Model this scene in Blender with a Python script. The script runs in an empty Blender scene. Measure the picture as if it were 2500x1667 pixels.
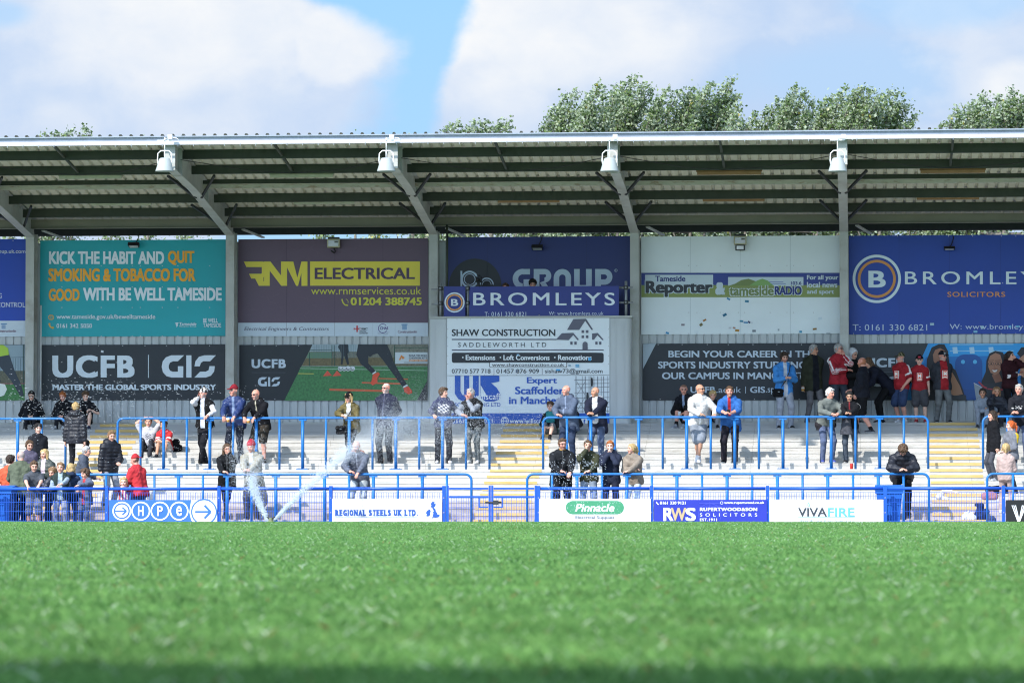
import bpy, bmesh, math, random
import numpy as np
from mathutils import Matrix, Vector
R = math.radians
rng = np.random.default_rng(7)
random.seed(7)
C = bpy.context.scene.collection
SC = bpy.context.scene

# ------------------------------------------------------------------ camera
F_PX, W_PX, H_PX = 9500.0, 2500.0, 1667.0          # focal length and frame of the photograph, in its pixels
CAM = Vector((0.0, 0.0, 0.243))
YAW, PITCH = math.atan(850/9500), math.atan(412/9500)
cam_data = bpy.data.cameras.new('camera')
cam = bpy.data.objects.new('camera', cam_data); C.objects.link(cam)
cam.location = CAM
cam.rotation_euler = (R(90)+PITCH, 0, YAW)
cam_data.sensor_width = 36; cam_data.lens = 36*F_PX/W_PX
cam_data.clip_start = 0.2; cam_data.clip_end = 3000
cam_data.dof.use_dof = True; cam_data.dof.focus_distance = 84; cam_data.dof.aperture_fstop = 9.0
SC.camera = cam
CR = np.array(cam.rotation_euler.to_matrix())
def at(px, py, Y):
    """the point on the plane y = Y behind a pixel of the photograph (used to survey the place)"""
    d = CR @ np.array([(px-W_PX/2)/F_PX, -(py-H_PX/2)/F_PX, -1.0])
    t = Y/d[1]
    return Vector((d[0]*t, Y, CAM.z+d[2]*t))
def X(px, Y, py=1100): return at(px, py, Y).x
def Z(py, Y, px=1500): return at(px, py, Y).z

# ------------------------------------------------------------------ light
SUN = Vector((0.94, 1.44, -1.34)).normalized()      # the way the light travels
sd = bpy.data.lights.new('sun', 'SUN'); so = bpy.data.objects.new('sun', sd); C.objects.link(so)
sd.energy = 3.85; sd.angle = R(0.53); sd.color = (1.0, 0.955, 0.89)
so.rotation_euler = SUN.to_track_quat('-Z', 'Y').to_euler(); so.location = (-20, -20, 30)
SC.view_settings.view_transform = 'Standard'; SC.view_settings.look = 'None'
SC.view_settings.exposure = 0.64; SC.view_settings.gamma = 1.0
SC.cycles.max_bounces = 7; SC.cycles.diffuse_bounces = 4; SC.cycles.transparent_max_bounces = 12
SC.cycles.use_denoising = True; SC.cycles.pixel_filter_type = 'BLACKMAN_HARRIS'; SC.cycles.filter_width = 1.15

world = bpy.data.worlds.new('World'); SC.world = world; world.use_nodes = True
def build_world():
    nt = world.node_tree; nt.nodes.clear()
    N = nt.nodes.new; L = nt.links.new
    def val(x): return x
    def math_(op, a, b=None, c=None, clamp=False):
        n = N('ShaderNodeMath'); n.operation = op; n.use_clamp = clamp
        for i, v in enumerate((a, b, c)):
            if v is None: continue
            if isinstance(v, (int, float)): n.inputs[i].default_value = v
            else: L(v, n.inputs[i])
        return n.outputs[0]
    def smooth(x, a, b):
        n = N('ShaderNodeMapRange'); n.interpolation_type = 'SMOOTHSTEP'
        L(x, n.inputs[0]); n.inputs[1].default_value = a; n.inputs[2].default_value = b
        return n.outputs[0]
    def mix(f, a, b):
        n = N('ShaderNodeMix'); n.data_type = 'RGBA'
        if isinstance(f, (int, float)): n.inputs[0].default_value = f
        else: L(f, n.inputs[0])
        for s, v in ((6, a), (7, b)):
            if isinstance(v, tuple): n.inputs[s].default_value = (*v, 1)
            else: L(v, n.inputs[s])
        return n.outputs[2]
    sky = N('ShaderNodeTexSky'); sky.sky_type = 'NISHITA'; sky.sun_disc = False
    sky.sun_elevation = math.asin(-SUN.z); sky.sun_rotation = math.atan2(-SUN.x, -SUN.y)
    sky.air_density = 1.0; sky.dust_density = 0.6; sky.ozone_density = 1.6
    sc = N('ShaderNodeVectorMath'); sc.operation = 'SCALE'; L(sky.outputs[0], sc.inputs[0]); sc.inputs[3].default_value = 0.12
    tc = N('ShaderNodeTexCoord')
    sep = N('ShaderNodeSeparateXYZ'); L(tc.outputs['Generated'], sep.inputs[0])
    x, y, z = sep.outputs
    # direction as (azimuth, elevation); px/py are the same angles counted in steps of 1/9500 rad
    az = math_('ARCTAN2', x, y); hyp = math_('SQRT', math_('ADD', math_('MULTIPLY', x, x), math_('MULTIPLY', y, y)))
    el = math_('ARCTAN2', z, hyp)
    px = math_('MULTIPLY_ADD', az, 9500, 2100); py = math_('MULTIPLY_ADD', el, -9500, 1245)
    def noise(scale, sx, sy, detail, off, rough=0.55, dist=0.0):
        cx = N('ShaderNodeCombineXYZ')
        L(math_('MULTIPLY', px, sx/1000), cx.inputs[0]); L(math_('MULTIPLY', py, sy/1000), cx.inputs[1]); cx.inputs[2].default_value = off
        n = N('ShaderNodeTexNoise'); n.inputs['Scale'].default_value = scale; n.inputs['Detail'].default_value = detail
        n.inputs['Roughness'].default_value = rough; n.inputs['Distortion'].default_value = dist
        L(cx.outputs[0], n.inputs['Vector']); return n.outputs[0]
    n1 = noise(3.2, 1, 1.3, 8, 3.1, 0.55, 0.15); n2 = noise(1.3, 1, 1.8, 6, 9.4, 0.5); n3 = noise(0.35, 1, 2.2, 5, 1.7); n4 = noise(6.5, 1, 1.35, 9, 5.5, 0.6, 0.3)
    def blob(cx, cy, rx, ry):
        a = math_('DIVIDE', math_('SUBTRACT', px, cx), rx); b = math_('DIVIDE', math_('SUBTRACT', py, cy), ry)
        return math_('SQRT', math_('ADD', math_('MULTIPLY', a, a), math_('MULTIPLY', b, b)))
    warp = math_('MULTIPLY', math_('SUBTRACT', math_('ADD', math_('MULTIPLY', n1, 0.75), math_('MULTIPLY', n4, 0.25)), 0.5), 400)
    pw = math_('ADD', px, warp)
    up_ = math_('MAXIMUM', math_('SUBTRACT', 150, py), 0); dn_ = math_('MAXIMUM', math_('SUBTRACT', py, 150), 0)
    bulge = math_('ADD', math_('MULTIPLY', math_('MULTIPLY', up_, up_), 0.0085), math_('MULTIPLY', math_('MULTIPLY', dn_, dn_), 0.0022))
    # left edge of the blue gap bulges to the right at mid height, the right cloud's edge leans
    left = math_('SUBTRACT', pw, math_('SUBTRACT', 950, bulge))
    right = math_('SUBTRACT', math_('ADD', px, math_('MULTIPLY', warp, 0.55)), math_('MULTIPLY_ADD', py, -0.28, 1150))
    gap = math_('MULTIPLY', smooth(left, -70, 60), math_('SUBTRACT', 1, smooth(right, -26, 34)))
    # thin blue patches high on the right
    patch = math_('MULTIPLY', math_('SUBTRACT', 1, smooth(math_('ADD', blob(2330, -10, 260, 120), math_('MULTIPLY', math_('SUBTRACT', n1, 0.5), 1.3)), 0.55, 1.15)), 0.45)
    patch2 = math_('MULTIPLY', math_('SUBTRACT', 1, smooth(math_('ADD', blob(2090, 195, 300, 120), math_('MULTIPLY', math_('SUBTRACT', n1, 0.5), 1.1)), 0.4, 1.2)), 0.35)
    patch3 = math_('MULTIPLY', math_('SUBTRACT', 1, smooth(math_('ADD', blob(10, 45, 90, 40), math_('MULTIPLY', math_('SUBTRACT', n1, 0.5), 1.1)), 0.4, 1.2)), 0.5)
    hole = math_('MAXIMUM', gap, math_('MAXIMUM', patch3, math_('MAXIMUM', patch, patch2)))
    near = math_('MULTIPLY', math_('SUBTRACT', 1, smooth(blob(1250, 300, 2600, 1500), 0.8, 1.1)), 1)
    far_hole = smooth(n3, 0.48, 0.6)
    holes = math_('ADD', math_('MULTIPLY', hole, near), math_('MULTIPLY', far_hole, math_('SUBTRACT', 1, near)), None, True)
    # light and grey parts of the clouds
    _b = blob
    def blob(*a): return math_('ADD', _b(*a), math_('MULTIPLY', math_('SUBTRACT', n1, 0.5), 2.2))
    lit = math_('SUBTRACT', 1, smooth(blob(420, 30, 430, 215), 0.45, 1.25))
    lit2 = math_('SUBTRACT', 1, smooth(blob(830, 105, 130, 120), 0.6, 1.1))
    lit3 = math_('SUBTRACT', 1, smooth(blob(1330, 60, 480, 200), 0.4, 1.2))
    lit4 = math_('SUBTRACT', 1, smooth(blob(2490, 215, 160, 70), 0.4, 1.2))
    lit5 = math_('MULTIPLY', math_('SUBTRACT', 1, smooth(blob(1220, 215, 170, 130), 0.4, 1.2)), 0.75)
    lits = math_('MAXIMUM', math_('MAXIMUM', lit, lit2), math_('MAXIMUM', lit3, math_('MAXIMUM', lit4, lit5)))
    grey = math_('MULTIPLY', math_('SUBTRACT', 1, smooth(blob(2030, 200, 330, 130), 0.3, 1.25)), 0.5)
    b = math_('ADD', math_('MULTIPLY', lits, 0.55), math_('MULTIPLY', math_('SUBTRACT', math_('ADD', math_('MULTIPLY', n2, 0.5), math_('ADD', math_('MULTIPLY', n1, 0.3), math_('MULTIPLY', n4, 0.28))), 0.44), 2.2))
    b = math_('SUBTRACT', b, grey, None, True)
    cloud = mix(b, (0.345, 0.44, 0.595), (0.61, 0.62, 0.632))
    haze_low = smooth(py, -200, 330)
    blue0 = mix(0.72, sc.outputs[0], (0.145, 0.36, 0.635)); blue = mix(math_('MULTIPLY', haze_low, 0.3), blue0, (0.28, 0.42, 0.585))
    col = mix(holes, cloud, blue)
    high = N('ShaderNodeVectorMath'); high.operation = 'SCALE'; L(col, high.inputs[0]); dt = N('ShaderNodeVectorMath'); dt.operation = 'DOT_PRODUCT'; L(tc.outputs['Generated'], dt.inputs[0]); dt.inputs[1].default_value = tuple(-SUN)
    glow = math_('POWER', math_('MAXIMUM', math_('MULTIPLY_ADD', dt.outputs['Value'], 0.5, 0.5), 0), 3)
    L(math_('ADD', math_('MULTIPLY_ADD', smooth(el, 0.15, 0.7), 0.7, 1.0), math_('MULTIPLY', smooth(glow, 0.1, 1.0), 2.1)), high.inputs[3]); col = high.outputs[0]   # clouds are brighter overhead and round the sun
    below = smooth(el, -0.02, 0.0)
    col = mix(below, (0.10, 0.14, 0.08), col)
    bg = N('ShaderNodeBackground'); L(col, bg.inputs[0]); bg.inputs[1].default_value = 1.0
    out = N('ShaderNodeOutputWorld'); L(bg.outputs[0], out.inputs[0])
build_world()

# ------------------------------------------------------------------ materials
def lin(c):
    if isinstance(c, str): c = tuple(int(c[i:i+2], 16)/255 for i in (0, 2, 4))
    return tuple(v/12.92 if v <= 0.04045 else ((v+0.055)/1.055)**2.4 for v in c)
MATS = {}
def mat(name, col, rough=0.6, metal=0.0, var=0.12, scale=6.0, bump=0.0, bscale=60, spec=0.4, stain=None, stain_amt=0.3, stretch=(1, 1, 1)):
    """procedural surface: base colour varied by two noises, optional stains, optional bump"""
    if name in MATS: return MATS[name]
    m = bpy.data.materials.new(name); m.use_nodes = True
    nt = m.node_tree; N = nt.nodes.new; L = nt.links.new
    p = nt.nodes['Principled BSDF']
    c = lin(col) if isinstance(col, str) else col
    p.inputs['Roughness'].default_value = rough; p.inputs['Metallic'].default_value = metal
    p.inputs['Specular IOR Level'].default_value = spec
    tc = N('ShaderNodeTexCoord'); mp = N('ShaderNodeMapping'); L(tc.outputs['Object'], mp.inputs[0]); mp.inputs['Scale'].default_value = stretch
    n = N('ShaderNodeTexNoise'); n.inputs['Scale'].default_value = scale; n.inputs['Detail'].default_value = 6; L(mp.outputs[0], n.inputs['Vector'])
    ramp = N('ShaderNodeMapRange'); L(n.outputs[0], ramp.inputs[0]); ramp.inputs[1].default_value = 0.25; ramp.inputs[2].default_value = 0.75
    ramp.inputs[3].default_value = 1-var; ramp.inputs[4].default_value = 1+var
    mul = N('ShaderNodeVectorMath'); mul.operation = 'SCALE'; mul.inputs[0].default_value = c; L(ramp.outputs[0], mul.inputs[3])
    colo = mul.outputs[0]
    if stain:
        n2 = N('ShaderNodeTexNoise'); n2.inputs['Scale'].default_value = scale*0.6; n2.inputs['Detail'].default_value = 8; n2.inputs['Roughness'].default_value = 0.68
        L(mp.outputs[0], n2.inputs['Vector'])
        r2 = N('ShaderNodeMapRange'); r2.inputs[1].default_value = 0.52; r2.inputs[2].default_value = 0.72; r2.inputs[4].default_value = stain_amt; L(n2.outputs[0], r2.inputs[0])
        mx = N('ShaderNodeMix'); mx.data_type = 'RGBA'; L(r2.outputs[0], mx.inputs[0]); L(colo, mx.inputs[6])
        mx.inputs[7].default_value = (*(lin(stain) if isinstance(stain, str) else stain), 1); colo = mx.outputs[2]
    L(colo, p.inputs['Base Color'])
    if bump:
        n3 = N('ShaderNodeTexNoise'); n3.inputs['Scale'].default_value = bscale; n3.inputs['Detail'].default_value = 4; L(tc.outputs['Object'], n3.inputs['Vector'])
        bp = N('ShaderNodeBump'); bp.inputs['Strength'].default_value = bump; bp.inputs['Distance'].default_value = 0.02; L(n3.outputs[0], bp.inputs['Height']); L(bp.outputs[0], p.inputs['Normal'])
    MATS[name] = m; return m
def attr_mat(name, rough=0.8, var=0.18, scale=14, bump=0.25, bscale=26, spec=0.25, sss=0.0):
    m = bpy.data.materials.new(name); m.use_nodes = True
    nt = m.node_tree; N = nt.nodes.new; L = nt.links.new; p = nt.nodes['Principled BSDF']
    a = N('ShaderNodeAttribute'); a.attribute_name = 'Col'
    tc = N('ShaderNodeTexCoord'); n = N('ShaderNodeTexNoise'); n.inputs['Scale'].default_value = scale; n.inputs['Detail'].default_value = 5; L(tc.outputs['Object'], n.inputs['Vector'])
    r = N('ShaderNodeMapRange'); r.inputs[1].default_value = 0.25; r.inputs[2].default_value = 0.75; r.inputs[3].default_value = 1-var; r.inputs[4].default_value = 1+var; L(n.outputs[0], r.inputs[0])
    s = N('ShaderNodeVectorMath'); s.operation = 'SCALE'; L(a.outputs['Color'], s.inputs[0]); L(r.outputs[0], s.inputs[3]); L(s.outputs[0], p.inputs['Base Color'])
    p.inputs['Roughness'].default_value = rough; p.inputs['Specular IOR Level'].default_value = spec
    if sss: p.inputs['Subsurface Weight'].default_value = sss; p.inputs['Subsurface Radius'].default_value = (0.02, 0.008, 0.004); p.inputs['Subsurface Scale'].default_value = 0.5
    n3 = N('ShaderNodeTexNoise'); n3.inputs['Scale'].default_value = bscale; n3.inputs['Detail'].default_value = 3; n3.inputs['Distortion'].default_value = 0.6; L(tc.outputs['Object'], n3.inputs['Vector'])
    bp = N('ShaderNodeBump'); bp.inputs['Strength'].default_value = bump; bp.inputs['Distance'].default_value = 0.02; L(n3.outputs[0], bp.inputs['Height']); L(bp.outputs[0], p.inputs['Normal'])
    MATS[name] = m; return m
M_SKIN = attr_mat('skin', 0.55, 0.06, 20, 0.05, 60, 0.35)
M_FAB = attr_mat('fabric', 0.85, 0.24, 11, 0.8, 13, 0.15)
M_HAIR = attr_mat('hair', 0.6, 0.35, 60, 0.6, 70, 0.3)
M_GLOSSY = attr_mat('shiny_shell', 0.3, 0.05, 10, 0.02, 40, 0.5)

# ------------------------------------------------------------------ object helpers
def put(o, parent=None):
    C.objects.link(o)
    if parent is not None: o.parent = parent
    return o
def tag(o, label=None, cat=None, group=None, kind=None):
    if label: o['label'] = label
    if cat: o['category'] = cat
    if group: o['group'] = group
    if kind: o['kind'] = kind
    return o
def thing(name, label, cat, loc=(0, 0, 0), rz=0.0, group=None):
    o = bpy.data.objects.new(name, None); o.empty_display_size = 0.2
    o.location = loc; o.rotation_euler = (0, 0, rz); put(o)
    return tag(o, label, cat, group)
def copy_tree(o, parent=None):
    c = o.copy(); C.objects.link(c)
    if parent is not None: c.parent = parent
    for ch in list(o.children): copy_tree(ch, c)
    return c

class MB:
    """collects boxes, tubes and prisms; build() links them as ONE mesh object"""
    def __init__(s): s.v = []; s.f = []; s.m = []; s.sm = []; s.mats = []
    def mi(s, m):
        if m not in s.mats: s.mats.append(m)
        return s.mats.index(m)
    def add(s, vs, fs, m, smooth=False):
        b = len(s.v); s.v.extend([tuple(v) for v in vs]); i = s.mi(m)
        for f in fs: s.f.append([b+k for k in f]); s.m.append(i); s.sm.append(smooth)
    def box(s, x0, x1, y0, y1, z0, z1, m):
        s.add([(x0,y0,z0),(x1,y0,z0),(x1,y1,z0),(x0,y1,z0),(x0,y0,z1),(x1,y0,z1),(x1,y1,z1),(x0,y1,z1)],
              [(0,3,2,1),(4,5,6,7),(0,1,5,4),(1,2,6,5),(2,3,7,6),(3,0,4,7)], m)
    def bar(s, a, b, w, h, m, up=(0, 0, 1)):
        a, b = Vector(a), Vector(b); d = (b-a).normalized(); r = d.cross(Vector(up))
        if r.length < 1e-4: r = d.cross(Vector((1, 0, 0)))
        r.normalize(); u = r.cross(d)
        vs = [p+r*sx*w/2+u*sz*h/2 for p in (a, b) for sx, sz in ((-1,-1),(1,-1),(1,1),(-1,1))]
        s.add(vs, [(0,1,2,3),(7,6,5,4),(0,4,5,1),(1,5,6,2),(2,6,7,3),(3,7,4,0)], m)
    def tube(s, pts, r, m, n=10, caps=True, closed=False):
        P = [Vector(p) for p in pts]; k = len(P); rs = r if isinstance(r, (list, tuple)) else [r]*k
        vs = []; prev = None
        for i, p in enumerate(P):
            if closed: d = P[(i+1) % k]-P[i-1]
            else: d = P[min(i+1, k-1)]-P[max(i-1, 0)]
            d.normalize()
            if prev is None: prev = d.orthogonal().normalized()
            u = (prev-d*prev.dot(d)).normalized(); prev = u; w = d.cross(u)
            for j in range(n):
                t = 2*math.pi*j/n; vs.append(p+(u*math.cos(t)+w*math.sin(t))*rs[i])
        fs = []
        for i in range(k if closed else k-1):
            a, b = i*n, ((i+1) % k)*n
            for j in range(n): fs.append((a+j, a+(j+1) % n, b+(j+1) % n, b+j))
        if caps and not closed: fs += [tuple(range(n-1, -1, -1)), tuple(range((k-1)*n, k*n))]
        s.add(vs, fs, m, True)
    def lathe(s, prof, m, loc=(0, 0, 0), n=24):
        vs = [(loc[0]+r*math.cos(2*math.pi*j/n), loc[1]+r*math.sin(2*math.pi*j/n), loc[2]+z) for r, z in prof for j in range(n)]
        fs = [(i*n+j, i*n+(j+1) % n, (i+1)*n+(j+1) % n, (i+1)*n+j) for i in range(len(prof)-1) for j in range(n)]
        s.add(vs, fs, m, True)
    def prism_x(s, prof, x0, x1, m):
        """profile of (y, z) points run along x"""
        k = len(prof); vs = [(x, y, z) for x in (x0, x1) for y, z in prof]
        fs = [(i, i+k, (i+1) % k+k, (i+1) % k) for i in range(k)]+[tuple(range(k)), tuple(range(2*k-1, k-1, -1))]
        s.add(vs, fs, m)
    def build(s, name, parent=None, offset=None):
        me = bpy.data.meshes.new(name)
        v = s.v if offset is None else [(a-offset[0], b-offset[1], c-offset[2]) for a, b, c in s.v]
        me.from_pydata(v, [], s.f)
        for m in s.mats: me.materials.append(m)
        me.polygons.foreach_set('material_index', s.m); me.polygons.foreach_set('use_smooth', s.sm)
        me.update()
        bm = bmesh.new(); bm.from_mesh(me); bmesh.ops.recalc_face_normals(bm, faces=bm.faces); bm.to_mesh(me); bm.free()
        return put(bpy.data.objects.new(name, me), parent)
def np_mesh(name, V, Q, mats, parent=None, col=None, smooth=True, attr='Col'):
    """mesh from arrays: V (n,3), Q (m,k)"""
    me = bpy.data.meshes.new(name); k = Q.shape[1]; n = len(Q)
    me.vertices.add(len(V)); me.vertices.foreach_set('co', np.ascontiguousarray(V, np.float32).ravel())
    me.loops.add(n*k); me.loops.foreach_set('vertex_index', np.ascontiguousarray(Q, np.int32).ravel())
    me.polygons.add(n); me.polygons.foreach_set('loop_start', np.arange(0, n*k, k, dtype=np.int32))
    me.polygons.foreach_set('use_smooth', np.full(n, smooth))
    for m in mats: me.materials.append(m)
    if col is not None:
        a = me.attributes.new(attr, 'FLOAT_COLOR', 'POINT')
        a.data.foreach_set('color', np.concatenate([np.asarray(col, np.float32), np.ones((len(V), 1), np.float32)], 1).ravel())
    me.update(calc_edges=True)
    return put(bpy.data.objects.new(name, me), parent)
# ------------------------------------------------------------------ measures of the place (metres)
ZTOP, RISE, TREAD, YTOP = 2.24, 0.137, 0.5, 89.3
def zk(k): return ZTOP-(18-k)*RISE
def yk(k): return YTOP-(18-k)*TREAD
APRON = zk(0)                                        # -0.226
Y_FENCE, Y_LOW, Y_UP, Y_COL, Y_WALL = 79.3, 81.05, 85.5, 90.0, 90.35
Z_LOW, Z_UP, Z_FENCE = Z(1157, Y_LOW), Z(1018.5, Y_UP), Z(1192, Y_FENCE)
STAIRS = [X(223, 85.5, 1080), X(1260, 85.5, 1080), X(2333, 85.5, 1080)]
XL, XR = -36.0, 14.0
M_PAINT = mat('fence_paint', (0.012, 0.085, 0.50), 0.38, var=0.08, scale=3, stain=(0.03, 0.1, 0.35), stain_amt=0.4)
M_LBLUE = mat('barrier_paint', (0.009, 0.135, 0.41), 0.42, var=0.12, scale=4, stain=(0.10, 0.22, 0.36), stain_amt=0.6)
M_STEEL = mat('galvanised_steel', (0.30, 0.32, 0.34), 0.45, metal=0.3, var=0.15, scale=8)
M_FRAME = mat('frame_paint', (0.42, 0.43, 0.405), 0.5, var=0.12, scale=2.2, stain=(0.20, 0.15, 0.10), stain_amt=0.5)
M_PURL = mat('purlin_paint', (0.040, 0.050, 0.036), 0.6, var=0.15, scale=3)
M_DARK = mat('dark_steel', (0.03, 0.032, 0.034), 0.55)
M_BLACK = mat('black_plastic', (0.012, 0.012, 0.014), 0.5)
M_WHITE = mat('white_paint', (0.80, 0.80, 0.79), 0.45, var=0.05, scale=5)
M_RUST = mat('rusty_paint', (0.46, 0.45, 0.38), 0.7, var=0.1, scale=5, stain=(0.22, 0.09, 0.03), stain_amt=0.95, stretch=(1, 1, 4))
M_CLAD = mat('cladding_paint', (0.50, 0.525, 0.53), 0.5, var=0.08, scale=1.2, stain=(0.26, 0.27, 0.27), stain_amt=0.4, stretch=(3, 1, 0.5))

# ------------------------------------------------------------------ ground, pitch, grass
mb = MB(); mb.add([(-900, -900, APRON-.006), (900, -900, APRON-.006), (900, 1200, APRON-.006), (-900, 1200, APRON-.006)], [(0, 1, 2, 3)],
                  mat('ground_tarmac', (0.16, 0.155, 0.15), 0.9, var=0.3, scale=1.5, bump=0.3))
tag(mb.build('ground'), kind='structure')
def pitch_material():
    m = bpy.data.materials.new('turf'); m.use_nodes = True; nt = m.node_tree; N = nt.nodes.new; L = nt.links.new; p = nt.nodes['Principled BSDF']
    tc = N('ShaderNodeTexCoord')
    n1 = N('ShaderNodeTexNoise'); n1.inputs['Scale'].default_value = 40; n1.inputs['Detail'].default_value = 6; L(tc.outputs['Object'], n1.inputs[0])
    n2 = N('ShaderNodeTexNoise'); n2.inputs['Scale'].default_value = 0.7; n2.inputs['Detail'].default_value = 5; L(tc.outputs['Object'], n2.inputs[0])
    a = N('ShaderNodeMath'); a.operation = 'MULTIPLY_ADD'; L(n1.outputs[0], a.inputs[0]); a.inputs[1].default_value = 0.7
    b = N('ShaderNodeMath'); b.operation = 'MULTIPLY'; L(n2.outputs[0], b.inputs[0]); b.inputs[1].default_value = 0.4; L(b.outputs[0], a.inputs[2])
    r = N('ShaderNodeValToRGB'); L(a.outputs[0], r.inputs[0])
    r.color_ramp.elements[0].position = 0.35; r.color_ramp.elements[0].color = (0.028, 0.10, 0.024, 1)
    r.color_ramp.elements[1].position = 0.75; r.color_ramp.elements[1].color = (0.09, 0.22, 0.07, 1)
    L(r.outputs[0], p.inputs['Base Color']); p.inputs['Roughness'].default_value = 0.8
    bp = N('ShaderNodeBump'); bp.inputs['Strength'].default_value = 0.8; bp.inputs['Distance'].default_value = 0.03; L(n1.outputs[0], bp.inputs['Height']); L(bp.outputs[0], p.inputs['Normal'])
    return m
M_TURF = pitch_material()
mb = MB(); mb.add([(-60, -12, 0), (45, -12, 0), (45, 77.3, 0), (-60, 77.3, 0), (-60, 77.9, APRON-.02), (45, 77.9, APRON-.02)], [(0, 1, 2, 3), (3, 2, 5, 4)], M_TURF)
tag(mb.build('pitch'), kind='structure')
def grass():
    P = []; S = []
    for y0, y1, dens, h, w in ((3.2, 8, 5600, .021, .0028), (8, 14, 4000, .021, .0030), (14, 26, 2000, .021, .0040), (26, 45, 900, .022, .0058), (45, 77.3, 330, .024, .009)):
        a0, a1 = (-.2215*y0-1.6, .043*y0+1.6), (-.2215*y1-1.6, .043*y1+1.6)
        area = (y1-y0)*((a0[1]-a0[0])+(a1[1]-a1[0]))/2; n = int(area*dens)
        wa, wb = a0[1]-a0[0], a1[1]-a1[0]; u = rng.random(n)
        y = y0+(y1-y0)*(-wa+np.sqrt(wa*wa+u*(wb*wb-wa*wa)))/(wb-wa)     # even cover of the widening field
        x = (-.2215*y-1.6)+rng.random(n)*(.2645*y+3.2)
        P.append(np.stack([x, y], 1)); S.append(np.tile([[h, w]], (n, 1)))
    # the painted touchline: blades of the strip are white
    P = np.concatenate(P); S = np.concatenate(S); n = len(P)
    hh = S[:, 0]*(0.55+0.9*rng.random(n)); ww = S[:, 1]*(0.7+0.6*rng.random(n))
    clump = (np.sin(P[:, 0]*5.1+np.sin(P[:, 1]*3.7)*2)+np.sin(P[:, 1]*4.3+P[:, 0]*2.1))*0.25
    clump += np.sin(P[:, 0]*0.9+P[:, 1]*0.31)*0.15
    hh *= 1+0.35*clump
    ang = rng.random(n)*math.pi; lean = rng.normal(0, 0.6, (n, 2))*hh[:, None]
    dx, dy = np.cos(ang)*ww/2, np.sin(ang)*ww/2
    V = np.zeros((n, 4, 3)); V[:, 0, :2] = P+np.stack([-dx, -dy], 1); V[:, 1, :2] = P+np.stack([dx, dy], 1)
    V[:, 2, :2] = P+lean*0.75+np.stack([dx, dy], 1)*0.7; V[:, 2, 2] = hh*0.7
    V[:, 3, :2] = P+lean*1.3; V[:, 3, 2] = hh
    V[:, :2, 2] = -0.004
    T = np.arange(n)[:, None]*4+np.array([[0, 1, 2, 3]])
    t = np.clip(rng.random(n)*0.75+0.25*(clump+0.5), 0, 1)[:, None]
    col = np.array([0.038, 0.130, 0.025])*(1-t)+np.array([0.190, 0.355, 0.108])*t
    pale = rng.random(n) < 0.03; col[pale] = (0.42, 0.52, 0.36)  # wet glints put in as a few whitish blades
    dead = rng.random(n) < 0.012; col[dead] = (0.22, 0.15, 0.06)
    yl = 62+0.28*(P[:, 0]+10); line = np.abs(P[:, 1]-yl) < 0.09
    col[line] = np.where(rng.random((line.sum(), 1)) < 0.5, np.array([[0.62, 0.66, 0.62]]), col[line])
    line2 = (np.abs(P[:, 1]-75.6-0.03*P[:, 0]) < 0.10) & (P[:, 0] > -1.6) & (P[:, 0] < 1.6); col[line2] = (0.7, 0.74, 0.7)
    c4 = np.repeat(col, 4, 0)
    m = attr_mat('grass_blade', 0.62, 0.28, 2.2, 0.0, 10, 0.14)
    nt = m.node_tree; p = nt.nodes['Principled BSDF']; out = nt.nodes['Material Output']
    tr = nt.nodes.new('ShaderNodeBsdfTranslucent'); ms = nt.nodes.new('ShaderNodeMixShader'); ms.inputs[0].default_value = 0.3
    nt.links.new(p.inputs['Base Color'].links[0].from_socket, tr.inputs[0]); nt.links.new(p.outputs[0], ms.inputs[1]); nt.links.new(tr.outputs[0], ms.inputs[2]); nt.links.new(ms.outputs[0], out.inputs[0])
    tag(np_mesh('grass', V.reshape(-1, 3), T, [m], col=c4, smooth=False), 'short green grass blades covering the football pitch', 'grass', kind='stuff')
grass()

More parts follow.
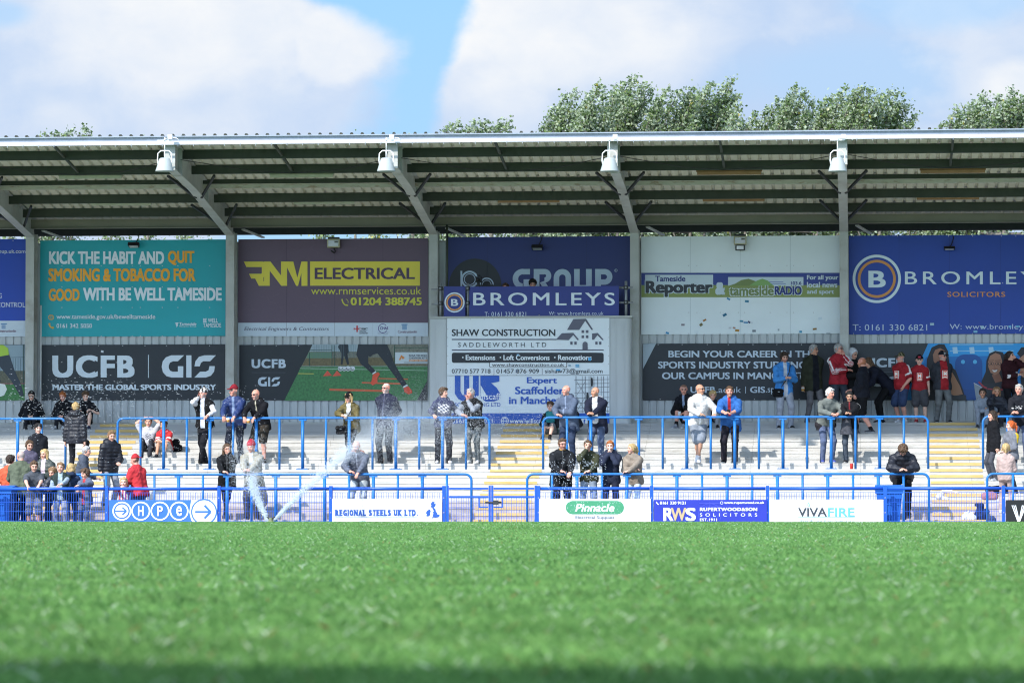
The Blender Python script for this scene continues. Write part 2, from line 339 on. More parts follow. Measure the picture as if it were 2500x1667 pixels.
# ------------------------------------------------------------------ terrace
def terrace_material():
    m = bpy.data.materials.new('painted_concrete'); m.use_nodes = True; nt = m.node_tree; N = nt.nodes.new; L = nt.links.new; p = nt.nodes['Principled BSDF']
    tc = N('ShaderNodeTexCoord'); sp = N('ShaderNodeSeparateXYZ'); L(tc.outputs['Object'], sp.inputs[0])
    def noise(s, st, d=6, r=.6):
        mp = N('ShaderNodeMapping'); mp.inputs['Scale'].default_value = st; L(tc.outputs['Object'], mp.inputs[0])
        n = N('ShaderNodeTexNoise'); n.inputs['Scale'].default_value = s; n.inputs['Detail'].default_value = d; n.inputs['Roughness'].default_value = r; L(mp.outputs[0], n.inputs[0]); return n.outputs[0]
    def mr(x, a, b, c=0., d=1.):
        n = N('ShaderNodeMapRange'); L(x, n.inputs[0]); n.inputs[1].default_value = a; n.inputs[2].default_value = b; n.inputs[3].default_value = c; n.inputs[4].default_value = d; return n.outputs[0]
    def mix(f, a, b):
        n = N('ShaderNodeMix'); n.data_type = 'RGBA'; L(f, n.inputs[0])
        for s, v in ((6, a), (7, b)):
            if isinstance(v, tuple): n.inputs[s].default_value = (*v, 1)
            else: L(v, n.inputs[s])
        return n.outputs[2]
    white = mix(mr(noise(1.3, (1, 2, 5)), .3, .75), (0.53, 0.52, 0.495), (0.41, 0.40, 0.375))
    dirt = mr(noise(1.9, (.7, 3, 11), 9, .72), .50, .70, 0, .85)
    white = mix(dirt, white, (0.26, 0.245, 0.215))
    bare = mix(mr(noise(2.2, (1, 2, 3), 8, .65), .3, .7), (0.30, 0.26, 0.245), (0.44, 0.40, 0.39))
    # paint worn off the lowest steps; the top two steps' shade is painted grey
    wob = N('ShaderNodeMath'); wob.operation = 'MULTIPLY_ADD'; L(noise(.9, (1, 1, 1)), wob.inputs[0]); wob.inputs[1].default_value = .35; L(sp.outputs[2], wob.inputs[2])
    c = mix(mr(wob.outputs[0], .50, .62), bare, white)
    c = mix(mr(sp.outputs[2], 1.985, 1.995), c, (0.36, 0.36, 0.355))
    # expansion joints every 2.4 m
    fr = N('ShaderNodeMath'); fr.operation = 'PINGPONG'; L(sp.outputs[0], fr.inputs[0]); fr.inputs[1].default_value = 1.2
    j = mr(fr.outputs[0], .0, .012, .55, 0.); c = mix(j, c, (0.18, 0.17, 0.15))
    L(c, p.inputs['Base Color']); p.inputs['Roughness'].default_value = .85
    bp = N('ShaderNodeBump'); bp.inputs['Strength'].default_value = .35; bp.inputs['Distance'].default_value = .02; L(noise(14, (1, 1, 1)), bp.inputs['Height']); L(bp.outputs[0], p.inputs['Normal'])
    return m
M_TERR = terrace_material()
M_YEL = mat('yellow_line_paint', (0.52, 0.36, 0.13), 0.75, var=0.12, scale=5, stain=(0.46, 0.42, 0.35), stain_amt=0.6, stretch=(1, 1, 6))
mb = MB()
prof = [(yk(1), APRON)]
for k in range(1, 19):
    prof += [(yk(k), zk(k)-.048), (yk(k)-.011, zk(k)-.05), (yk(k)-.011, zk(k)), (yk(k+1) if k < 18 else 90.6, zk(k))]
nx = 40
vs = [(XL+(XR-XL)*i/nx, y, z) for i in range(nx+1) for y, z in prof]; npf = len(prof)
fs = [(i*npf+j, (i+1)*npf+j, (i+1)*npf+j+1, i*npf+j+1) for i in range(nx) for j in range(npf-1)]
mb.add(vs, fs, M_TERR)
for sx in STAIRS:
    for k in range(1, 19):
        wob = random.uniform(-.02, .02); a, b = sx-.575+wob, sx+.575+wob*.5
        y, z = yk(k)-.011, zk(k)
        mb.add([(a, y-.004, z-.058), (b, y-.004, z-.058), (b, y-.004, z+.004), (a, y-.004, z+.004), (b, y+.07, z+.004), (a, y+.07, z+.004)], [(0, 1, 2, 3), (3, 2, 4, 5)], M_YEL)
o = mb.build('terrace'); tag(o, 'white painted concrete standing terrace with yellow edged stairways', 'terrace', kind='structure')

# ------------------------------------------------------------------ back wall of profiled sheet
def corrugated_x(mb, x0, x1, z0, z1, y, m, pitch=.183, depth=.032, y2=None):
    """vertical ribbed sheet facing -y"""
    pts = []; x = x0
    while x < x1:
        for dx, dy in ((0, depth), (.022, depth), (.036, 0), (pitch-.014, 0)): pts.append((min(x+dx, x1), y+dy))
        x += pitch
    n = len(pts); vs = [(px, py, z0) for px, py in pts]+[(px, py, z1) for px, py in pts]
    mb.add(vs, [(i, i+1, n+i+1, n+i) for i in range(n-1)], m)
w = thing('back_wall', 'pale grey profiled metal wall along the back of the terrace', 'wall', (-10, Y_WALL, ZTOP))
mb = MB(); corrugated_x(mb, XL, XR, ZTOP-.02, 6.50, Y_WALL, M_CLAD)
mb.box(XL, XR, Y_WALL+.04, Y_WALL+.12, ZTOP-.02, 6.50, M_CLAD)
mb.build('metal_sheeting', w, w.location)
mb = MB(); mb.box(XL, XR, Y_WALL-.006, Y_WALL+.14, 6.503, 6.545, M_FRAME); mb.build('top_flashing', w, w.location)
mb = MB(); mb.box(XL, XR, Y_WALL-.03, Y_WALL-.003, ZTOP+.003, ZTOP+.07, M_FRAME); mb.build('base_flashing', w, w.location)

# ------------------------------------------------------------------ canopy
def zs(Y): return 8.035-(Y-83)*.130                   # underside of the roof sheet
cn = thing('stand_canopy', 'long white edged metal canopy roof over the terrace on grey steel frames', 'canopy roof', (-10, Y_COL, ZTOP))
O = tuple(cn.location)
def child(mb, name): return mb.build(name, cn, O)
M_SHEET = mat('roof_sheet_paint', (0.58, 0.56, 0.455), 0.55, var=0.06, scale=1.5, stain=(0.33, 0.33, 0.27), stain_amt=0.5, stretch=(2, .4, 1))
M_SHEETTOP = mat('roof_sheet_back', (0.11, 0.11, 0.115), 0.6)
mb = MB()
prof = []; x = XL; pitch = .226
while x < XR:
    for dx, dz in ((0, 0), (pitch-.085, 0), (pitch-.065, .045), (pitch-.02, .045)): prof.append((x+dx, dz))
    x += pitch
ya, yb = 81.72, 91.5; n = len(prof)
vs = [(px, y, zs(y)+dz) for y in (ya, yb) for px, dz in prof]
mb.add(vs, [(i, i+1, n+i+1, n+i) for i in range(n-1)], M_SHEET)
vs = [(px, y, zs(y)+dz+.006) for y in (ya, yb) for px, dz in prof]
mb.add(vs, [(i, n+i, n+i+1, i+1) for i in range(n-1)], M_SHEETTOP)
child(mb, 'roof_sheet')
# eaves gutter: recessed upper web with its shade painted blue-grey, projecting white lower lip
mb = MB(); zt = zs(81.75)
mb.prism_x([(81.76, zt-.088), (81.69, zt-.095), (81.68, zt-.178), (81.80, zt-.178), (81.80, zt-.088)], XL, XR, mat('gutter_white', (.43, .44, .46), .4, var=.05, scale=2)); mb.prism_x([(81.70, zt+.012), (81.70, zt-.010), (81.755, zt-.016), (81.76, zt-.086), (81.80, zt-.086), (81.80, zt+.012)], XL, XR, mat('web_shade_grey', (.27, .31, .37), .45))
x = XL+.1
while x < XR:
    mb.box(x, x+.012, 81.672, 81.69, zt-.215, zt-.165, M_STEEL); x += .335
child(mb, 'gutter')
PURL = [83.0, 84.5, 86.0, 87.5, 89.0]
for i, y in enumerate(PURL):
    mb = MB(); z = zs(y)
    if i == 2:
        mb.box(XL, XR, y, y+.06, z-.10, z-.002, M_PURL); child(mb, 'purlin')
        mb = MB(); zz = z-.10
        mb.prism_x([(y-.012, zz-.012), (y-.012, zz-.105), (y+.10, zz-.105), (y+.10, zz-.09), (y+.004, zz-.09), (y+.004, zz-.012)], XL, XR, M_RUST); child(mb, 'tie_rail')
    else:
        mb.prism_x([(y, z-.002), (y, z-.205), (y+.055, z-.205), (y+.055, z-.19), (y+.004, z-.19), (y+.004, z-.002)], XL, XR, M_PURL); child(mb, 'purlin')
mb = MB(); mb.prism_x([(89.90, 7.065), (89.90, 6.865), (89.86, 6.862), (89.86, 6.85), (90.02, 6.85), (90.02, 7.065)], XL, XR, mat('beam_paint', (.19, .19, .145), .6, var=.1, scale=2)); child(mb, 'eaves_beam')
mb = MB(); mb.box(XL, XR, 91.15, 91.25, 6.765, 6.95, M_DARK); child(mb, 'rear_purlin')
FR = [X(q, 89.84, 800) for q in (-410, 72, 561, 1058, 1549, 2061, 2590)]
for fx in FR:
    # I-section column
    mb = MB(); a, b = 89.84, 90.26
    zt = 6.74
    mb.box(fx-.1, fx+.1, a, a+.018, ZTOP+.004, zt, M_FRAME); mb.box(fx-.1, fx+.1, b-.018, b, ZTOP+.004, zt, M_FRAME); mb.box(fx-.008, fx+.008, a+.018, b-.018, ZTOP+.004, zt, M_FRAME)
    child(mb, 'column')
    # rafter: web plate with bottom and top flange, tapering to the eaves
    mb = MB(); low = [(81.88, 7.54), (84.7, 7.32), (89.84, 6.67)]; top = [(y, zs(y)-.004) for y, _ in low]; top[2] = (90.26, zs(90.26)-.004); low2 = low+[(90.26, 6.75)]
    poly = low+[(90.26, 6.745)]+top[::-1]
    k = len(poly); vs = [(xx, y, z) for xx in (fx-.007, fx+.007) for y, z in poly]
    mb.add(vs, [tuple(range(k)), tuple(range(2*k-1, k-1, -1))]+[(i, (i+1) % k, (i+1) % k+k, i+k) for i in range(k)], M_FRAME)
    for (y0, z0), (y1, z1) in zip(low[:-1], low[1:]): mb.bar((fx, y0, z0-.008), (fx, y1, z1-.008), 0.2, .016, M_FRAME)
    for ys in (82.8, 86.2): mb.box(fx-.1, fx+.1, ys, ys+.012, (7.44 if ys < 84 else 7.12), zs(ys)-.02, M_FRAME)
    mb.bar((fx, 81.88, zs(81.88)-.014), (fx, 90.26, zs(90.26)-.014), 0.2, .016, M_FRAME)
    mb.box(fx-.11, fx+.11, 81.865, 81.88, 7.5, zs(81.87)-.03, M_FRAME)
    child(mb, 'rafter')
    for s in (-1, 1):
        for (y0, z0), (y1, z1) in (((85.5, 7.2), (84.5, 7.6)), ((88.9, 6.83), (87.55, 7.2))):
            mb = MB(); mb.bar((fx+s*.06, y0, z0), (fx+s*.52, y1, z1), .05, .05, M_DARK); child(mb, 'fly_brace')
    mb = MB(); mb.bar((fx+.3, 89.88, 6.80), (fx+.62, 90.9, 6.68), .08, .03, M_FRAME); child(mb, 'corner_tie')
for fx0, fx1 in zip(FR[:-1], FR[1:]):
    xm = (fx0+fx1)/2-.15
    for (ya, yb), dz in zip(((81.85, 83.0), (83.06, 84.5)), (0, 0)):
        mb = MB(); mb.bar((xm, ya, zs(ya)-.14), (xm, yb, zs(yb)-.14), .05, .05, M_PURL); child(mb, 'strut')
    mb = MB(); mb.tube([(fx0+.1, 82.6, 7.78), (fx0+1.4, 84.0, 7.66), (xm, 84.4, 7.63), (fx1-1.4, 84.0, 7.66), (fx1-.1, 82.6, 7.78)], .008, M_BLACK, 5); child(mb, 'cable')
# fluorescent battens under the purlins
for i, (pc, py) in enumerate(((221, 433), (737, 430), (1780, 423), (2326, 419), (-260, 436), (296, 498), (792, 495), (1291, 491), (1791, 488), (2314, 484))):
    y = 85.2 if i < 5 else 88.2
    p = at(pc, py, y); t = thing('strip_light', None, 'strip light', (p.x, y, p.z), group='strip lights under the canopy roof')
    mb = MB(); w_ = .72
    mb.prism_x([(-.05, .07), (-.05, .03), (.05, .03), (.05, .07)], -w_, w_, mat('batten_rust', (0.23, 0.12, 0.05), 0.7) if i in (2, 3, 7, 8, 9) else mat('batten_green', (0.33, 0.34, 0.24), 0.6)); mb.build('body', t)
    mb = MB(); mb.prism_x([(-.06, .03), (-.04, -.035), (.04, -.035), (.06, .03)], -w_+.02, w_-.02, mat('batten_cover_rust', (0.30, 0.17, 0.08), 0.5) if i in (2, 3, 7, 8, 9) else mat('batten_cover', (0.45, 0.46, 0.36), 0.4)); mb.build('cover', t)
    for sx in (-.45, .45):
        mb = MB(); mb.tube([(sx, 0, .07), (sx, 0, zs(y)-p.z+.0)], .008, M_DARK, 6); mb.build('hanger', t)
    bay = ('teal health', 'purple electrical', 'half-hidden group', 'newspaper', 'round-badge solicitors')
    t['label'] = ('front row' if i < 5 else 'back row')+' strip light under the roof above '+{0: 'the teal banner', 1: 'the purple banner', 2: 'the white newspaper banner', 3: 'the round badge banner', 4: 'the far left banner', 5: 'the teal banner', 6: 'the purple banner', 7: 'the camera platform', 8: 'the white newspaper banner', 9: 'the round badge banner'}[i]

# ------------------------------------------------------------------ horn loudspeakers along the eaves
M_HORN = mat('speaker_white', (0.34, 0.37, 0.36), 0.45, var=0.04)
def horn():
    t = thing('horn_loudspeaker', None, 'loudspeaker', (0, 0, 0), group='bell-shaped loudspeakers hung from the canopy edge')
    mb = MB(); mb.lathe([(0.0, .16), (.10, .155), (.125, .13), (.205, -.13), (.212, -.145), (.195, -.15), (.12, .05), (0, .06)], M_HORN, n=32); mb.build('bell', t)
    mb = MB(); mb.tube([(-.15, 0, .0), (-.165, 0, .10), (-.155, 0, .26), (-.09, 0, .32), (.09, 0, .32), (.155, 0, .26), (.165, 0, .10), (.15, 0, .0)], .014, M_WHITE, 6); mb.build('yoke', t)
    mb = MB(); mb.tube([(0, 0, .32), (0, 0, .62)], .013, M_WHITE, 6); mb.box(-.17, .17, -.02, .02, .545, .565, M_WHITE); mb.tube([(0, -.02, .155), (0, -.02, .32)], .012, M_WHITE, 6); mb.build('hanger', t)
    mb = MB(); mb.box(.08, .18, -.07, .02, .585, .68, M_WHITE); mb.tube([(.08, -.03, .60), (0, -.05, .59), (-.02, -.04, .56)], .009, M_WHITE, 6); mb.tube([(.18, -.03, .61), (.28, -.03, .60), (.34, -.03, .55)], .009, M_WHITE, 6); mb.build('junction_box', t)
    return t
h0 = horn()
for i, (px, wh) in enumerate(((402, 'teal banner'), (943, 'purple banner'), (1488, 'camera platform'), (2045, 'newspaper banner'))):
    o = h0 if i == 0 else copy_tree(h0); p = at(px, 403, 81.52); o.location = p; o.scale = (.94, .94, .94)
    o['label'] = 'white bell-shaped loudspeaker hanging from the roof edge, '+('leftmost of four' if i == 0 else 'second from the left' if i == 1 else 'above the scaffold camera platform' if i == 2 else 'rightmost of four')

# ------------------------------------------------------------------ crush barriers (light blue tube rails)
def barrier(x0, x1, Y, zr, zb, label, end0=True, end1=True, gap=.52):
    t = thing('crush_barrier', label, 'barrier', ((x0+x1)/2, Y, zb), group='blue tube barriers across the terrace'); o = tuple(t.location)
    r = .027; mb = MB(); pts = []
    arc = [(math.cos(a), math.sin(a)) for a in np.linspace(0, math.pi/2, 6)]
    q = .13
    if end0: pts += [(x0, Y, zb)]+[(x0+q-q*c, Y, zr-q+q*s) for c, s in arc]
    else: pts += [(x0, Y, zr)]
    if end1: pts += [(x1-q+q*c, Y, zr-q+q*s) for c, s in arc[::-1]]+[(x1, Y, zb)]
    else: pts += [(x1, Y, zr)]
    mb.tube(pts, r, M_LBLUE, 10); mb.build('top_rail', t, o)
    n = round((x1-x0)/gap)
    for i in range(0 if not end0 else 1, n+1 if not end1 else n):
        x = x0+(x1-x0)*i/n; mb = MB()
        if (n-i) % 2 == 0:
            mb.tube([(x, Y, zb), (x, Y, zr-.03)], .035, M_LBLUE, 10); mb.box(x-.085, x+.085, Y-.025, Y+.025, zr-.06, zr-.028, M_LBLUE)
            mb.box(x-.13, x+.13, Y-.12, Y+.12, zb+.003, zb+.018, M_LBLUE)
            for sx in (-.09, -.05, .05, .09): mb.box(x+sx-.01, x+sx+.01, Y-.1, Y-.08, zb+.018, zb+.045, M_STEEL)
        else: mb.tube([(x, Y, zb), (x, Y, zr-.02)], .026, M_LBLUE, 8)
        mb.build('post', t, o)
    return t
zb_up, zb_lo = zk(10), zk(1)
up = lambda px: X(px, Y_UP, 1080); lo = lambda px: X(px, Y_LOW, 1200)
barrier(up(-190), up(160), Y_UP, Z_UP, zb_up, 'upper blue barrier left of the left stairway', False, True)
barrier(up(287), up(1195), Y_UP, Z_UP, zb_up, 'upper blue barrier between the left and middle stairways')
barrier(up(1326), up(2266), Y_UP, Z_UP, zb_up, 'upper blue barrier between the middle and right stairways')
barrier(up(2400), up(2760), Y_UP, Z_UP, zb_up, 'upper blue barrier right of the right stairway', True, False)
barrier(lo(-330), lo(10), Y_LOW, Z_LOW, zb_lo, 'lower blue barrier behind the crowd at the left edge', False, True)
barrier(lo(141), lo(1151), Y_LOW, Z_LOW, zb_lo, 'lower blue barrier behind the sprinkler jets')
barrier(lo(1287), lo(2268), Y_LOW, Z_LOW, zb_lo, 'lower blue barrier behind the white and blue right-hand boards')
barrier(lo(2410), lo(2790), Y_LOW, Z_LOW, zb_lo, 'lower blue barrier beside the pink tracksuit girl', True, False)

# ------------------------------------------------------------------ pitch-side mesh fence and double gate
fe = lambda px: X(px, Y_FENCE, 1230)
def mesh_panel(mb, x0, x1, z0, z1, Y, dx=.0505, dz=.2, r=.0036):
    n = max(1, round((x1-x0)/dx))
    for i in range(1, n):
        x = x0+(x1-x0)*i/n; mb.box(x-r, x+r, Y-r, Y+r, z0, z1, M_PAINT)
    k = max(1, round((z1-z0)/dz))
    for i in range(k+1):
        z = z0+(z1-z0)*i/k
        for s in (-1, 1): mb.box(x0, x1, Y+s*.006-.003, Y+s*.006+.003, z-.004, z+.004, M_PAINT)
def fence(pxs, label):
    xs = [fe(p) for p in pxs]; t = thing('mesh_fence', label, 'fence', ((xs[0]+xs[-1])/2, Y_FENCE, APRON)); o = tuple(t.location)
    for x in xs:
        mb = MB(); mb.box(x-.034, x+.034, Y_FENCE-.045, Y_FENCE+.035, APRON, Z_FENCE+.055, M_PAINT)
        for z in (.2, .5): mb.box(x-.012, x+.012, Y_FENCE-.052, Y_FENCE-.045, z-.01, z+.01, M_STEEL)
        mb.build('post', t, o)
    for a, b in zip(xs[:-1], xs[1:]):
        mb = MB(); mesh_panel(mb, a+.04, b-.04, APRON+.06, Z_FENCE-.08, Y_FENCE); mb.build('mesh_panel', t, o)
        mb = MB(); mb.tube([(a+.04, Y_FENCE, Z_FENCE), (b-.04, Y_FENCE, Z_FENCE)], .032, M_PAINT, 10); mb.build('top_rail', t, o)
    return t
fence([-290, -12, 261, 535, 808, 1084], 'dark blue mesh fence along the pitch left of the gate')
fence([1315, 1591, 1874, 2161, 2450, 2740], 'dark blue mesh fence along the pitch right of the gate')
g = thing('mesh_gate', 'dark blue double mesh gate in front of the middle stairway', 'gate', (fe(1199), Y_FENCE, APRON)); o = tuple(g.location)
for a, b in ((1093, 1195.5), (1202, 1308)):
    xa, xb = fe(a), fe(b); mb = MB()
    for x in (xa, xb): mb.box(x-.021, x+.021, Y_FENCE-.03, Y_FENCE+.03, APRON+.05, Z_FENCE+.06, M_PAINT)
    for z in (Z_FENCE, Z_FENCE-.17, APRON+.1): mb.box(xa+.03, xb-.03, Y_FENCE-.02, Y_FENCE+.02, z-.02, z+.02, M_PAINT)
    leaf = mb.build('gate_leaf', g, o)
    mb = MB(); mesh_panel(mb, xa+.03, xb-.03, APRON+.12, Z_FENCE-.19, Y_FENCE); mb.build('mesh_panel', leaf)
    mb = MB(); s = xb if a < 1150 else xa; d = -1 if a < 1150 else 1
    x0, x1 = sorted((s+d*.03, s+d*.22)); zc = Z_FENCE-.28
    for q in (zc-.1, zc+.1): mb.box(x0, x1, Y_FENCE-.032, Y_FENCE-.022, q-.012, q+.012, M_PAINT)
    xe = s+d*.21; mb.box(xe-.012, xe+.012, Y_FENCE-.033, Y_FENCE-.021, zc-.1, zc+.1, M_PAINT)
    mb.build('lock_frame', leaf)
    for ob in leaf.children:
        for v in ob.data.vertices: v.co -= Vector(o)
mb = MB(); zc = Z_FENCE-.28; mb.tube([(fe(1185), Y_FENCE-.05, zc), (fe(1225), Y_FENCE-.05, zc)], .016, M_DARK, 8); mb.box(fe(1204), fe(1217), Y_FENCE-.08, Y_FENCE-.03, zc-.05, zc+.04, M_DARK); mb.build('bolt', g, o)

# ------------------------------------------------------------------ camera platform: sheeted box with scaffold rails on top
YB = 89.42
ga, gb = X(1050, YB), X(1541, YB); zt = Z(776, YB)
gt = thing('camera_platform', 'pale grey sheeted platform box standing out from the back wall', 'platform', ((ga+gb)/2, YB, ZTOP)); o = tuple(gt.location)
mb = MB(); mb.box(ga, gb-.14, YB, YB+.86, ZTOP+.004, zt-.003, M_CLAD)
cyl = [(gb-.14+.14*math.sin(a), YB+.14-.14*math.cos(a)) for a in np.linspace(0, math.pi/2, 8)]+[(gb, YB+.86)]
k = len(cyl); mb.add([(x, y, z) for z in (ZTOP+.004, zt-.003) for x, y in cyl], [(i, i+1, k+i+1, k+i) for i in range(k-1)], M_CLAD, True)
for x in (ga+.1, ga+.36, gb-.36, gb-.16): mb.box(x-.012, x+.012, YB-.012, YB-.002, ZTOP+.1, zt-.02, M_CLAD)
mb.build('sheeting', gt, o)
mb = MB(); mb.box(ga-.02, gb+.02, YB-.03, YB+.87, zt, zt+.05, M_FRAME); mb.build('deck', gt, o)
for px in (1074, 1141, 1528):
    x = X(px, YB-.06); mb = MB(); mb.tube([(x, YB+.06, zt+.053), (x, YB+.06, Z(690 if px != 1528 else 686, YB))], .03, M_STEEL, 10)
    for py in (702, 738):
        z = Z(py, YB); mb.box(x-.05, x+.05, YB-.0, YB+.1, z-.045, z+.045, M_DARK); mb.tube([(x, YB-.06, z), (x, YB+.14, z)], .024, M_STEEL, 8)
    mb.build('upright', gt, o)
x = X(1091, 89.6); mb = MB(); mb.tube([(x, 89.62, zt+.053), (x, 89.62, 6.86)], .026, M_PURL, 8); mb.build('upright', gt, o)
for py in (704, 740):
    z = Z(py, YB); mb = MB(); mb.tube([(X(1052, YB), YB+.1, z), (X(1092, YB), YB+.1, z)], .024, M_STEEL, 8); mb.build('rail', gt, o)
    mb = MB(); mb.tube([(X(1508, YB), YB+.1, z+.02), (X(1545, YB), YB+.1, z+.02)], .024, M_STEEL, 8); mb.build('rail', gt, o)
    mb = MB(); mb.tube([(X(1092, YB), YB+.1, z-.06), (X(1508, YB), YB+.1, z-.06)], .024, M_STEEL, 8); mb.build('rail', gt, o)
# white downpipe left of the teal banner
p0, p1 = at(99, 745, 90.25), at(97, 1000, 90.25)
mb = MB(); mb.tube([(p0.x, 90.3, p0.z), (p0.x, 90.3, ZTOP+.005)], .022, M_WHITE, 8)
tag(mb.build('drain_pipe'), 'thin white pipe on the wall beside the leftmost full column', 'pipe')
# ------------------------------------------------------------------ boards and banners: flat printed panels with their lettering as real faces
_TXT = {}
def text_faces(s, bold, sp):
    key = (s, bold, sp)
    if key in _TXT: return _TXT[key]
    cu = bpy.data.curves.new('txt', 'FONT'); cu.body = s; cu.size = 1; cu.offset = bold; cu.space_character = sp
    cu.fill_mode = 'FRONT'; cu.resolution_u = 4
    o = bpy.data.objects.new('txt', cu); C.objects.link(o)
    dg = bpy.context.evaluated_depsgraph_get(); me = o.evaluated_get(dg).to_mesh()
    v = np.array([(p.co.x, p.co.y) for p in me.vertices]); f = [tuple(p.vertices) for p in me.polygons]
    o.evaluated_get(dg).to_mesh_clear(); bpy.data.objects.remove(o); bpy.data.curves.remove(cu)
    _TXT[key] = (v, f); return v, f
def ink(col, rough=.42):
    n = 'print_'+(col if isinstance(col, str) else '%02x%02x%02x' % tuple(int(c*255) for c in col))
    photo = n[6:] in ('3f7a45', '3d7a3c', '6b5f3e', '77786a', '5d5b48'); return mat(n, col, rough, var=.38 if photo else .05, scale=22 if photo else 1.1, spec=.45, bump=.55, bscale=1.3)
class Board:
    """a flat panel surveyed by its corners in the photograph, printed in the photograph's pixel units"""
    def __init__(s, name, label, cat, Y, box, bg, thick=.02, parent=None, step=.004):
        s.Y = Y; s.st = step; x0, y0, x1, y1 = box; s.box = box; s.bg = bg; s.print_ = MB()
        a = at((x0+x1)/2, y1, Y)
        s.o = thing(name, label, cat, (a.x, Y, a.z)); s.off = tuple(s.o.location)
        p, q = at(x0, y1, Y), at(x1, y0, Y); z0 = at(x0, y1, Y).z; z1 = at((x0+x1)/2, y0, Y).z
        mb = MB(); mb.box(p.x, q.x, Y, Y+thick, z0, z1, ink(bg)); mb.build('panel', s.o, s.off)
        s.rails = (p.x, q.x, z0, z1)
    def P(s, pts, layer): return [at(x, y, s.Y-s.st*layer) for x, y in pts]
    def poly(s, pts, col, layer=1):
        s.c = (getattr(s, 'c', 0)+1) % 5; s.print_.add(s.P(pts, layer+s.c*.17), [tuple(range(len(pts)))], ink(col))
    def rect(s, x0, y0, x1, y1, col, layer=1): s.poly([(x0, y0), (x1, y0), (x1, y1), (x0, y1)], col, layer)
    def ring(s, cx, cy, r1, r0, col, layer=1, n=40, a0=0, a1=2*math.pi, ky=1):
        A = np.linspace(a0, a1, n+1)
        pts = [(cx+r*math.cos(a), cy+ky*r*math.sin(a)) for a in A for r in (r1, r0)]
        s.print_.add(s.P(pts, layer), [(2*i, 2*i+2, 2*i+3, 2*i+1) for i in range(n)], ink(col))
    def disc(s, cx, cy, r, col, layer=1, n=32, ky=1): s.poly([(cx+r*math.cos(2*math.pi*i/n), cy+ky*r*math.sin(2*math.pi*i/n)) for i in range(n)], col, layer)
    def line(s, pts, w, col, layer=1):
        for (xa, ya), (xb, yb) in zip(pts[:-1], pts[1:]):
            d = math.hypot(xb-xa, yb-ya) or 1; nx, ny = -(yb-ya)/d*w/2, (xb-xa)/d*w/2
            s.poly([(xa+nx, ya+ny), (xb+nx, yb+ny), (xb-nx, yb-ny), (xa-nx, ya-ny)], col, layer)
    def rrect(s, x0, y0, x1, y1, r, col, layer=1):
        pts = []
        for cx, cy, a in ((x1-r, y0+r, -90), (x1-r, y1-r, 0), (x0+r, y1-r, 90), (x0+r, y0+r, 180)):
            pts += [(cx+r*math.cos(R(a+t)), cy+r*math.sin(R(a+t))) for t in (0, 22, 45, 67, 90)]
        s.poly(pts, col, layer)
    def text(s, body, x0, y0, x1, y1, col, layer=2, bold=.0, shear=0, sp=1.0, grow=0):
        """lettering fitted to its ink box; heavier weights are the same outlines laid again a hair to each side"""
        v, f = text_faces(body, 0, sp); v = v.copy(); v[:, 0] += v[:, 1]*shear
        b = max(bold, 0)*.95; reps = [(0, 0)] if b < .006 else [(-b, -b*.6), (b, -b*.6), (-b, b*.6), (b, b*.6)]+([(0, 0)] if b > .03 else [])
        lo_, hi_ = v.min(0)-(b, b*.6), v.max(0)+(b, b*.6)
        for i, (dx, dy) in enumerate(reps):
            x = x0-grow+(v[:, 0]+dx-lo_[0])/(hi_[0]-lo_[0])*(x1-x0+2*grow); y = y1+grow-(v[:, 1]+dy-lo_[1])/(hi_[1]-lo_[1])*(y1-y0+2*grow)
            s.print_.add(s.P(list(zip(x, y)), layer+i*.17), f, ink(col))
    def done(s, name='lettering', screws=None):
        if s.print_.v: s.print_.build(name, s.o, s.off)
        if screws:
            mb = MB(); m = mat('screw_head', (.5, .5, .5), .4, metal=.5)
            for x, y in screws:
                a = at(x, y, s.Y-.004); mb.box(a.x-.009, a.x+.009, s.Y-.004, s.Y-.0005, a.z-.009, a.z+.009, m)
            mb.build('screw_heads', s.o, s.off)
        return s.o
def remap(src, dst, pts):
    (a, b, c, d), (e, f, g, h) = src, dst
    return [(e+(x-a)/(c-a)*(g-e), f+(y-b)/(d-b)*(h-f)) for x, y in pts]
def gis(b, x0, y0, x1, y1, col):
    S = (1345, 1115, 1797, 1300); D = (x0, y0, x1, y1)
    G = [(1532, 1115), (1480, 1165), (1440, 1165), (1415, 1176), (1404, 1200), (1405, 1225), (1416, 1243), (1437, 1251), (1480, 1251), (1480, 1206), (1525, 1206), (1525, 1300), (1430, 1300), (1385, 1288), (1356, 1256), (1345, 1210), (1354, 1165), (1380, 1132), (1425, 1115)]
    b.poly(remap(S, D, G), col, 2); b.poly(remap(S, D, [(1550, 1115), (1593, 1115), (1593, 1300), (1550, 1300)]), col, 2)
    b.poly(remap(S, D, [(1797, 1115), (1748, 1165), (1692, 1165), (1672, 1178), (1662, 1207), (1618, 1207), (1626, 1165), (1655, 1128), (1700, 1115)]), col, 2)
    b.poly(remap(S, D, [(1788, 1205), (1782, 1250), (1755, 1285), (1712, 1300), (1617, 1300), (1665, 1251), (1712, 1251), (1736, 1238), (1743, 1205)]), col, 2)
def zm(ox, oy, s):
    """pixels of an enlargement of the photograph -> pixels of the photograph"""
    return lambda *v: tuple((a/s+(ox if i % 2 == 0 else oy)) for i, a in enumerate(v))
def zp(z, pts): return [z(*p) for p in pts]
YW = Y_WALL-.03
SCR = lambda x0, x1, y, n: [(x0+(x1-x0)*(i+.5)/n+random.uniform(-4, 4), y) for i in range(n)]
PALE, NAVYP, DARKB = 'dfe8ee', '232f7e', '1d2129'

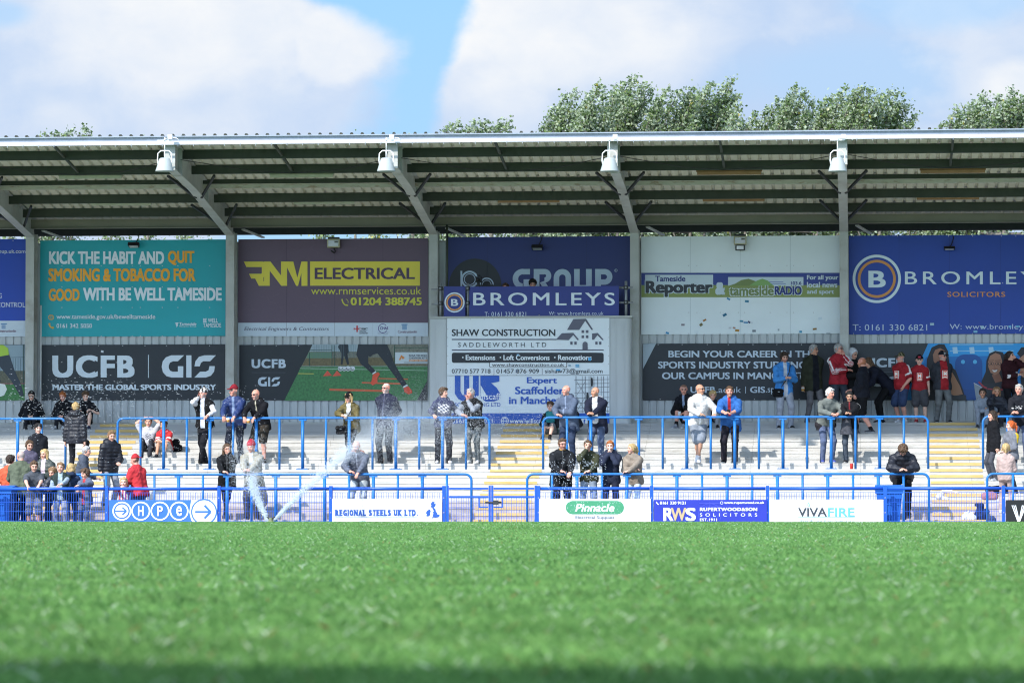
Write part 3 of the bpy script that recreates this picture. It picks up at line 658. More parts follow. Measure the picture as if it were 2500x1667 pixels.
# teal health banner
z = zm(0, 540, 3.4083)
b = Board('wall_banner', 'teal banner on the wall telling smokers to kick the habit', 'banner', YW, (97, 586, 551, 822), '05a0aa')
for s, bx, c, bo in (('KICK THE HABIT AND', (408, 250, 1366, 358), PALE, .045), ('QUIT', (1397, 247, 1617, 366), 'f0a81c', .045), ('SMOKING & TOBACCO FOR', (403, 393, 1627, 502), 'f0a81c', .045),
                     ('GOOD', (405, 562, 663, 664), 'f0a81c', .045), ('WITH BE WELL TAMESIDE', (692, 553, 1845, 662), PALE, .045), ('www.tameside.gov.uk/bewelltameside', (470, 775, 1292, 824), PALE, .008),
                     ('0161 342 5050', (470, 852, 765, 888), PALE, .01), ('Tameside', (1492, 842, 1634, 866), PALE, .02), ('Metropolitan Borough', (1492, 869, 1634, 883), PALE, 0), ('BE WELL', (1690, 808, 1812, 843), PALE, .015), ('TAMESIDE', (1690, 848, 1840, 883), PALE, .015)):
    b.text(s, *z(*bx), c, 2, bo, .2 if s == 'Tameside' else 0)
b.ring(*z(425, 800), 6.8, 5.6, 'e8b030', 2, 20)
for k in (-.5, .5): b.line(zp(z, [(403, 800+k*20), (447, 800+k*20)]), .9, 'e8b030', 2)
for k in (-8, 8): b.line(zp(z, [(425+k, 780), (425+k, 820)]), .9, 'e8b030', 2)
b.line(zp(z, [(410, 855), (414, 872), (428, 886), (440, 890)]), 3.4, 'e8b030', 2); b.disc(*z(411, 856), 2.6, 'e8b030', 2, 10); b.disc(*z(440, 886), 2.6, 'e8b030', 2, 10)
for pts in ([(1457, 845), (1488, 843), (1478, 855), (1460, 853)], [(1460, 856), (1482, 857), (1474, 868), (1464, 864)], [(1470, 868), (1482, 862), (1472, 881), (1466, 878)]): b.poly(zp(z, pts), PALE, 2)
b.done(screws=[z(x, y) for y in (372, 548, 718, 955) for x in (515, 842, 1100, 1168, 1350, 1480, 1745)])

# dark college banner with big lettering
b = Board('wall_banner', 'dark banner reading master the global sports industry', 'banner', YW, (100, 841, 549, 977), DARKB)
b.text('UCFB', *z(435, 1115, 1120, 1302), 'd6e0e8', 2, .05, 0, 1.14); b.rect(*z(1232, 1112, 1238, 1302), 'd6e0e8', 2); gis(b, *z(1345, 1115, 1797, 1300), 'd6e0e8')
b.text('MASTER THE GLOBAL SPORTS INDUSTRY', *z(437, 1357, 1797, 1404), 'd6e0e8', 2, .045)
b.poly(zp(z, [(840, 1073), (862, 1076), (861, 1094), (839, 1091)]), 'c8ccd0', 2); b.done(screws=SCR(110, 540, 844, 8)+SCR(110, 540, 974, 8))

# blue banner at the left edge
b = Board('wall_banner', 'blue banner cut by the left edge of the view', 'banner', YW, (-395, 585, 63.5, 822), '0b3fae')
b.rect(-395, 783, 63.5, 822, 'c8d4df', 1)
b.text('group.uk.com', -16, 609, 62, 621, PALE, 2, .0); b.text('CONTROL', -8, 738, 61.5, 750, PALE, 2, .0); b.text('ING', -16, 716, 4.5, 728, PALE, 2, .0)
b.text('Constructionlin', -8, 804.5, 39, 811, '6b2a52', 2, .01)
for k in range(5): b.rect(4+k*2, 793, 5.2+k*2, 803, '5a86b4', 2)
b.rect(2, 789.5, 17, 792, '5a86b4', 2); b.done(screws=SCR(-380, 60, 588, 9))
# photo board at the left edge
b = Board('wall_banner', 'photo board of a lunging player cut by the left edge', 'banner', YW, (-395, 842, 60, 977), '22262f')
b.rect(-200, 842, 60, 905, '8fa3ae', 1); b.rect(-200, 905, 60, 940, '5d5b48', 1); b.rect(-200, 938, 60, 977, '3d7a3c', 1)
for x in range(-190, 58, 6): b.line([(x, 874), (x, 912)], .7, '2e4a50', 2)
b.line([(-200, 876), (60, 872)], 1, '2e4a50', 2); b.rect(56, 842, 58, 945, '24443c', 2); b.line([(-200, 938), (60, 936)], 1.5, 'a04a58', 2)
b.poly([(-30, 842), (8, 842), (20, 850), (22, 866), (0, 870), (-30, 868)], 'a8c83a', 3); b.poly([(-20, 868), (22, 864), (36, 905), (52, 940), (58, 965), (50, 968), (28, 930), (0, 895)], '2a3340', 3)
b.poly([(-25, 880), (2, 930), (-2, 935), (-30, 900)], '1e2630', 3); b.poly([(-4, 935), (12, 938), (17, 950), (10, 965), (0, 968), (-6, 955)], 'dfe6dc', 4); b.done()

# purple electrical banner
z = zm(540, 540, 3.4089)
YEL, PUR = 'e2d040', '5f4a5c'
b = Board('wall_banner', 'purple banner with yellow electrical lettering', 'banner', YW, (581, 583, 1045, 820.5), PUR)
rs = np.random.default_rng(3)
cr = '665061'
for i in range(60):                                    # the print's faint crackle lines
    x, y = rs.uniform(600, 1030), rs.uniform(705, 785) if i < 45 else rs.uniform(600, 640); p = [(x, y)]
    for j in range(3): x += rs.uniform(-14, 14); y += rs.uniform(-9, 9); p.append((min(max(x, 585), 1040), min(max(y, 588), 786)))
    b.line(p, .7, cr, 1)
for pts in ([(188, 336), (345, 336), (385, 350), (385, 382), (210, 382)], [(340, 336), (385, 350), (385, 430), (350, 470), (322, 460), (338, 430), (338, 380)], [(232, 438), (352, 438), (352, 478), (250, 478)], [(283, 478), (352, 470), (352, 500), (402, 512), (402, 538), (313, 538)],
            [(357, 336), (410, 336), (498, 452), (498, 336), (548, 336), (548, 538), (500, 538), (404, 412), (404, 538), (357, 538)], [(546, 336), (600, 336), (634, 470), (668, 336), (718, 336), (718, 538), (668, 538), (668, 430), (640, 538), (624, 538), (546, 380)]):
    b.poly(zp(z, pts), YEL, 2)
b.rect(*z(740, 335, 1654, 537), YEL, 2); b.text('ELECTRICAL', *z(778, 387, 1612, 483), '4a3450', 3, .03)
b.text('www.rnmservices.co.uk', *z(748, 547, 1665, 610), 'cdc83e', 2, .0); b.text('01204 388745', *z(1077, 634, 1670, 700), 'cdc83e', 2, .035)
b.ring(*z(1033, 672), 7.5, 6.3, 'cdc83e', 2, 14, -1.4, .4); b.line(zp(z, [(1005, 648), (1012, 675), (1030, 697), (1056, 700)]), 3.2, 'cdc83e', 2)
b.rect(*z(140, 845, 1722, 957), 'c6d3df', 1); b.text('Electrical Engineers & Contractors', *z(192, 880, 897, 919), '3d3050', 2, .004, .2)
b.rect(*z(1125, 868, 1137, 922), 'c23038', 2); b.text('NIC', *z(1103, 888, 1165, 903), 'c23038', 3, .05); b.text('EIC', *z(1168, 888, 1220, 903), '20242c', 2, .05); b.text('APPROVED', *z(1150, 912, 1206, 922), '20242c', 2, .03); b.text('CONTRACTOR', *z(1150, 927, 1219, 937), '20242c', 2, .03)
b.ring(*z(1345, 892), 11.5, 10, '4a2c80', 2, 30, .5, 5.6); b.text('CHAS', *z(1322, 878, 1390, 902), '4a2c80', 2, .03); b.rect(*z(1300, 924, 1404, 926), '8088a0', 2); b.rect(*z(1302, 933, 1390, 936), '5a5880', 2)
b.rect(*z(1260, 850, 1261.5, 955), 'a5afba', 2); b.rect(*z(1447, 850, 1448.5, 955), 'a5afba', 2)
for k in range(5): b.rect(*z(1508+k*8, 866, 1512+k*8, 903), '4a86b8', 2)
b.rect(*z(1500, 856, 1550, 864), '4a86b8', 2); b.text('Constructionlin', *z(1470, 908, 1630, 930), '6b2a52', 2, .012)
for x in (542, 944, 1345): b.rect(*z(x, 150, x+2, 955), '46334a', 1)
b.done(screws=[z(x, 948) for x in (155, 340, 520, 720, 918, 970, 1130, 1340, 1525)])

# dark college banner with training photo
def photo_grass(b, pts, layer=1): b.poly(pts, '3d7a3c', layer)
b = Board('wall_banner', 'dark banner with a photo of a player stepping over orange hurdles', 'banner', YW, (584, 841, 1043, 977), '1a1e25')
b.text('UCFB', *z(253, 1147, 538, 1222), 'c3d0dc', 2, .05, 0, 1.14); b.rect(*z(255, 1258, 535, 1260), '6a727e', 2); gis(b, *z(305, 1297, 493, 1373), 'c3d0dc')
b.poly(zp(z, [(760, 1025), (1720, 1023), (1716, 1210), (668, 1210)]), '77786a', 1); b.poly(zp(z, [(668, 1205), (1718, 1203), (1712, 1490), (525, 1492)]), '3f7a45', 2)
b.poly(zp(z, [(760, 1025), (1150, 1024), (1150, 1085), (735, 1085)]), '9aabb2', 2); b.poly(zp(z, [(728, 1090), (920, 1090), (920, 1140), (710, 1140)]), '5f8266', 2); b.poly(zp(z, [(705, 1140), (1718, 1130), (1718, 1200), (675, 1200)]), '6b5f3e', 2)
for i in range(26): x = 765+i*14; b.line(zp(z, [(x, 1028), (x, 1140)]), .6, '5f757c', 3)
for x in (735, 922, 945, 1442): b.line(zp(z, [(x, 1030 if x != 735 else 1090), (x, 1205)]), 1.7, '1e4a3c', 3)
b.line(zp(z, [(735, 1072), (925, 1070)]), 1.2, '1e4a3c', 3); b.line(zp(z, [(1440, 1052), (1720, 1052)]), 1.4, '1e5a4a', 3)
b.line(zp(z, [(668, 1208), (1718, 1208)]), 1.2, '9ba39c', 3); b.line(zp(z, [(655, 1224), (1716, 1242)]), 1.3, 'a8c4ac', 3); b.line(zp(z, [(640, 1267), (770, 1269)]), 1.8, 'c8c05a', 3)
b.poly(zp(z, [(985, 1025), (1055, 1025), (1066, 1095), (1050, 1100), (1065, 1190), (1048, 1192), (1022, 1115), (1010, 1192), (996, 1192), (1000, 1100), (972, 1045)]), '1c232c', 3)
for x in (992, 1024, 1056, 1092):
    b.disc(*z(x, 1226), 6.2, 'd8dde2', 3, 16); b.ring(*z(x, 1226), 4.4, 3, '30343c', 4, 10, .4, 4)
for x in (884, 964): b.poly(zp(z, [(x-38, 1290), (x, 1242), (x+38, 1284)]), 'd8543c', 3)
for x0, y0, x1, y1, w in ((1310, 1308, 1555, 1314, 2.6), (1170, 1343, 1495, 1352, 3.6), (900, 1400, 1345, 1411, 5.2)): b.line(zp(z, [(x0, y0), (x1, y1)]), w, 'cf6238', 3)
b.poly(zp(z, [(1140, 1025), (1380, 1025), (1412, 1098), (1440, 1180), (1480, 1250), (1545, 1355), (1510, 1378), (1430, 1270), (1350, 1160), (1300, 1100), (1262, 1110), (1240, 1130), (1225, 1120), (1222, 1180), (1285, 1245), (1255, 1268), (1160, 1185), (1125, 1110)]), '1d232c', 4)
b.poly(zp(z, [(1255, 1268), (1285, 1245), (1292, 1256), (1262, 1274)]), 'd8dde0', 4); b.poly(zp(z, [(1262, 1276), (1305, 1256), (1322, 1270), (1300, 1305), (1300, 1345), (1260, 1366), (1245, 1352), (1256, 1310)]), 'e0512e', 5)
b.poly(zp(z, [(1512, 1376), (1546, 1356), (1556, 1368), (1518, 1386)]), 'd8dde0', 4); b.poly(zp(z, [(1518, 1386), (1558, 1372), (1588, 1410), (1590, 1428), (1560, 1440), (1525, 1420)]), 'e0512e', 5)
b.rect(*z(1448, 1090, 1718, 1186), 'c8d2d6', 4); b.text('REAR VEHICLE', *z(1562, 1110, 1712, 1125), '4a505a', 5, .03); b.text('CHEVRON KITS', *z(1562, 1130, 1712, 1146), '4a505a', 5, .03); b.rect(*z(1562, 1150, 1716, 1166), 'd08a50', 5); b.text('NEXT DAY DELIVERY', *z(1568, 1153, 1710, 1163), 'e8e4dc', 6, .03); b.rect(*z(1520, 1172, 1714, 1178), '7a828a', 5)
b.poly(zp(z, [(1478, 1155), (1498, 1112), (1528, 1135), (1512, 1150), (1500, 1135), (1492, 1155)]), 'd8853c', 5)
b.poly(zp(z, [(1714, 1325), (1712, 1490), (1630, 1490)]), '20252c', 6); b.done(screws=SCR(594, 760, 844, 3)+SCR(594, 690, 974, 3))

# big navy board behind the platform
z = zm(1040, 540, 3.0148)
b = Board('wall_banner', 'navy banner half hidden behind the camera platform rail', 'banner', YW, (1093, 578, 1540, 790), '13256c')
A = np.linspace(0, 2*math.pi, 41)[:-1]; b.poly([(x, y) for x, y in [z(362+195*math.cos(a), 480+205*math.sin(a)) for a in A]], '14181f', 1)
c = z(322, 428); b.ring(*c, 21, 16.5, 'b6c8d8', 2); b.ring(*c, 14, 12.3, 'b6c8d8', 2); b.rect(*z(254, 366, 267, 600), 'b6c8d8', 2)
c = z(447, 468); b.ring(*c, 17.5, 14.5, 'b6c8d8', 2, 20, math.pi, 2*math.pi); b.ring(*c, 11.5, 10, 'b6c8d8', 2, 20, math.pi, 2*math.pi)
col = 'b6c8d8'
def arch(x0, x1, y0, w, y1=540): # an n-shaped letter part
    xa, ya, xb, yb = z(x0, y0, x1, y1); r = (xb-xa)/2; b.ring((xa+xb)/2, ya+r, r, r-w, col, 2, 20, math.pi, 2*math.pi); b.rect(xa, ya+r, xa+w, yb, col, 2); b.rect(xb-w, ya+r, xb, yb, col, 2)
xa, ya = z(637, 352); b.ring(*z(712, 425), 24.5, 11, col, 2, 24, math.pi*.5, math.pi*1.6); b.rect(*z(712, 352, 765, 392), col, 2); b.rect(*z(718, 428, 765, 500), col, 2)
b.rect(*z(793, 352, 835, 520), col, 2); b.rect(*z(835, 352, 872, 392), col, 2); b.ring(*z(872, 402), 16.6, 4, col, 2, 20, -math.pi/2, math.pi/2); b.poly(zp(z, [(838, 452), (872, 440), (925, 520), (876, 520)]), col, 2)
arch(940, 1068, 352, 13.5)
b.rect(*z(1090, 352, 1131, 480), col, 2); b.rect(*z(1178, 352, 1220, 520), col, 2); b.rect(*z(1131, 470, 1178, 520), col, 2)
b.rect(*z(1245, 352, 1288, 520), col, 2); b.rect(*z(1288, 352, 1320, 392), col, 2); b.ring(*z(1314, 410), 19.3, 6, col, 2, 24, -math.pi/2, math.pi/2); b.rect(*z(1288, 428, 1316, 468), col, 2)
b.ring(*z(1398, 363), 3.8, 3, col, 2, 14); b.text('R', *z(1394, 357, 1402, 369), col, 2)
for x in (450, 815, 1180): b.rect(*z(x, 118, x+2, 478), '101c58', 1)
b.done()

# navy banners on the platform rail
b = Board('rail_banner', 'small navy banner with a round ringed badge on the platform rail', 'banner', YB-.0, (1083.5, 699, 1136, 774), NAVYP, .012)
c = z(210, 598); b.ring(*c, 24.6, 21.2, 'd5dfe8', 2); b.ring(*c, 19.8, 16.6, 'e09a4a', 2); b.text('B', *z(184, 573, 237, 623), 'd5dfe8', 2, .03); b.done()
b = Board('rail_banner', 'long navy solicitors banner across the platform rail', 'banner', YB-.0, (1145.5, 699, 1511, 774), NAVYP, .012)
b.text('BROMLEYS', *z(347, 526, 1390, 620), 'd5dfe8', 2, .012, 0, 1.25); b.text('T: 0161 330 6821', *z(432, 668, 737, 699), 'c5cfe0', 2, 0, 0, 1.1); b.text('W: www.bromleys.co.uk', *z(905, 665, 1307, 699), 'c5cfe0', 2, 0, 0, 1.1)
b.done()

# builder's banner on the platform front
YBF = YB-.034
b = Board('platform_banner', 'white builder banner with a grey house drawing on the platform front', 'banner', YBF, (1091.4, 777, 1487.8, 916.2), 'dfe6ea', .012)
DK, GR = '24282f', '5b5b6a'
b.text('SHAW CONSTRUCTION', *z(190, 795, 952, 845), DK, 2, .022); b.text('SADDLEWORTH LTD', *z(236, 893, 885, 926), '3a3e48', 2, -.004, 0, 1.5)
b.rect(*z(190, 866, 960, 874), GR, 2); b.rect(*z(190, 944, 1308, 952), GR, 2)
b.rrect(*z(190, 967, 1308, 1042), 5, '23242c', 1)
for s, bx in (('Extensions', (292, 984, 510, 1022)), ('Loft Conversions', (570, 984, 910, 1022)), ('Renovations', (972, 984, 1220, 1022))): b.text(s, *z(*bx), 'dfe6ea', 2, .03)
for x in (271, 548, 948): b.disc(*z(x, 1002), 2, 'dfe6ea', 2, 10)
b.rrect(*z(466, 1036, 1038, 1076), 3, '23242c', 3); b.rrect(*z(470, 1039, 1034, 1073), 2.6, 'dfe6ea', 4); b.text('www.shawconstruction.co.uk', *z(486, 1044, 1017, 1069), '30343c', 5, .012)
for s, bx in (('07710 577 718', (190, 1087, 475, 1119)), ('01457 876 909', (518, 1087, 832, 1119)), ('sishaw73@gmail.com', (875, 1085, 1300, 1127))): b.text(s, *z(*bx), '33363e', 2, .008)
for x in (499, 854): b.rect(*z(x, 1085, x+3, 1128), GR, 2)
for pts in ([(1038, 800), (1085, 720), (1178, 718), (1230, 798), (1218, 800), (1172, 733), (1128, 800)], [(955, 872), (1000, 824), (1085, 822), (1126, 872), (1114, 874), (1084, 838), (1050, 875)], [(1222, 872), (1222, 826), (1264, 822), (1308, 872), (1298, 875), (1262, 838), (1236, 872)]): b.poly(zp(z, pts), GR, 2)
for x in (1145, 1177):
    for y in (802, 840): b.rect(*z(x, y, x+18, y+20), GR, 2)
for x in (1062, 1092, 1246, 1274): b.rect(*z(x, 886, x+17, 908), GR, 2)
b.rect(*z(1152, 905, 1190, 945), GR, 2); b.disc(*z(1171, 905), 6.3, GR, 2, 20)
for x, y, w, h, c in ((1195, 1002, 20, 24, '3aa0d8'), (668, 978, 18, 12, '9ac4e0'), (1100, 1054, 28, 9, '5aa8d0'), (1100, 1066, 28, 8, '5aa8d0'), (958, 1088, 30, 12, '3aa0d8'), (660, 1093, 14, 22, '6a7888'), (1048, 1056, 18, 12, '8aa8b8')): b.rect(*z(x, y, x+w, y+h), c, 6)
b.done(screws=[z(x, y) for y in (722, 1130) for x in (228, 328, 430, 497, 600, 668, 735, 838, 940, 1040, 1140, 1235)]+[z(x, y) for x in (160, 1344) for y in (795, 855, 920, 990, 1050)])
# scaffolder's banner below it
b = Board('platform_banner', 'white and blue scaffolder banner at the foot of the platform', 'banner', YBF+.003, (1091.4, 917, 1487.8, 1044), 'dde5ea', .012)
BL = '1f55b5'
b.rect(*z(155, 1412, 1350, 1519), BL, 1)
b.poly(zp(z, [(212, 1137), (254, 1137), (254, 1250), (268, 1278), (280, 1278), (280, 1137), (318, 1137), (318, 1250), (330, 1278), (345, 1278), (345, 1137), (388, 1137), (388, 1280), (360, 1310), (325, 1326), (275, 1326), (238, 1308), (212, 1270)]), BL, 2)
b.poly(zp(z, [(400, 1137), (540, 1137), (540, 1180), (480, 1190), (520, 1225), (548, 1270), (540, 1310), (500, 1326), (440, 1326), (400, 1300)]), BL, 2); b.poly(zp(z, [(402, 1205), (452, 1290), (402, 1290)]), 'dde5ea', 3)
b.text('willscaff', *z(352, 1265, 550, 1312), 'eef2f5', 4, .005); b.text('SCAFFOLDING LTD', *z(212, 1335, 548, 1363), BL, 2, .008)
for s, bx in (('Expert', (742, 1147, 965, 1206)), ('Scaffolders', (655, 1217, 1047, 1273)), ('in Manchester', (610, 1290, 1098, 1345))): b.text(s, *z(*bx), BL, 2, .03)
for i, y in enumerate((1168, 1196, 1224, 1262, 1300, 1336, 1372, 1400)): b.line(zp(z, [(1092+(i % 3)*10, y), (1349, y-4)]), 1.1, '6a6f78', 2)
for i, x in enumerate((1104, 1150, 1172, 1200, 1214, 1236, 1264, 1290, 1308, 1338)): b.line(zp(z, [(x, 1140), (x, 1410)]), .9 if i % 2 else 1.4, '50555e', 2)
for k in (0, 1): b.line(zp(z, [(1110, 1400-k*120), (1172, 1290-k*110)]), .8, '50555e', 2); b.line(zp(z, [(1110, 1290-k*110), (1172, 1400-k*120)]), .8, '50555e', 2)
for x, y in ((1220, 1180), (1188, 1290)): b.poly(zp(z, [(x-6, y-28), (x+6, y-28), (x+9, y), (x+7, y+34), (x-7, y+34), (x-9, y)]), '24282e', 3)
b.text('0161 301 5071', *z(190, 1455, 490, 1485), PALE, 2, .01); b.text('www.willscaff.co.uk', *z(617, 1452, 985, 1484), PALE, 2, .008)
b.ring(*z(580, 1468), 9.6, 8, PALE, 2, 20); b.ring(*z(580, 1468), 4.5, 3.4, PALE, 2, 16, ky=2); b.line(zp(z, [(553, 1468), (607, 1468)]), 1.2, PALE, 2)
b.disc(*z(1165, 1472), 9, PALE, 2, 20); b.text('f', *z(1159, 1456, 1173, 1492), BL, 3, .04); b.disc(*z(1228, 1472), 9, PALE, 2, 20)
b.done()

# newspaper board
z = zm(1540, 540, 3.4093)
b = Board('wall_banner', 'white board with a blue and green newspaper and radio strip', 'banner', YW, (1565.5, 576.5, 2050, 816.5), 'e2eaec')
b.rect(*z(88, 430, 1739, 532), '2b3c8c', 1); b.rect(*z(88, 532, 1739, 633), '87954f', 1)
b.rect(*z(119, 446, 685, 556), 'c3d2da', 2); b.text('Tameside', *z(203, 455, 455, 502), '2a357a', 3, .035)
b.text('Reporter', *z(123, 497, 682, 628), 'c3d2da', 3, .10, grow=2.0); b.text('Reporter', *z(123, 497, 682, 628), '2c3038', 4, .05)
b.text('&', *z(703, 508, 787, 613), 'c3d2da', 3, .07)
b.rect(*z(810, 465, 1437, 537), 'c3d2da', 2); b.poly(zp(z, [(818, 537), (870, 520), (920, 490), (980, 479), (1040, 500), (1085, 537)]), '75854a', 3); b.poly(zp(z, [(985, 537), (1050, 495), (1095, 479), (1140, 495), (1190, 537)]), '7fa65e', 4)
for y, x0 in ((502, 1150), (518, 1170)): b.rect(*z(x0, y, x0+120, y+6), '7a88b8', 3)
b.text('103.6', *z(1333, 502, 1420, 530), '2a357a', 3, .03); b.text('tameside', *z(820, 538, 1190, 618), 'd6e0e2', 5, .10, grow=1.6); b.text('tameside', *z(820, 538, 1190, 618), '74854c', 6, .04)
b.text('RADIO', *z(1197, 540, 1423, 614), 'd6e0e2', 5, .08, grow=1.6); b.text('RADIO', *z(1197, 540, 1423, 614), '2a357a', 6, .05)
for s, bx in (('For all your', (1466, 449, 1728, 497)), ('local news', (1466, 506, 1720, 553)), ('and sport', (1466, 568, 1692, 615))): b.text(s, *z(*bx), 'c9d6dc', 3, .035)
for x in (497, 910, 1328): b.rect(*z(x, 124, x+1.5, 430), '96a3aa', 1); b.rect(*z(x, 636, x+1.5, 942), '96a3aa', 1)
for x, y, w, h, a, c in ((813, 647, 30, 14, 30, '2f7fae'), (966, 667, 32, 18, 5, '2a7a98'), (782, 780, 34, 20, -30, '1f6a8c'), (921, 832, 30, 14, 5, '2a86a8'), (957, 843, 36, 12, 3, '2f7fae'), (985, 840, 22, 14, 40, '3a3c6a'), (1008, 846, 18, 12, 0, 'd4dbe0'), (614, 824, 30, 14, -25, 'a5722c'), (585, 861, 26, 22, -40, '6a6238'), (434, 862, 28, 16, 0, '8a7f86'), (860, 888, 22, 14, 10, 'b08470'), (826, 888, 22, 14, 0, 'c4c8cc'), (886, 909, 34, 18, 5, 'b0802c'), (1026, 913, 28, 18, 0, '747c86'), (304, 930, 26, 16, 15, '2f8fc0'), (543, 920, 32, 18, 0, 'dde6ea'), (1414, 920, 22, 18, 0, '3a92b4'), (1531, 897, 32, 16, -5, '8f6a24'), (1576, 810, 32, 20, -15, 'd2dee4'), (1230, 904, 14, 16, 0, '9aa5ac'), (1644, 934, 34, 10, 0, '9aa5ac')):
    ca, sa = math.cos(R(a)), math.sin(R(a)); b.poly(zp(z, [(x+ca*dx*w/2-sa*dy*h/2, y+sa*dx*w/2+ca*dy*h/2) for dx, dy in ((-1, -1), (1, -1), (1, 1), (-1, 1))]), c, 2)
b.done(screws=[z(x, y) for y in (370, 760, 935) for x in (482, 550, 745, 895, 948, 1160, 1300, 1355, 1520)])
# career banner
b = Board('wall_banner', 'dark banner inviting people to begin a career', 'banner', YW, (1569, 838, 2049, 977), DARKB)
b.poly(zp(z, [(101, 1021), (210, 1019), (101, 1230)]), 'aebcc6', 1); b.poly(zp(z, [(1732, 1330), (1732, 1488), (1650, 1488)]), 'aebcc6', 1)
for s, bx in (('BEGIN YOUR CAREER IN THE', (313, 1077, 1540, 1133)), ('SPORTS INDUSTRY STUDYING AT', (227, 1167, 1605, 1225)), ('OUR CAMPUS IN MANCHESTER', (260, 1257, 1545, 1314)), ('UCFB', (497, 1376, 703, 1428)), ('GIS', (993, 1376, 1118, 1428))): b.text(s, *z(*bx), 'bfccd8', 2, .03)
b.text('.ac.uk', *z(712, 1378, 918, 1427), 'bfccd8', 2); b.rect(*z(953, 1375, 958, 1432), 'bfccd8', 2); b.text('.sport', *z(1124, 1382, 1292, 1440), 'bfccd8', 2)
b.done(screws=SCR(1580, 2040, 841, 8)+SCR(1580, 2040, 974, 8))

# big blue solicitors board
z = zm(2040, 540, 3.4087)
b = Board('wall_banner', 'large blue wall banner with a big round badge at the right', 'banner', YW, (2073, 574, 2580, 816.5), '183f9e')
c = z(343, 480); b.ring(*c, 59, 52.3, 'd4e4ec', 2, 60); b.ring(*c, 46.5, 40, 'd08e48', 2, 60); b.text('B', *z(273, 413, 417, 552), 'd4e4ec', 2, .03)
b.text('BROMLEYS', *z(577, 418, 1790, 526), 'd4e4ec', 2, .008, 0, 1.3); b.text('SOLICITORS', *z(930, 588, 1412, 630), 'd08e48', 2, .015, 0, 1.15)
b.text('T: 0161 330 6821', *z(142, 858, 762, 910), 'b9c8dc', 2, -.004, 0, 1.05); b.text('W: www.bromleys.co.uk', *z(950, 856, 1800, 912), 'b9c8dc', 2, -.004, 0, 1.05)
for x in (527, 947, 1370): b.rect(*z(x, 116, x+2.5, 940), '16327e', 1)
for x, y, w, h, c in ((787, 847, 32, 20, '9fc0d0'), (1148, 910, 32, 18, '7ab0d0'), (1208, 870, 24, 26, '9fc0d0'), (1440, 868, 22, 18, '6ab0d8'), (1500, 868, 30, 14, '5aa8c8')): b.rect(*z(x, y, x+w, y+h), c, 3)
b.done(screws=[z(x, y) for y in (125, 935) for x in (150, 515, 720, 940, 1140, 1380, 1500)]+[z(x, 515) for x in (525, 930, 1390)])
# college board with the portrait photo
b = Board('wall_banner', 'dark banner with a photo of smiling students on blue seats', 'banner', YW, (2076.5, 838, 2580, 977), '282d34')
b.text('UCFB', *z(245, 1138, 575, 1215), 'c6d2dc', 2, .05, 0, 1.14); b.rect(*z(250, 1254, 570, 1257), '6a727e', 2); gis(b, *z(300, 1290, 520, 1375), 'c6d2dc')
b.poly(zp(z, [(770, 1018), (1840, 1016), (1840, 1488), (560, 1488)]), '1a76c0', 1); b.poly(zp(z, [(770, 1018), (1840, 1016), (1840, 1110), (730, 1130)]), '2b9ade', 2)
b.poly(zp(z, [(560, 1488), (770, 1018), (800, 1018), (680, 1300), (640, 1488)]), '2c90d2', 2)
for y in (1026, 1080): b.line(zp(z, [(950, y), (1480, y-2)]), 2.5, '8fc4e4', 3)
for x in (990, 1130, 1290): b.poly(zp(z, [(x-18, 1048), (x+22, 1046), (x+28, 1100), (x-12, 1102)]), 'a8cde4', 3)
b.rrect(*z(995, 1108, 1220, 1400), 22, '17509a', 3); b.rect(*z(1005, 1300, 1215, 1486), '154a90', 3)
for x in (1060, 1160): b.disc(*z(x, 1170), 5, '58b4e4', 4, 16)
def girl(hair, face, mouth, skin):
    b.poly(zp(z, hair), '1e1a20', 4); b.poly(zp(z, face), skin, 5)
girl([(745, 1488), (760, 1150), (800, 1050), (860, 1022), (905, 1024), (935, 1080), (950, 1200), (1000, 1240), (1060, 1400), (1085, 1488)], [(810, 1110), (830, 1070), (870, 1055), (905, 1075), (915, 1130), (900, 1190), (870, 1215), (835, 1200), (815, 1160)], 0, '9a6a52')
b.poly(zp(z, [(960, 1240), (990, 1290), (1035, 1370), (1060, 1440), (990, 1452), (960, 1440)]), 'a87858', 5); b.poly(zp(z, [(960, 1452), (1085, 1446), (1090, 1488), (960, 1488)]), '23262c', 6)
girl([(1200, 1488), (1215, 1330), (1250, 1250), (1255, 1160), (1280, 1100), (1330, 1078), (1390, 1090), (1420, 1140), (1430, 1260), (1450, 1350), (1470, 1488)], [(1268, 1170), (1285, 1120), (1330, 1095), (1370, 1110), (1385, 1160), (1382, 1220), (1360, 1262), (1325, 1280), (1290, 1260), (1272, 1215)], 0, 'a5745a')
for x in (1295, 1352): b.ring(*z(x, 1185), 7.2, 6, '20242a', 6, 16, ky=.62); b.disc(*z(x, 1185), 2, '1a1414', 6, 10); b.line(zp(z, [(x-26, 1160), (x+22, 1157)]), 1.2, '2a1c18', 6)
b.poly(zp(z, [(1300, 1236), (1325, 1240), (1348, 1232), (1338, 1252), (1318, 1256)]), 'e0dcd8', 6); b.line(zp(z, [(1298, 1234), (1350, 1230)]), 1.2, '7a3a34', 6); b.line(zp(z, [(1322, 1190), (1318, 1218), (1332, 1220)]), 1.1, '85563f', 6)
b.poly(zp(z, [(1300, 1280), (1360, 1262), (1390, 1330), (1330, 1345)]), '8a5a44', 5); b.poly(zp(z, [(1180, 1488), (1230, 1350), (1330, 1345), (1420, 1330), (1480, 1488)]), '23242c', 6)
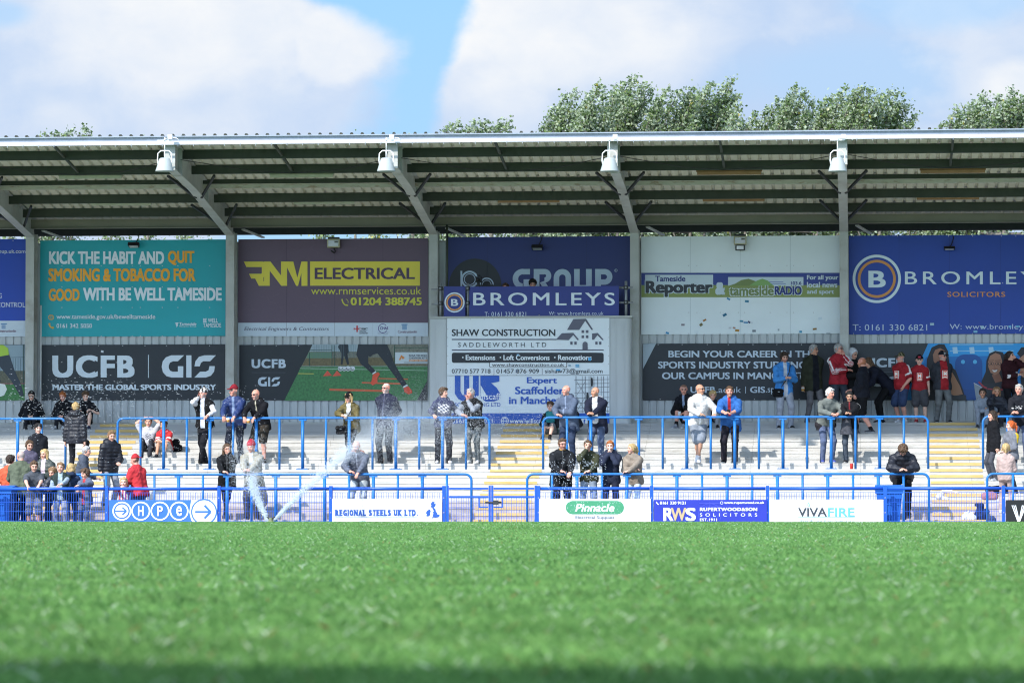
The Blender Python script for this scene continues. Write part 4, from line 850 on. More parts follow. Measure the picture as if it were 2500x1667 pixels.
b.line(zp(z, [(1190, 1335), (1230, 1375), (1260, 1390)]), 4, 'a8323c', 7); b.line(zp(z, [(1265, 1395), (1390, 1402)]), 3, 'a8323c', 7); b.poly(zp(z, [(1150, 1345), (1225, 1385), (1228, 1420), (1200, 1488), (1170, 1488)]), '8f98a2', 7); b.line(zp(z, [(1150, 1345), (1225, 1385)]), 1.5, 'c8d0d8', 8)
girl([(1510, 1100), (1545, 1050), (1840, 1016), (1840, 1488), (1560, 1488), (1540, 1300), (1600, 1200)], [(1515, 1180), (1530, 1140), (1580, 1100), (1640, 1120), (1640, 1290), (1560, 1300), (1530, 1260), (1540, 1235), (1522, 1215)], 0, 'b58468')
b.line(zp(z, [(1525, 1165), (1548, 1160)]), 1.5, '2a1c18', 6); b.line(zp(z, [(1532, 1182), (1550, 1180)]), 1.8, '1a1414', 6); b.line(zp(z, [(1538, 1258), (1562, 1252)]), 2, 'a04a48', 6)
b.done()

# ---- boards on the pitch-side fence
YF = Y_FENCE-.07
def fboard(label, x0, x1, y0, bg): return Board('advertising_board', label, 'advertising board', YF, (x0, y0, x1, 1296), bg, .012)
z1, z2, z3, z4, z5, z6, z7 = zm(0, 800, 3.2), zm(420, 800, 3.2), zm(780, 800, 3.2), zm(1200, 800, 3.2), zm(1580, 800, 3.2), zm(1900, 800, 3.2), zm(2200, 800, 3.2)
HB = '3468bd'
b = fboard('blue board with white ringed letters and arrows', 265.5, 531, 1220, HB)
b.poly(zp(z2, [(150, 1345), (352, 1345), (352, 1560), (190, 1560), (150, 1500), (136, 1440)]), 'e6ecf2', 1); b.ring(*z2(250, 1437), 32, 28.5, HB, 2); b.disc(*z2(250, 1437), 28.3, 'e6ecf2', 2)
c = z2(250, 1437); b.line([(c[0]-22, c[1]), (c[0]+14, c[1])], 5, HB, 3); b.line([(c[0]+1, c[1]-16), (c[0]+16, c[1]), (c[0]+1, c[1]+16)], 5.5, HB, 3)
for k, (zz, cx) in enumerate(((z1, 952), (z1, 1100), (z1, 1250), (z2, 55))):
    c = zz(cx, 1430); b.ring(*c, 23, 19.6, 'e6ecf2', 2)
    if k: b.text('HPe'[k-1], c[0]-6.5, c[1]-12, c[0]+6.5, c[1]+12, 'f0f4f8', 3, .018)
    else: b.disc(*c, 16, 'e6ecf2', 2); b.line([(c[0]-17, c[1]), (c[0]+10, c[1])], 3.4, HB, 3); b.line([(c[0]+1, c[1]-9), (c[0]+11, c[1]), (c[0]+1, c[1]+9)], 3.6, HB, 3)
b.text('HPE (uk) Limited', 276, 1272.5, 354, 1283, 'e6ecf2', 2, .015); b.text('0161 020 0060', 400, 1273.5, 451, 1281, 'e6ecf2', 2, .015); b.done()
SERIF = {'R': 'bl tl br', 'E': 'bl tl', 'G': 'br', 'I': 'bc tc', 'O': '', 'N': 'bl tl tr', 'A': 'bl br', 'L': 'bl tl', 'S': '', 'T': 'bc', 'U': 'tl tr', 'K': 'bl tl br tr', 'D': 'bl tl', '.': ''}
WD = {'I': .5, '.': .35, ' ': .55, 'O': 1.12, 'N': 1.12, 'A': 1.08, 'G': 1.1, 'R': 1.05, 'U': 1.05, 'D': 1.08, 'K': 1.08}
def slab_text(b, s, x0, y0, x1, y1, col):
    tot = sum(WD.get(c, .95) for c in s); x = x0; u = (x1-x0)/tot; w = 1.3
    for c in s:
        cw = WD.get(c, .95)*u
        if c == '.': b.rect(x+.2*u, y1-2.6, x+.2*u+2.4, y1, col, 2)
        elif c != ' ':
            a, e = x+.06*u, x+cw-.1*u
            if c == 'I': b.rect((a+e)/2-1.5, y0, (a+e)/2+1.5, y1, col, 2)
            else: b.text(c, a, y0, e, y1, col, 2, .085)
            for k in SERIF.get(c, '').split():
                yy = (y1-w, y1) if k[0] == 'b' else (y0, y0+w); xc = {'l': a+1, 'r': e-1, 'c': (a+e)/2}[k[1]]; b.rect(xc-3, yy[0], xc+3, yy[1], col, 3)
        x += cw
b = fboard('white steel company board with a blue map of Britain', 811, 1079, 1217, 'e3e5e8')
slab_text(b, 'REGIONAL STEELS UK LTD.', *z3(120, 1420, 765, 1467), '2450a0'); b.rect(*z3(120, 1474, 765, 1477), '8a9cc0', 2)
b.poly(zp(z3, [(880, 1357), (900, 1358), (893, 1375), (908, 1372), (903, 1392), (890, 1402), (905, 1412), (908, 1432), (920, 1445), (918, 1455), (938, 1458), (936, 1472), (925, 1478), (905, 1482), (890, 1478), (872, 1494), (888, 1466), (880, 1460), (892, 1450), (884, 1442), (893, 1430), (884, 1415), (878, 1400), (868, 1400), (875, 1380), (866, 1378)]), '2450a0', 2)
b.poly(zp(z3, [(842, 1425), (862, 1415), (868, 1430), (862, 1445), (866, 1458), (850, 1470), (832, 1470), (838, 1455), (830, 1445)]), '2450a0', 2); b.done()
b = fboard('white electrical supplies board with a green oval logo', 1316, 1589, 1217, 'e4e6e8')
b.rrect(1381, 1222, 1523.5, 1254.8, 16.2, '418c66', 1); b.text('Pinnacle', *z4(655, 1373, 960, 1435), 'f0f4f2', 2, .02, .2); b.text('Electrical Supplies', *z4(655, 1467, 960, 1497), '4a5866', 2, .012)
b.text('www.pinnacleelectrical.co.uk', 1362, 1272, 1475, 1280, '8a94a0', 2); b.text('0161 343 0000', 1496, 1272, 1545, 1279, '8a94a0', 2); b.done()
b = fboard('royal blue solicitors board with white and tan initials', 1596.5, 1872.5, 1219.5, '2733a0')
b.text('0161 330 9121', *z5(100, 1355, 300, 1378), 'e8ecf4', 2, .025); b.text('www.rupertwood.co.uk', *z5(602, 1355, 915, 1379), 'e8ecf4', 2, .025); b.ring(*z5(582, 1366), 3.6, 2.8, 'e8ecf4', 2, 14); b.line(zp(z5, [(72, 1358), (76, 1368), (84, 1376), (92, 1378)]), 2.2, 'e8ecf4', 2)
b.text('R', *z5(127, 1405, 205, 1507), 'eef2f6', 3, .035); b.text('W', *z5(185, 1405, 305, 1507), 'b59f7c', 2, .03); b.text('S', *z5(300, 1405, 380, 1507), 'eef2f6', 3, .035)
b.text('RUPERTWOOD&SON', *z5(412, 1403, 860, 1430), 'e8ecf4', 2, .04, 0, 1.15); b.text('SOLICITORS', *z5(412, 1447, 860, 1472), 'e8ecf4', 2, .005, 0, 1.9); b.text('EST.1911', *z5(412, 1487, 545, 1508), 'e8ecf4', 2, .03, 0, 1.15)
c = z5(490, 1440); b.ring(c[0], c[1]+6, 28, 27, '4650c8', 1, 30, 2.6, 6.8); b.line([(c[0]-26, c[1]-22), (c[0]+26, c[1]-22)], 1.2, '4650c8', 1); b.line([(c[0], c[1]-26), (c[0], c[1]+24)], 1.2, '4650c8', 1); b.done()
b = fboard('white fire specialist board with a small flame mark', 1879, 2156.5, 1219, 'e4e6e8')
b.text('VIVA', *z6(155, 1405, 380, 1473), '3a3f46', 2, .02); b.text('FIRE', *z6(387, 1405, 597, 1473), '5fa9d6', 2, .02); b.rect(*z6(152, 1475, 597, 1478), '7cbfe6', 2); b.text('Wet & Dry Riser Specialists', *z6(165, 1495, 597, 1524), '8a949c', 2, -.004)
b.poly(zp(z6, [(236, 1358), (246, 1378), (246, 1390), (236, 1398), (226, 1390), (227, 1378)]), '7cbfe6', 2); b.poly(zp(z6, [(236, 1374), (241, 1384), (236, 1394), (231, 1386)]), 'e4e6e8', 3); b.done()
b = fboard('black board with a white striped letter at the right edge', 2456, 2736, 1220, '1c1c1e')
for dx in (0, 14, 28): b.line(zp(z7, [(866+dx, 1385), (912+dx*.4, 1512)]), 1.9, 'e4e6e8', 2); b.line(zp(z7, [(975-dx, 1385), (918-dx*.2+8, 1512)]), 1.9, 'e4e6e8', 2)
b.text('ETTA', 2512, 1233, 2600, 1273, 'e4e6e8', 2, -.02); b.done()

# floodlights on the banners
M_FLOOD = mat('floodlight_cream', (0.42, 0.40, 0.26), 0.5, stain=(0.15, .12, .06), stain_amt=.5); M_GLASS = mat('lamp_glass', (0.45, 0.47, 0.46), 0.15, spec=.6)
def flood(px, py, wide, high, label, big):
    p = at(px, py, YW-.18); t = thing('floodlight', label, 'floodlight', p, group='floodlights on the wall banners'); w_, h_ = wide*90/9500/2, high*90/9500/2
    mb = MB()
    if big:
        mb.box(-w_, w_, -.02, .10, -h_, h_, M_FLOOD); mb.build('housing', t)
        mb = MB(); mb.box(-w_+.03, w_-.03, -.03, -.021, -h_+.03, h_-.03, M_GLASS); mb.build('glass', t)
        mb = MB(); mb.box(w_*.2, w_*.75, -.042, -.031, h_*.1, h_*.5, mat('lamp_cap', (.1, .1, .07), .5)); mb.build('lamp_holder', t)
        mb = MB(); mb.box(-w_*.9, w_*.9, .0, .12, h_+.003, h_+.045, M_BLACK); mb.build('bracket', t); mb = MB(); mb.tube([(0, .05, -h_-.002), (.04, .05, -h_-.08), (0, .12, -h_-.12), (-.06, .05, -h_-.07)], .018, M_BLACK, 6); mb.build('cable', t)
        if px > 1500: mb = MB(); mb.box(-w_*.75, w_*.75, -.03, .08, -h_-.13, -h_-.004, M_DARK); mb.build('lower_lamp', t); mb = MB(); mb.box(-w_*.55, w_*.55, -.036, -.031, -h_-.11, -h_-.03, mat('led_glass', (.75, .76, .76), .2)); mb.build('led_panel', t)
    else:
        mb.add([(-w_, -.10, -h_*.2), (w_, -.10, -h_*.2), (w_*.9, .06, -h_), (-w_*.9, .06, -h_), (-w_, -.06, h_), (w_, -.06, h_), (w_*.9, .10, h_*.4), (-w_*.9, .10, h_*.4)], [(0, 1, 2, 3), (4, 7, 6, 5), (0, 4, 5, 1), (1, 5, 6, 2), (2, 6, 7, 3), (3, 7, 4, 0)], M_BLACK); mb.build('housing', t)
        mb = MB(); mb.add([(-w_*.8, -.096, -h_*.27), (w_*.8, -.096, -h_*.27), (w_*.75, .045, -h_*.96), (-w_*.75, .045, -h_*.96)], [(0, 1, 2, 3)], M_GLASS)
        mb.v = [(a, b_-.003, c_-.006) for a, b_, c_ in mb.v]; mb.build('glass', t)
        mb = MB(); mb.tube([(0, .10, 0), (.02, .14, h_), (.08, .15, h_+.12), (.1, .16, h_+.25)], .012, M_BLACK, 6); mb.box(-.05, .05, .09, .15, -.03, .03, M_BLACK); mb.build('bracket', t)
flood(327, 598, 28, 13, 'small black floodlight on the teal banner', False); flood(814, 594, 31, 21, 'square cream floodlight on the purple banner', True)
flood(1312, 604, 28, 13, 'small black floodlight on the half hidden navy banner', False); flood(1807, 587, 31, 21, 'square cream floodlight with a lower lamp on the newspaper board', True); flood(2318, 606, 27, 9, 'small black floodlight hanging by its cable on the big blue banner', False)
# ------------------------------------------------------------------ poplars behind the stand
def leaf_material():
    m = bpy.data.materials.new('poplar_leaf'); m.use_nodes = True; nt = m.node_tree; N = nt.nodes.new; L = nt.links.new; p = nt.nodes['Principled BSDF']; out = nt.nodes['Material Output']
    a = N('ShaderNodeAttribute'); a.attribute_name = 'Col'
    g = N('ShaderNodeNewGeometry')
    mx = N('ShaderNodeMix'); mx.data_type = 'RGBA'; L(g.outputs['Backfacing'], mx.inputs[0]); L(a.outputs['Color'], mx.inputs[6])
    pale = N('ShaderNodeMix'); pale.data_type = 'RGBA'; pale.inputs[0].default_value = .55; L(a.outputs['Color'], pale.inputs[6]); pale.inputs[7].default_value = (.46, .52, .40, 1); L(pale.outputs[2], mx.inputs[7])
    L(mx.outputs[2], p.inputs['Base Color']); p.inputs['Roughness'].default_value = .45; p.inputs['Specular IOR Level'].default_value = .4
    tr = N('ShaderNodeBsdfTranslucent'); L(mx.outputs[2], tr.inputs[0]); ms = N('ShaderNodeMixShader'); ms.inputs[0].default_value = .35
    L(p.outputs[0], ms.inputs[1]); L(tr.outputs[0], ms.inputs[2]); L(ms.outputs[0], out.inputs[0]); return m
M_LEAF = leaf_material()
M_BARK = mat('bark', (.16, .14, .115), .9, var=.3, scale=5, bump=.6, bscale=12, stretch=(3, 3, .6))
def leaves(pts, size, r):
    """one folded diamond leaf per point, random orientation biased downwind"""
    n = len(pts); d = r.normal(0, 1, (n, 3)); d[:, 0] += .8; d[:, 2] -= .2; d /= np.linalg.norm(d, axis=1)[:, None]
    e = r.normal(0, 1, (n, 3)); e -= d*(e*d).sum(1)[:, None]; e /= np.linalg.norm(e, axis=1)[:, None]
    s = (size*(.6+.8*r.random(n)))[:, None]
    nrm = np.cross(d, e)
    V = np.stack([pts-d*s*.5, pts+e*s*.42+nrm*s*.08, pts+d*s*.55, pts-e*s*.42+nrm*s*.08], 1).reshape(-1, 3)
    return V, np.arange(n)[:, None]*4+np.array([[0, 1, 2, 3]])
def poplar(x, Y, body_top, body_r, tips, label, seed, nbody=2600, low=False):
    r = np.random.default_rng(seed); z0 = APRON
    t = thing('poplar_tree', label, 'tree', (x, Y, z0), group='wind-blown poplars behind the stand')
    trunk = MB(); hb = body_top-z0
    P0 = [(math.sin(i*.9+seed)*.08*i/6+.05*i, math.cos(i*1.1+seed)*.08*i/6, hb*i/7) for i in range(8)]
    trunk.tube(P0, [.17*(1-i/8.2) for i in range(8)], M_BARK, 9)
    pts = []; cols = []
    # side limbs carry the body of the crown
    for k in range(15):
        h = hb*(.34+.58*k/15); a = k*2.4+seed; q = body_r*(1.05-.45*k/15)
        i = min(6, int(h/hb*7)); b0 = Vector(P0[i]); e = Vector((q*math.cos(a)+.35, q*.8*math.sin(a), h+.45+.3*r.random()))
        mid = (b0+e)/2+Vector((0, 0, -.1)); trunk.tube([b0, mid, e], [.05, .032, .012], M_BARK, 5, False)
        n = nbody//15; u = r.random(n)**.7; c = np.outer(1-u, np.array(b0))+np.outer(u, np.array(e))+r.normal(0, .30, (n, 3))*(.5+.6*u)[:, None]
        pts.append(c); cols.append(np.clip(r.normal(.45+.15*math.sin(k*1.7), .2, n), 0, 1))
    tips = list(tips)+[] if min(q[1] for q in tips) > 294 else list(tips)+[(tx+r.uniform(-24, 12), ty+r.uniform(22, 60)) for tx, ty in tips for _ in (0, 1)]
    tips = [(tx, ty+(9 if ty > 294 else 0)) for tx, ty in tips]
    for tx, ty in tips:
        T = at(tx, ty, Y+r.uniform(-.5, .5)); T = Vector((T.x-x, T.y-Y, T.z-z0))
        L = min(T.z*.45, 3.6+r.random()); b0 = Vector((T.x*.85-1.0, T.y*.6, T.z-L))
        i = min(6, max(0, int(b0.z/hb*7))); s0 = Vector(P0[i])
        path = [s0, b0, b0.lerp(T, .45)+Vector((-.16, 0, .1)), b0.lerp(T, .8)+Vector((-.09, 0, .08)), T]
        trunk.tube(path, [.06, .045, .03, .015, .006], M_BARK, 6, False)
        # twigs up the plume, each with its own tuft of leaves
        for j in range(20):
            f = .05+.95*j/19; c0 = b0.lerp(T, f)+Vector((-.17*math.sin(f*3.1), 0, .1*math.sin(f*3.1))); w = .27*(1-f)**.7+.045; a = j*2.4+seed
            e = c0+Vector((w*math.cos(a)+.16, w*math.sin(a), .3*w+.12))
            if j < 18: trunk.tube([c0, e], [.012, .004], M_BARK, 4, False)
            n = int(46+34*(1-f)); u = r.random(n)
            c = np.outer(1-u, np.array(c0))+np.outer(u, np.array(e))+r.normal(0, .075+.07*(1-f), (n, 3))
            pts.append(c); cols.append(np.clip(r.normal(.5+.2*math.sin(j*2.1+tx), .2, n), 0, 1))
    pts = np.concatenate(pts); q = np.concatenate(cols)[:, None]
    V, Q = leaves(pts, .085, r)
    col = np.array([.060, .115, .030])*(1-q)+np.array([.21, .285, .10])*q
    pal = r.random(len(pts)) < .1; col[pal] = (.40, .46, .29); ye = r.random(len(pts)) < .012; col[ye] = (.40, .33, .06)
    trunk.build('trunk', t); np_mesh('crown', V, Q, [M_LEAF], t, np.repeat(col, 4, 0), False)
TREES = [  # trunk pixel, depth, top of the crown body (m), tips (pixels)
 (-120, 112, 9.4, 1.7, [(-130, 335)], 'poplar behind the far left bay, crown below the roof'),
 (70, 111, 9.6, 1.7, [(95, 332)], 'poplar left of the small leafy sprig over the roof'),
 (150, 113, 9.8, 1.6, [(128, 326), (165, 321), (203, 316), (148, 332)], 'poplar whose small sprig shows over the roof at the left'),
 (330, 112, 9.3, 1.7, [(340, 345)], 'poplar behind the left part of the teal banner'),
 (505, 112, 8.1, 1.2, [(490, 420)], 'low poplar behind the right end of the teal banner'),
 (840, 112, 9.5, 1.7, [(850, 340)], 'poplar behind the left part of the purple banner'),
 (985, 111, 9.7, 1.7, [(985, 338)], 'poplar behind the right part of the purple banner'),
 (1105, 112, 9.8, 1.5, [(1086, 312), (1106, 304), (1120, 318)], 'poplar with two tiny sprigs just over the roof edge'),
 (1178, 111, 10.0, 1.5, [(1150, 300), (1178, 302), (1216, 298), (1234, 300), (1163, 312), (1195, 311)], 'small rounded poplar top over the roof left of the tall group'),
 (1395, 112, 10.6, 1.6, [(1345, 275), (1373, 243), (1400, 238), (1362, 290), (1420, 268)], 'leftmost tree of the tall poplar group over the roof'),
 (1475, 110, 10.8, 1.5, [(1438, 238), (1458, 217), (1425, 262), (1500, 240)], 'poplar with a slanting plume left of the tallest top'),
 (1548, 112, 11.0, 1.6, [(1499, 222), (1529, 205), (1545, 203), (1584, 224), (1515, 240), (1565, 216)], 'poplar with the tallest twin top in the middle group'),
 (1660, 111, 10.9, 1.7, [(1621, 229), (1650, 235), (1679, 226), (1600, 255), (1690, 240)], 'flat-topped poplar in the middle of the tall group'),
 (1745, 112, 11.0, 1.6, [(1706, 232), (1728, 217), (1752, 225), (1776, 207), (1784, 246), (1735, 250)], 'poplar with a spiky top at the right of the tall group'),
 (1800, 110, 10.2, 1.1, [(1795, 268), (1808, 300)], 'thin low poplar closing the tall group on its right'),
 (1900, 112, 10.5, 1.6, [(1836, 291), (1864, 279), (1895, 254), (1912, 262)], 'poplar sloping down at the left of the right-hand group'),
 (1962, 110, 10.8, 1.5, [(1936, 225), (1957, 233), (1979, 256), (1925, 250)], 'poplar with a pointed twin top left of the fourth loudspeaker'),
 (2048, 112, 10.8, 1.6, [(2016, 250), (2035, 243), (2055, 227), (2000, 265), (2070, 255)], 'poplar standing over the fourth loudspeaker'),
 (2120, 111, 10.9, 1.6, [(2086, 230), (2100, 228), (2120, 233), (2147, 243), (2135, 250)], 'broad poplar right of the fourth loudspeaker'),
 (2195, 112, 10.7, 1.5, [(2163, 236), (2185, 240), (2208, 266), (2225, 291), (2190, 262)], 'poplar closing the right-hand group towards the blue gap'),
 (2345, 112, 10.1, 1.4, [(2299, 302), (2331, 273), (2352, 276), (2340, 292)], 'small poplar in the gap near the right edge'),
 (2425, 111, 10.7, 1.6, [(2392, 243), (2410, 258), (2435, 248), (2382, 275)], 'poplar at the left of the last group on the right'),
 (2500, 112, 10.8, 1.6, [(2466, 233), (2480, 250), (2496, 251), (2520, 240), (2450, 262)], 'rightmost poplar cut by the edge of the view'),
 (1290, 113, 9.3, 1.8, [(1285, 345)], 'poplar behind the platform, crown hidden by the roof'),
 (235, 113, 9.2, 1.6, [(240, 345)], 'poplar between the sprig tree and the teal floodlight'),
 (420, 113, 9.0, 1.5, [(425, 350)], 'poplar right of the teal banner floodlight'),
]
for i, (px, Y, bt, br, tips, lab) in enumerate(TREES): poplar(X(px, Y, 400), Y, bt-(1.3 if bt > 10.3 else .5), br*.9, tips, lab, 11+i, 2000)
# ------------------------------------------------------------------ people: signed-distance bodies turned into one smooth mesh each
class SDF:
    """a field of smoothly blended rounded cones"""
    def __init__(s, h=.014, k=.03): s.h, s.k = h, k; s.pr = []
    def cap(s, a, b, ra, rb=None, col=0, k=None, sub=False):
        s.pr.append((np.array(a, float), np.array(b, float), ra, ra if rb is None else rb, col, s.k if k is None else k, sub))
    def chain(s, pts, rs, col=0, k=None):
        for i in range(len(pts)-1): s.cap(pts[i], pts[i+1], rs[i], rs[i+1], col, k)
    def mesh(s, warp=None, cuts=(), seed=0):
        h = s.h; P = [p for p in s.pr if not p[6]]
        lo_ = np.min([np.minimum(p[0], p[1])-max(p[2], p[3]) for p in P], 0)-3*h-.02; hi_ = np.max([np.maximum(p[0], p[1])+max(p[2], p[3]) for p in P], 0)+3*h+.02
        n = np.ceil((hi_-lo_)/h).astype(int)+1; S = np.full(n, .5, np.float32)
        ax = [lo_[i]+np.arange(n[i])*h for i in range(3)]
        for a, b, ra, rb, col, k, sub in s.pr:
            rm = max(ra, rb)+k+2.5*h
            i0 = np.clip(np.floor((np.minimum(a, b)-rm-lo_)/h).astype(int), 0, n); i1 = np.clip(np.ceil((np.maximum(a, b)+rm-lo_)/h).astype(int)+1, 0, n)
            if np.any(i1 <= i0): continue
            sl = tuple(slice(i0[i], i1[i]) for i in range(3))
            gx, gy, gz = ax[0][sl[0]][:, None, None]-a[0], ax[1][sl[1]][None, :, None]-a[1], ax[2][sl[2]][None, None, :]-a[2]
            ab = b-a; L2 = float(ab@ab)
            t = np.clip((gx*ab[0]+gy*ab[1]+gz*ab[2])/L2, 0, 1) if L2 > 1e-9 else 0.0
            d = np.sqrt((gx-t*ab[0])**2+(gy-t*ab[1])**2+(gz-t*ab[2])**2)-(ra+(rb-ra)*t)
            o = S[sl]
            if sub: S[sl] = np.maximum(o, -d)
            elif k > 0:
                q = np.clip(.5+.5*(o-d)/k, 0, 1); S[sl] = o*(1-q)+d*q-k*q*(1-q)
            else: S[sl] = np.minimum(o, d)
        G = np.meshgrid(*ax, indexing='ij', sparse=True)
        if warp is not None: S = S+warp(*G).astype(np.float32)
        for c in cuts: S = np.maximum(S, c(*G))
        S[[0, -1]] = .5; S[:, [0, -1]] = .5; S[:, :, [0, -1]] = .5
        return surface_net(S, lo_, h)
    def colours(s, V, table):
        best = np.full(len(V), 9.); ci = np.zeros(len(V), int)
        for a, b, ra, rb, col, k, sub in s.pr:
            if sub: continue
            ab = b-a; L2 = max(float(ab@ab), 1e-9); t = np.clip(((V-a)@ab)/L2, 0, 1)
            d = np.linalg.norm(V-a-t[:, None]*ab, axis=1)-(ra+(rb-ra)*t); m = d < best; best[m] = d[m]; ci[m] = col
        return np.array(table)[ci]
_C = np.array([(i, j, k) for i in (0, 1) for j in (0, 1) for k in (0, 1)])
_E = [(a, b) for a in range(8) for b in range(a+1, 8) if np.abs(_C[a]-_C[b]).sum() == 1]
def surface_net(S, lo_, h):
    neg = S < 0; n = np.array(S.shape)-1
    cnt = np.zeros(n, np.int8)
    for i, j, k in _C: cnt += neg[i:n[0]+i, j:n[1]+j, k:n[2]+k]
    act = (cnt > 0) & (cnt < 8); idx = np.argwhere(act); ids = np.full(n, -1, np.int32); ids[act] = np.arange(len(idx))
    val = np.stack([S[idx[:, 0]+c[0], idx[:, 1]+c[1], idx[:, 2]+c[2]] for c in _C], 1)
    acc = np.zeros((len(idx), 3)); num = np.zeros(len(idx))
    for a, b in _E:
        m = (val[:, a] < 0) != (val[:, b] < 0); t = val[m, a]/(val[m, a]-val[m, b])
        acc[m] += _C[a]+t[:, None]*(_C[b]-_C[a]); num[m] += 1
    V = lo_+(idx+acc/num[:, None])*h; F = []
    for ax in range(3):
        u, v = (ax+1) % 3, (ax+2) % 3
        A = [slice(None)]*3; B = [slice(None)]*3; A[ax] = slice(0, -1); B[ax] = slice(1, None)
        ea, eb = neg[tuple(A)], neg[tuple(B)]; e = np.argwhere(ea != eb); e = e[(e[:, u] > 0) & (e[:, v] > 0) & (e[:, u] < n[u]) & (e[:, v] < n[v])]
        du = np.zeros(3, int); du[u] = 1; dv = np.zeros(3, int); dv[v] = 1
        q = np.stack([ids[tuple((e-du-dv).T)], ids[tuple((e-dv).T)], ids[tuple(e.T)], ids[tuple((e-du).T)]], 1)
        fl = ~ea[tuple(e.T)]; q[fl] = q[fl][:, ::-1]; F.append(q)
    return V, np.concatenate(F)
def V3(*a): return np.array(a, float)
def unit(v): return v/max(np.linalg.norm(v), 1e-9)
def rot(yaw=0, pitch=0, roll=0):
    """head turn: yaw to the person's left is +, pitch forward +, roll"""
    return np.array(Matrix.Rotation(R(yaw), 3, 'Z') @ Matrix.Rotation(R(pitch), 3, 'X') @ Matrix.Rotation(R(roll), 3, 'Y'))
def ik(a, b, l1, l2, pole):
    d = b-a; L = np.linalg.norm(d); u = unit(d)
    if L > (l1+l2)*.995: b = a+u*(l1+l2)*.995; L = (l1+l2)*.995
    L = max(L, abs(l1-l2)+.02, .05)
    x = (l1*l1-l2*l2+L*L)/(2*L); y = math.sqrt(max(l1*l1-x*x, 0)); p = unit(pole-u*(pole@u))
    return a+u*x+p*y, a+u*L
SKIN = {'fair': (.60, .34, .25), 'pale': (.66, .42, .33), 'tan': (.48, .26, .17), 'olive': (.42, .24, .16), 'red': (.58, .29, .22)}
HAIR = {'black': (.012, .010, .010), 'dark': (.035, .022, .015), 'brown': (.085, .048, .026), 'lightbrown': (.19, .11, .055), 'blond': (.42, .29, .13), 'grey': (.34, .33, .32), 'white': (.58, .57, .55), 'ginger': (.30, .09, .022), 'orange': (.52, .10, .02)}
LABELS = []
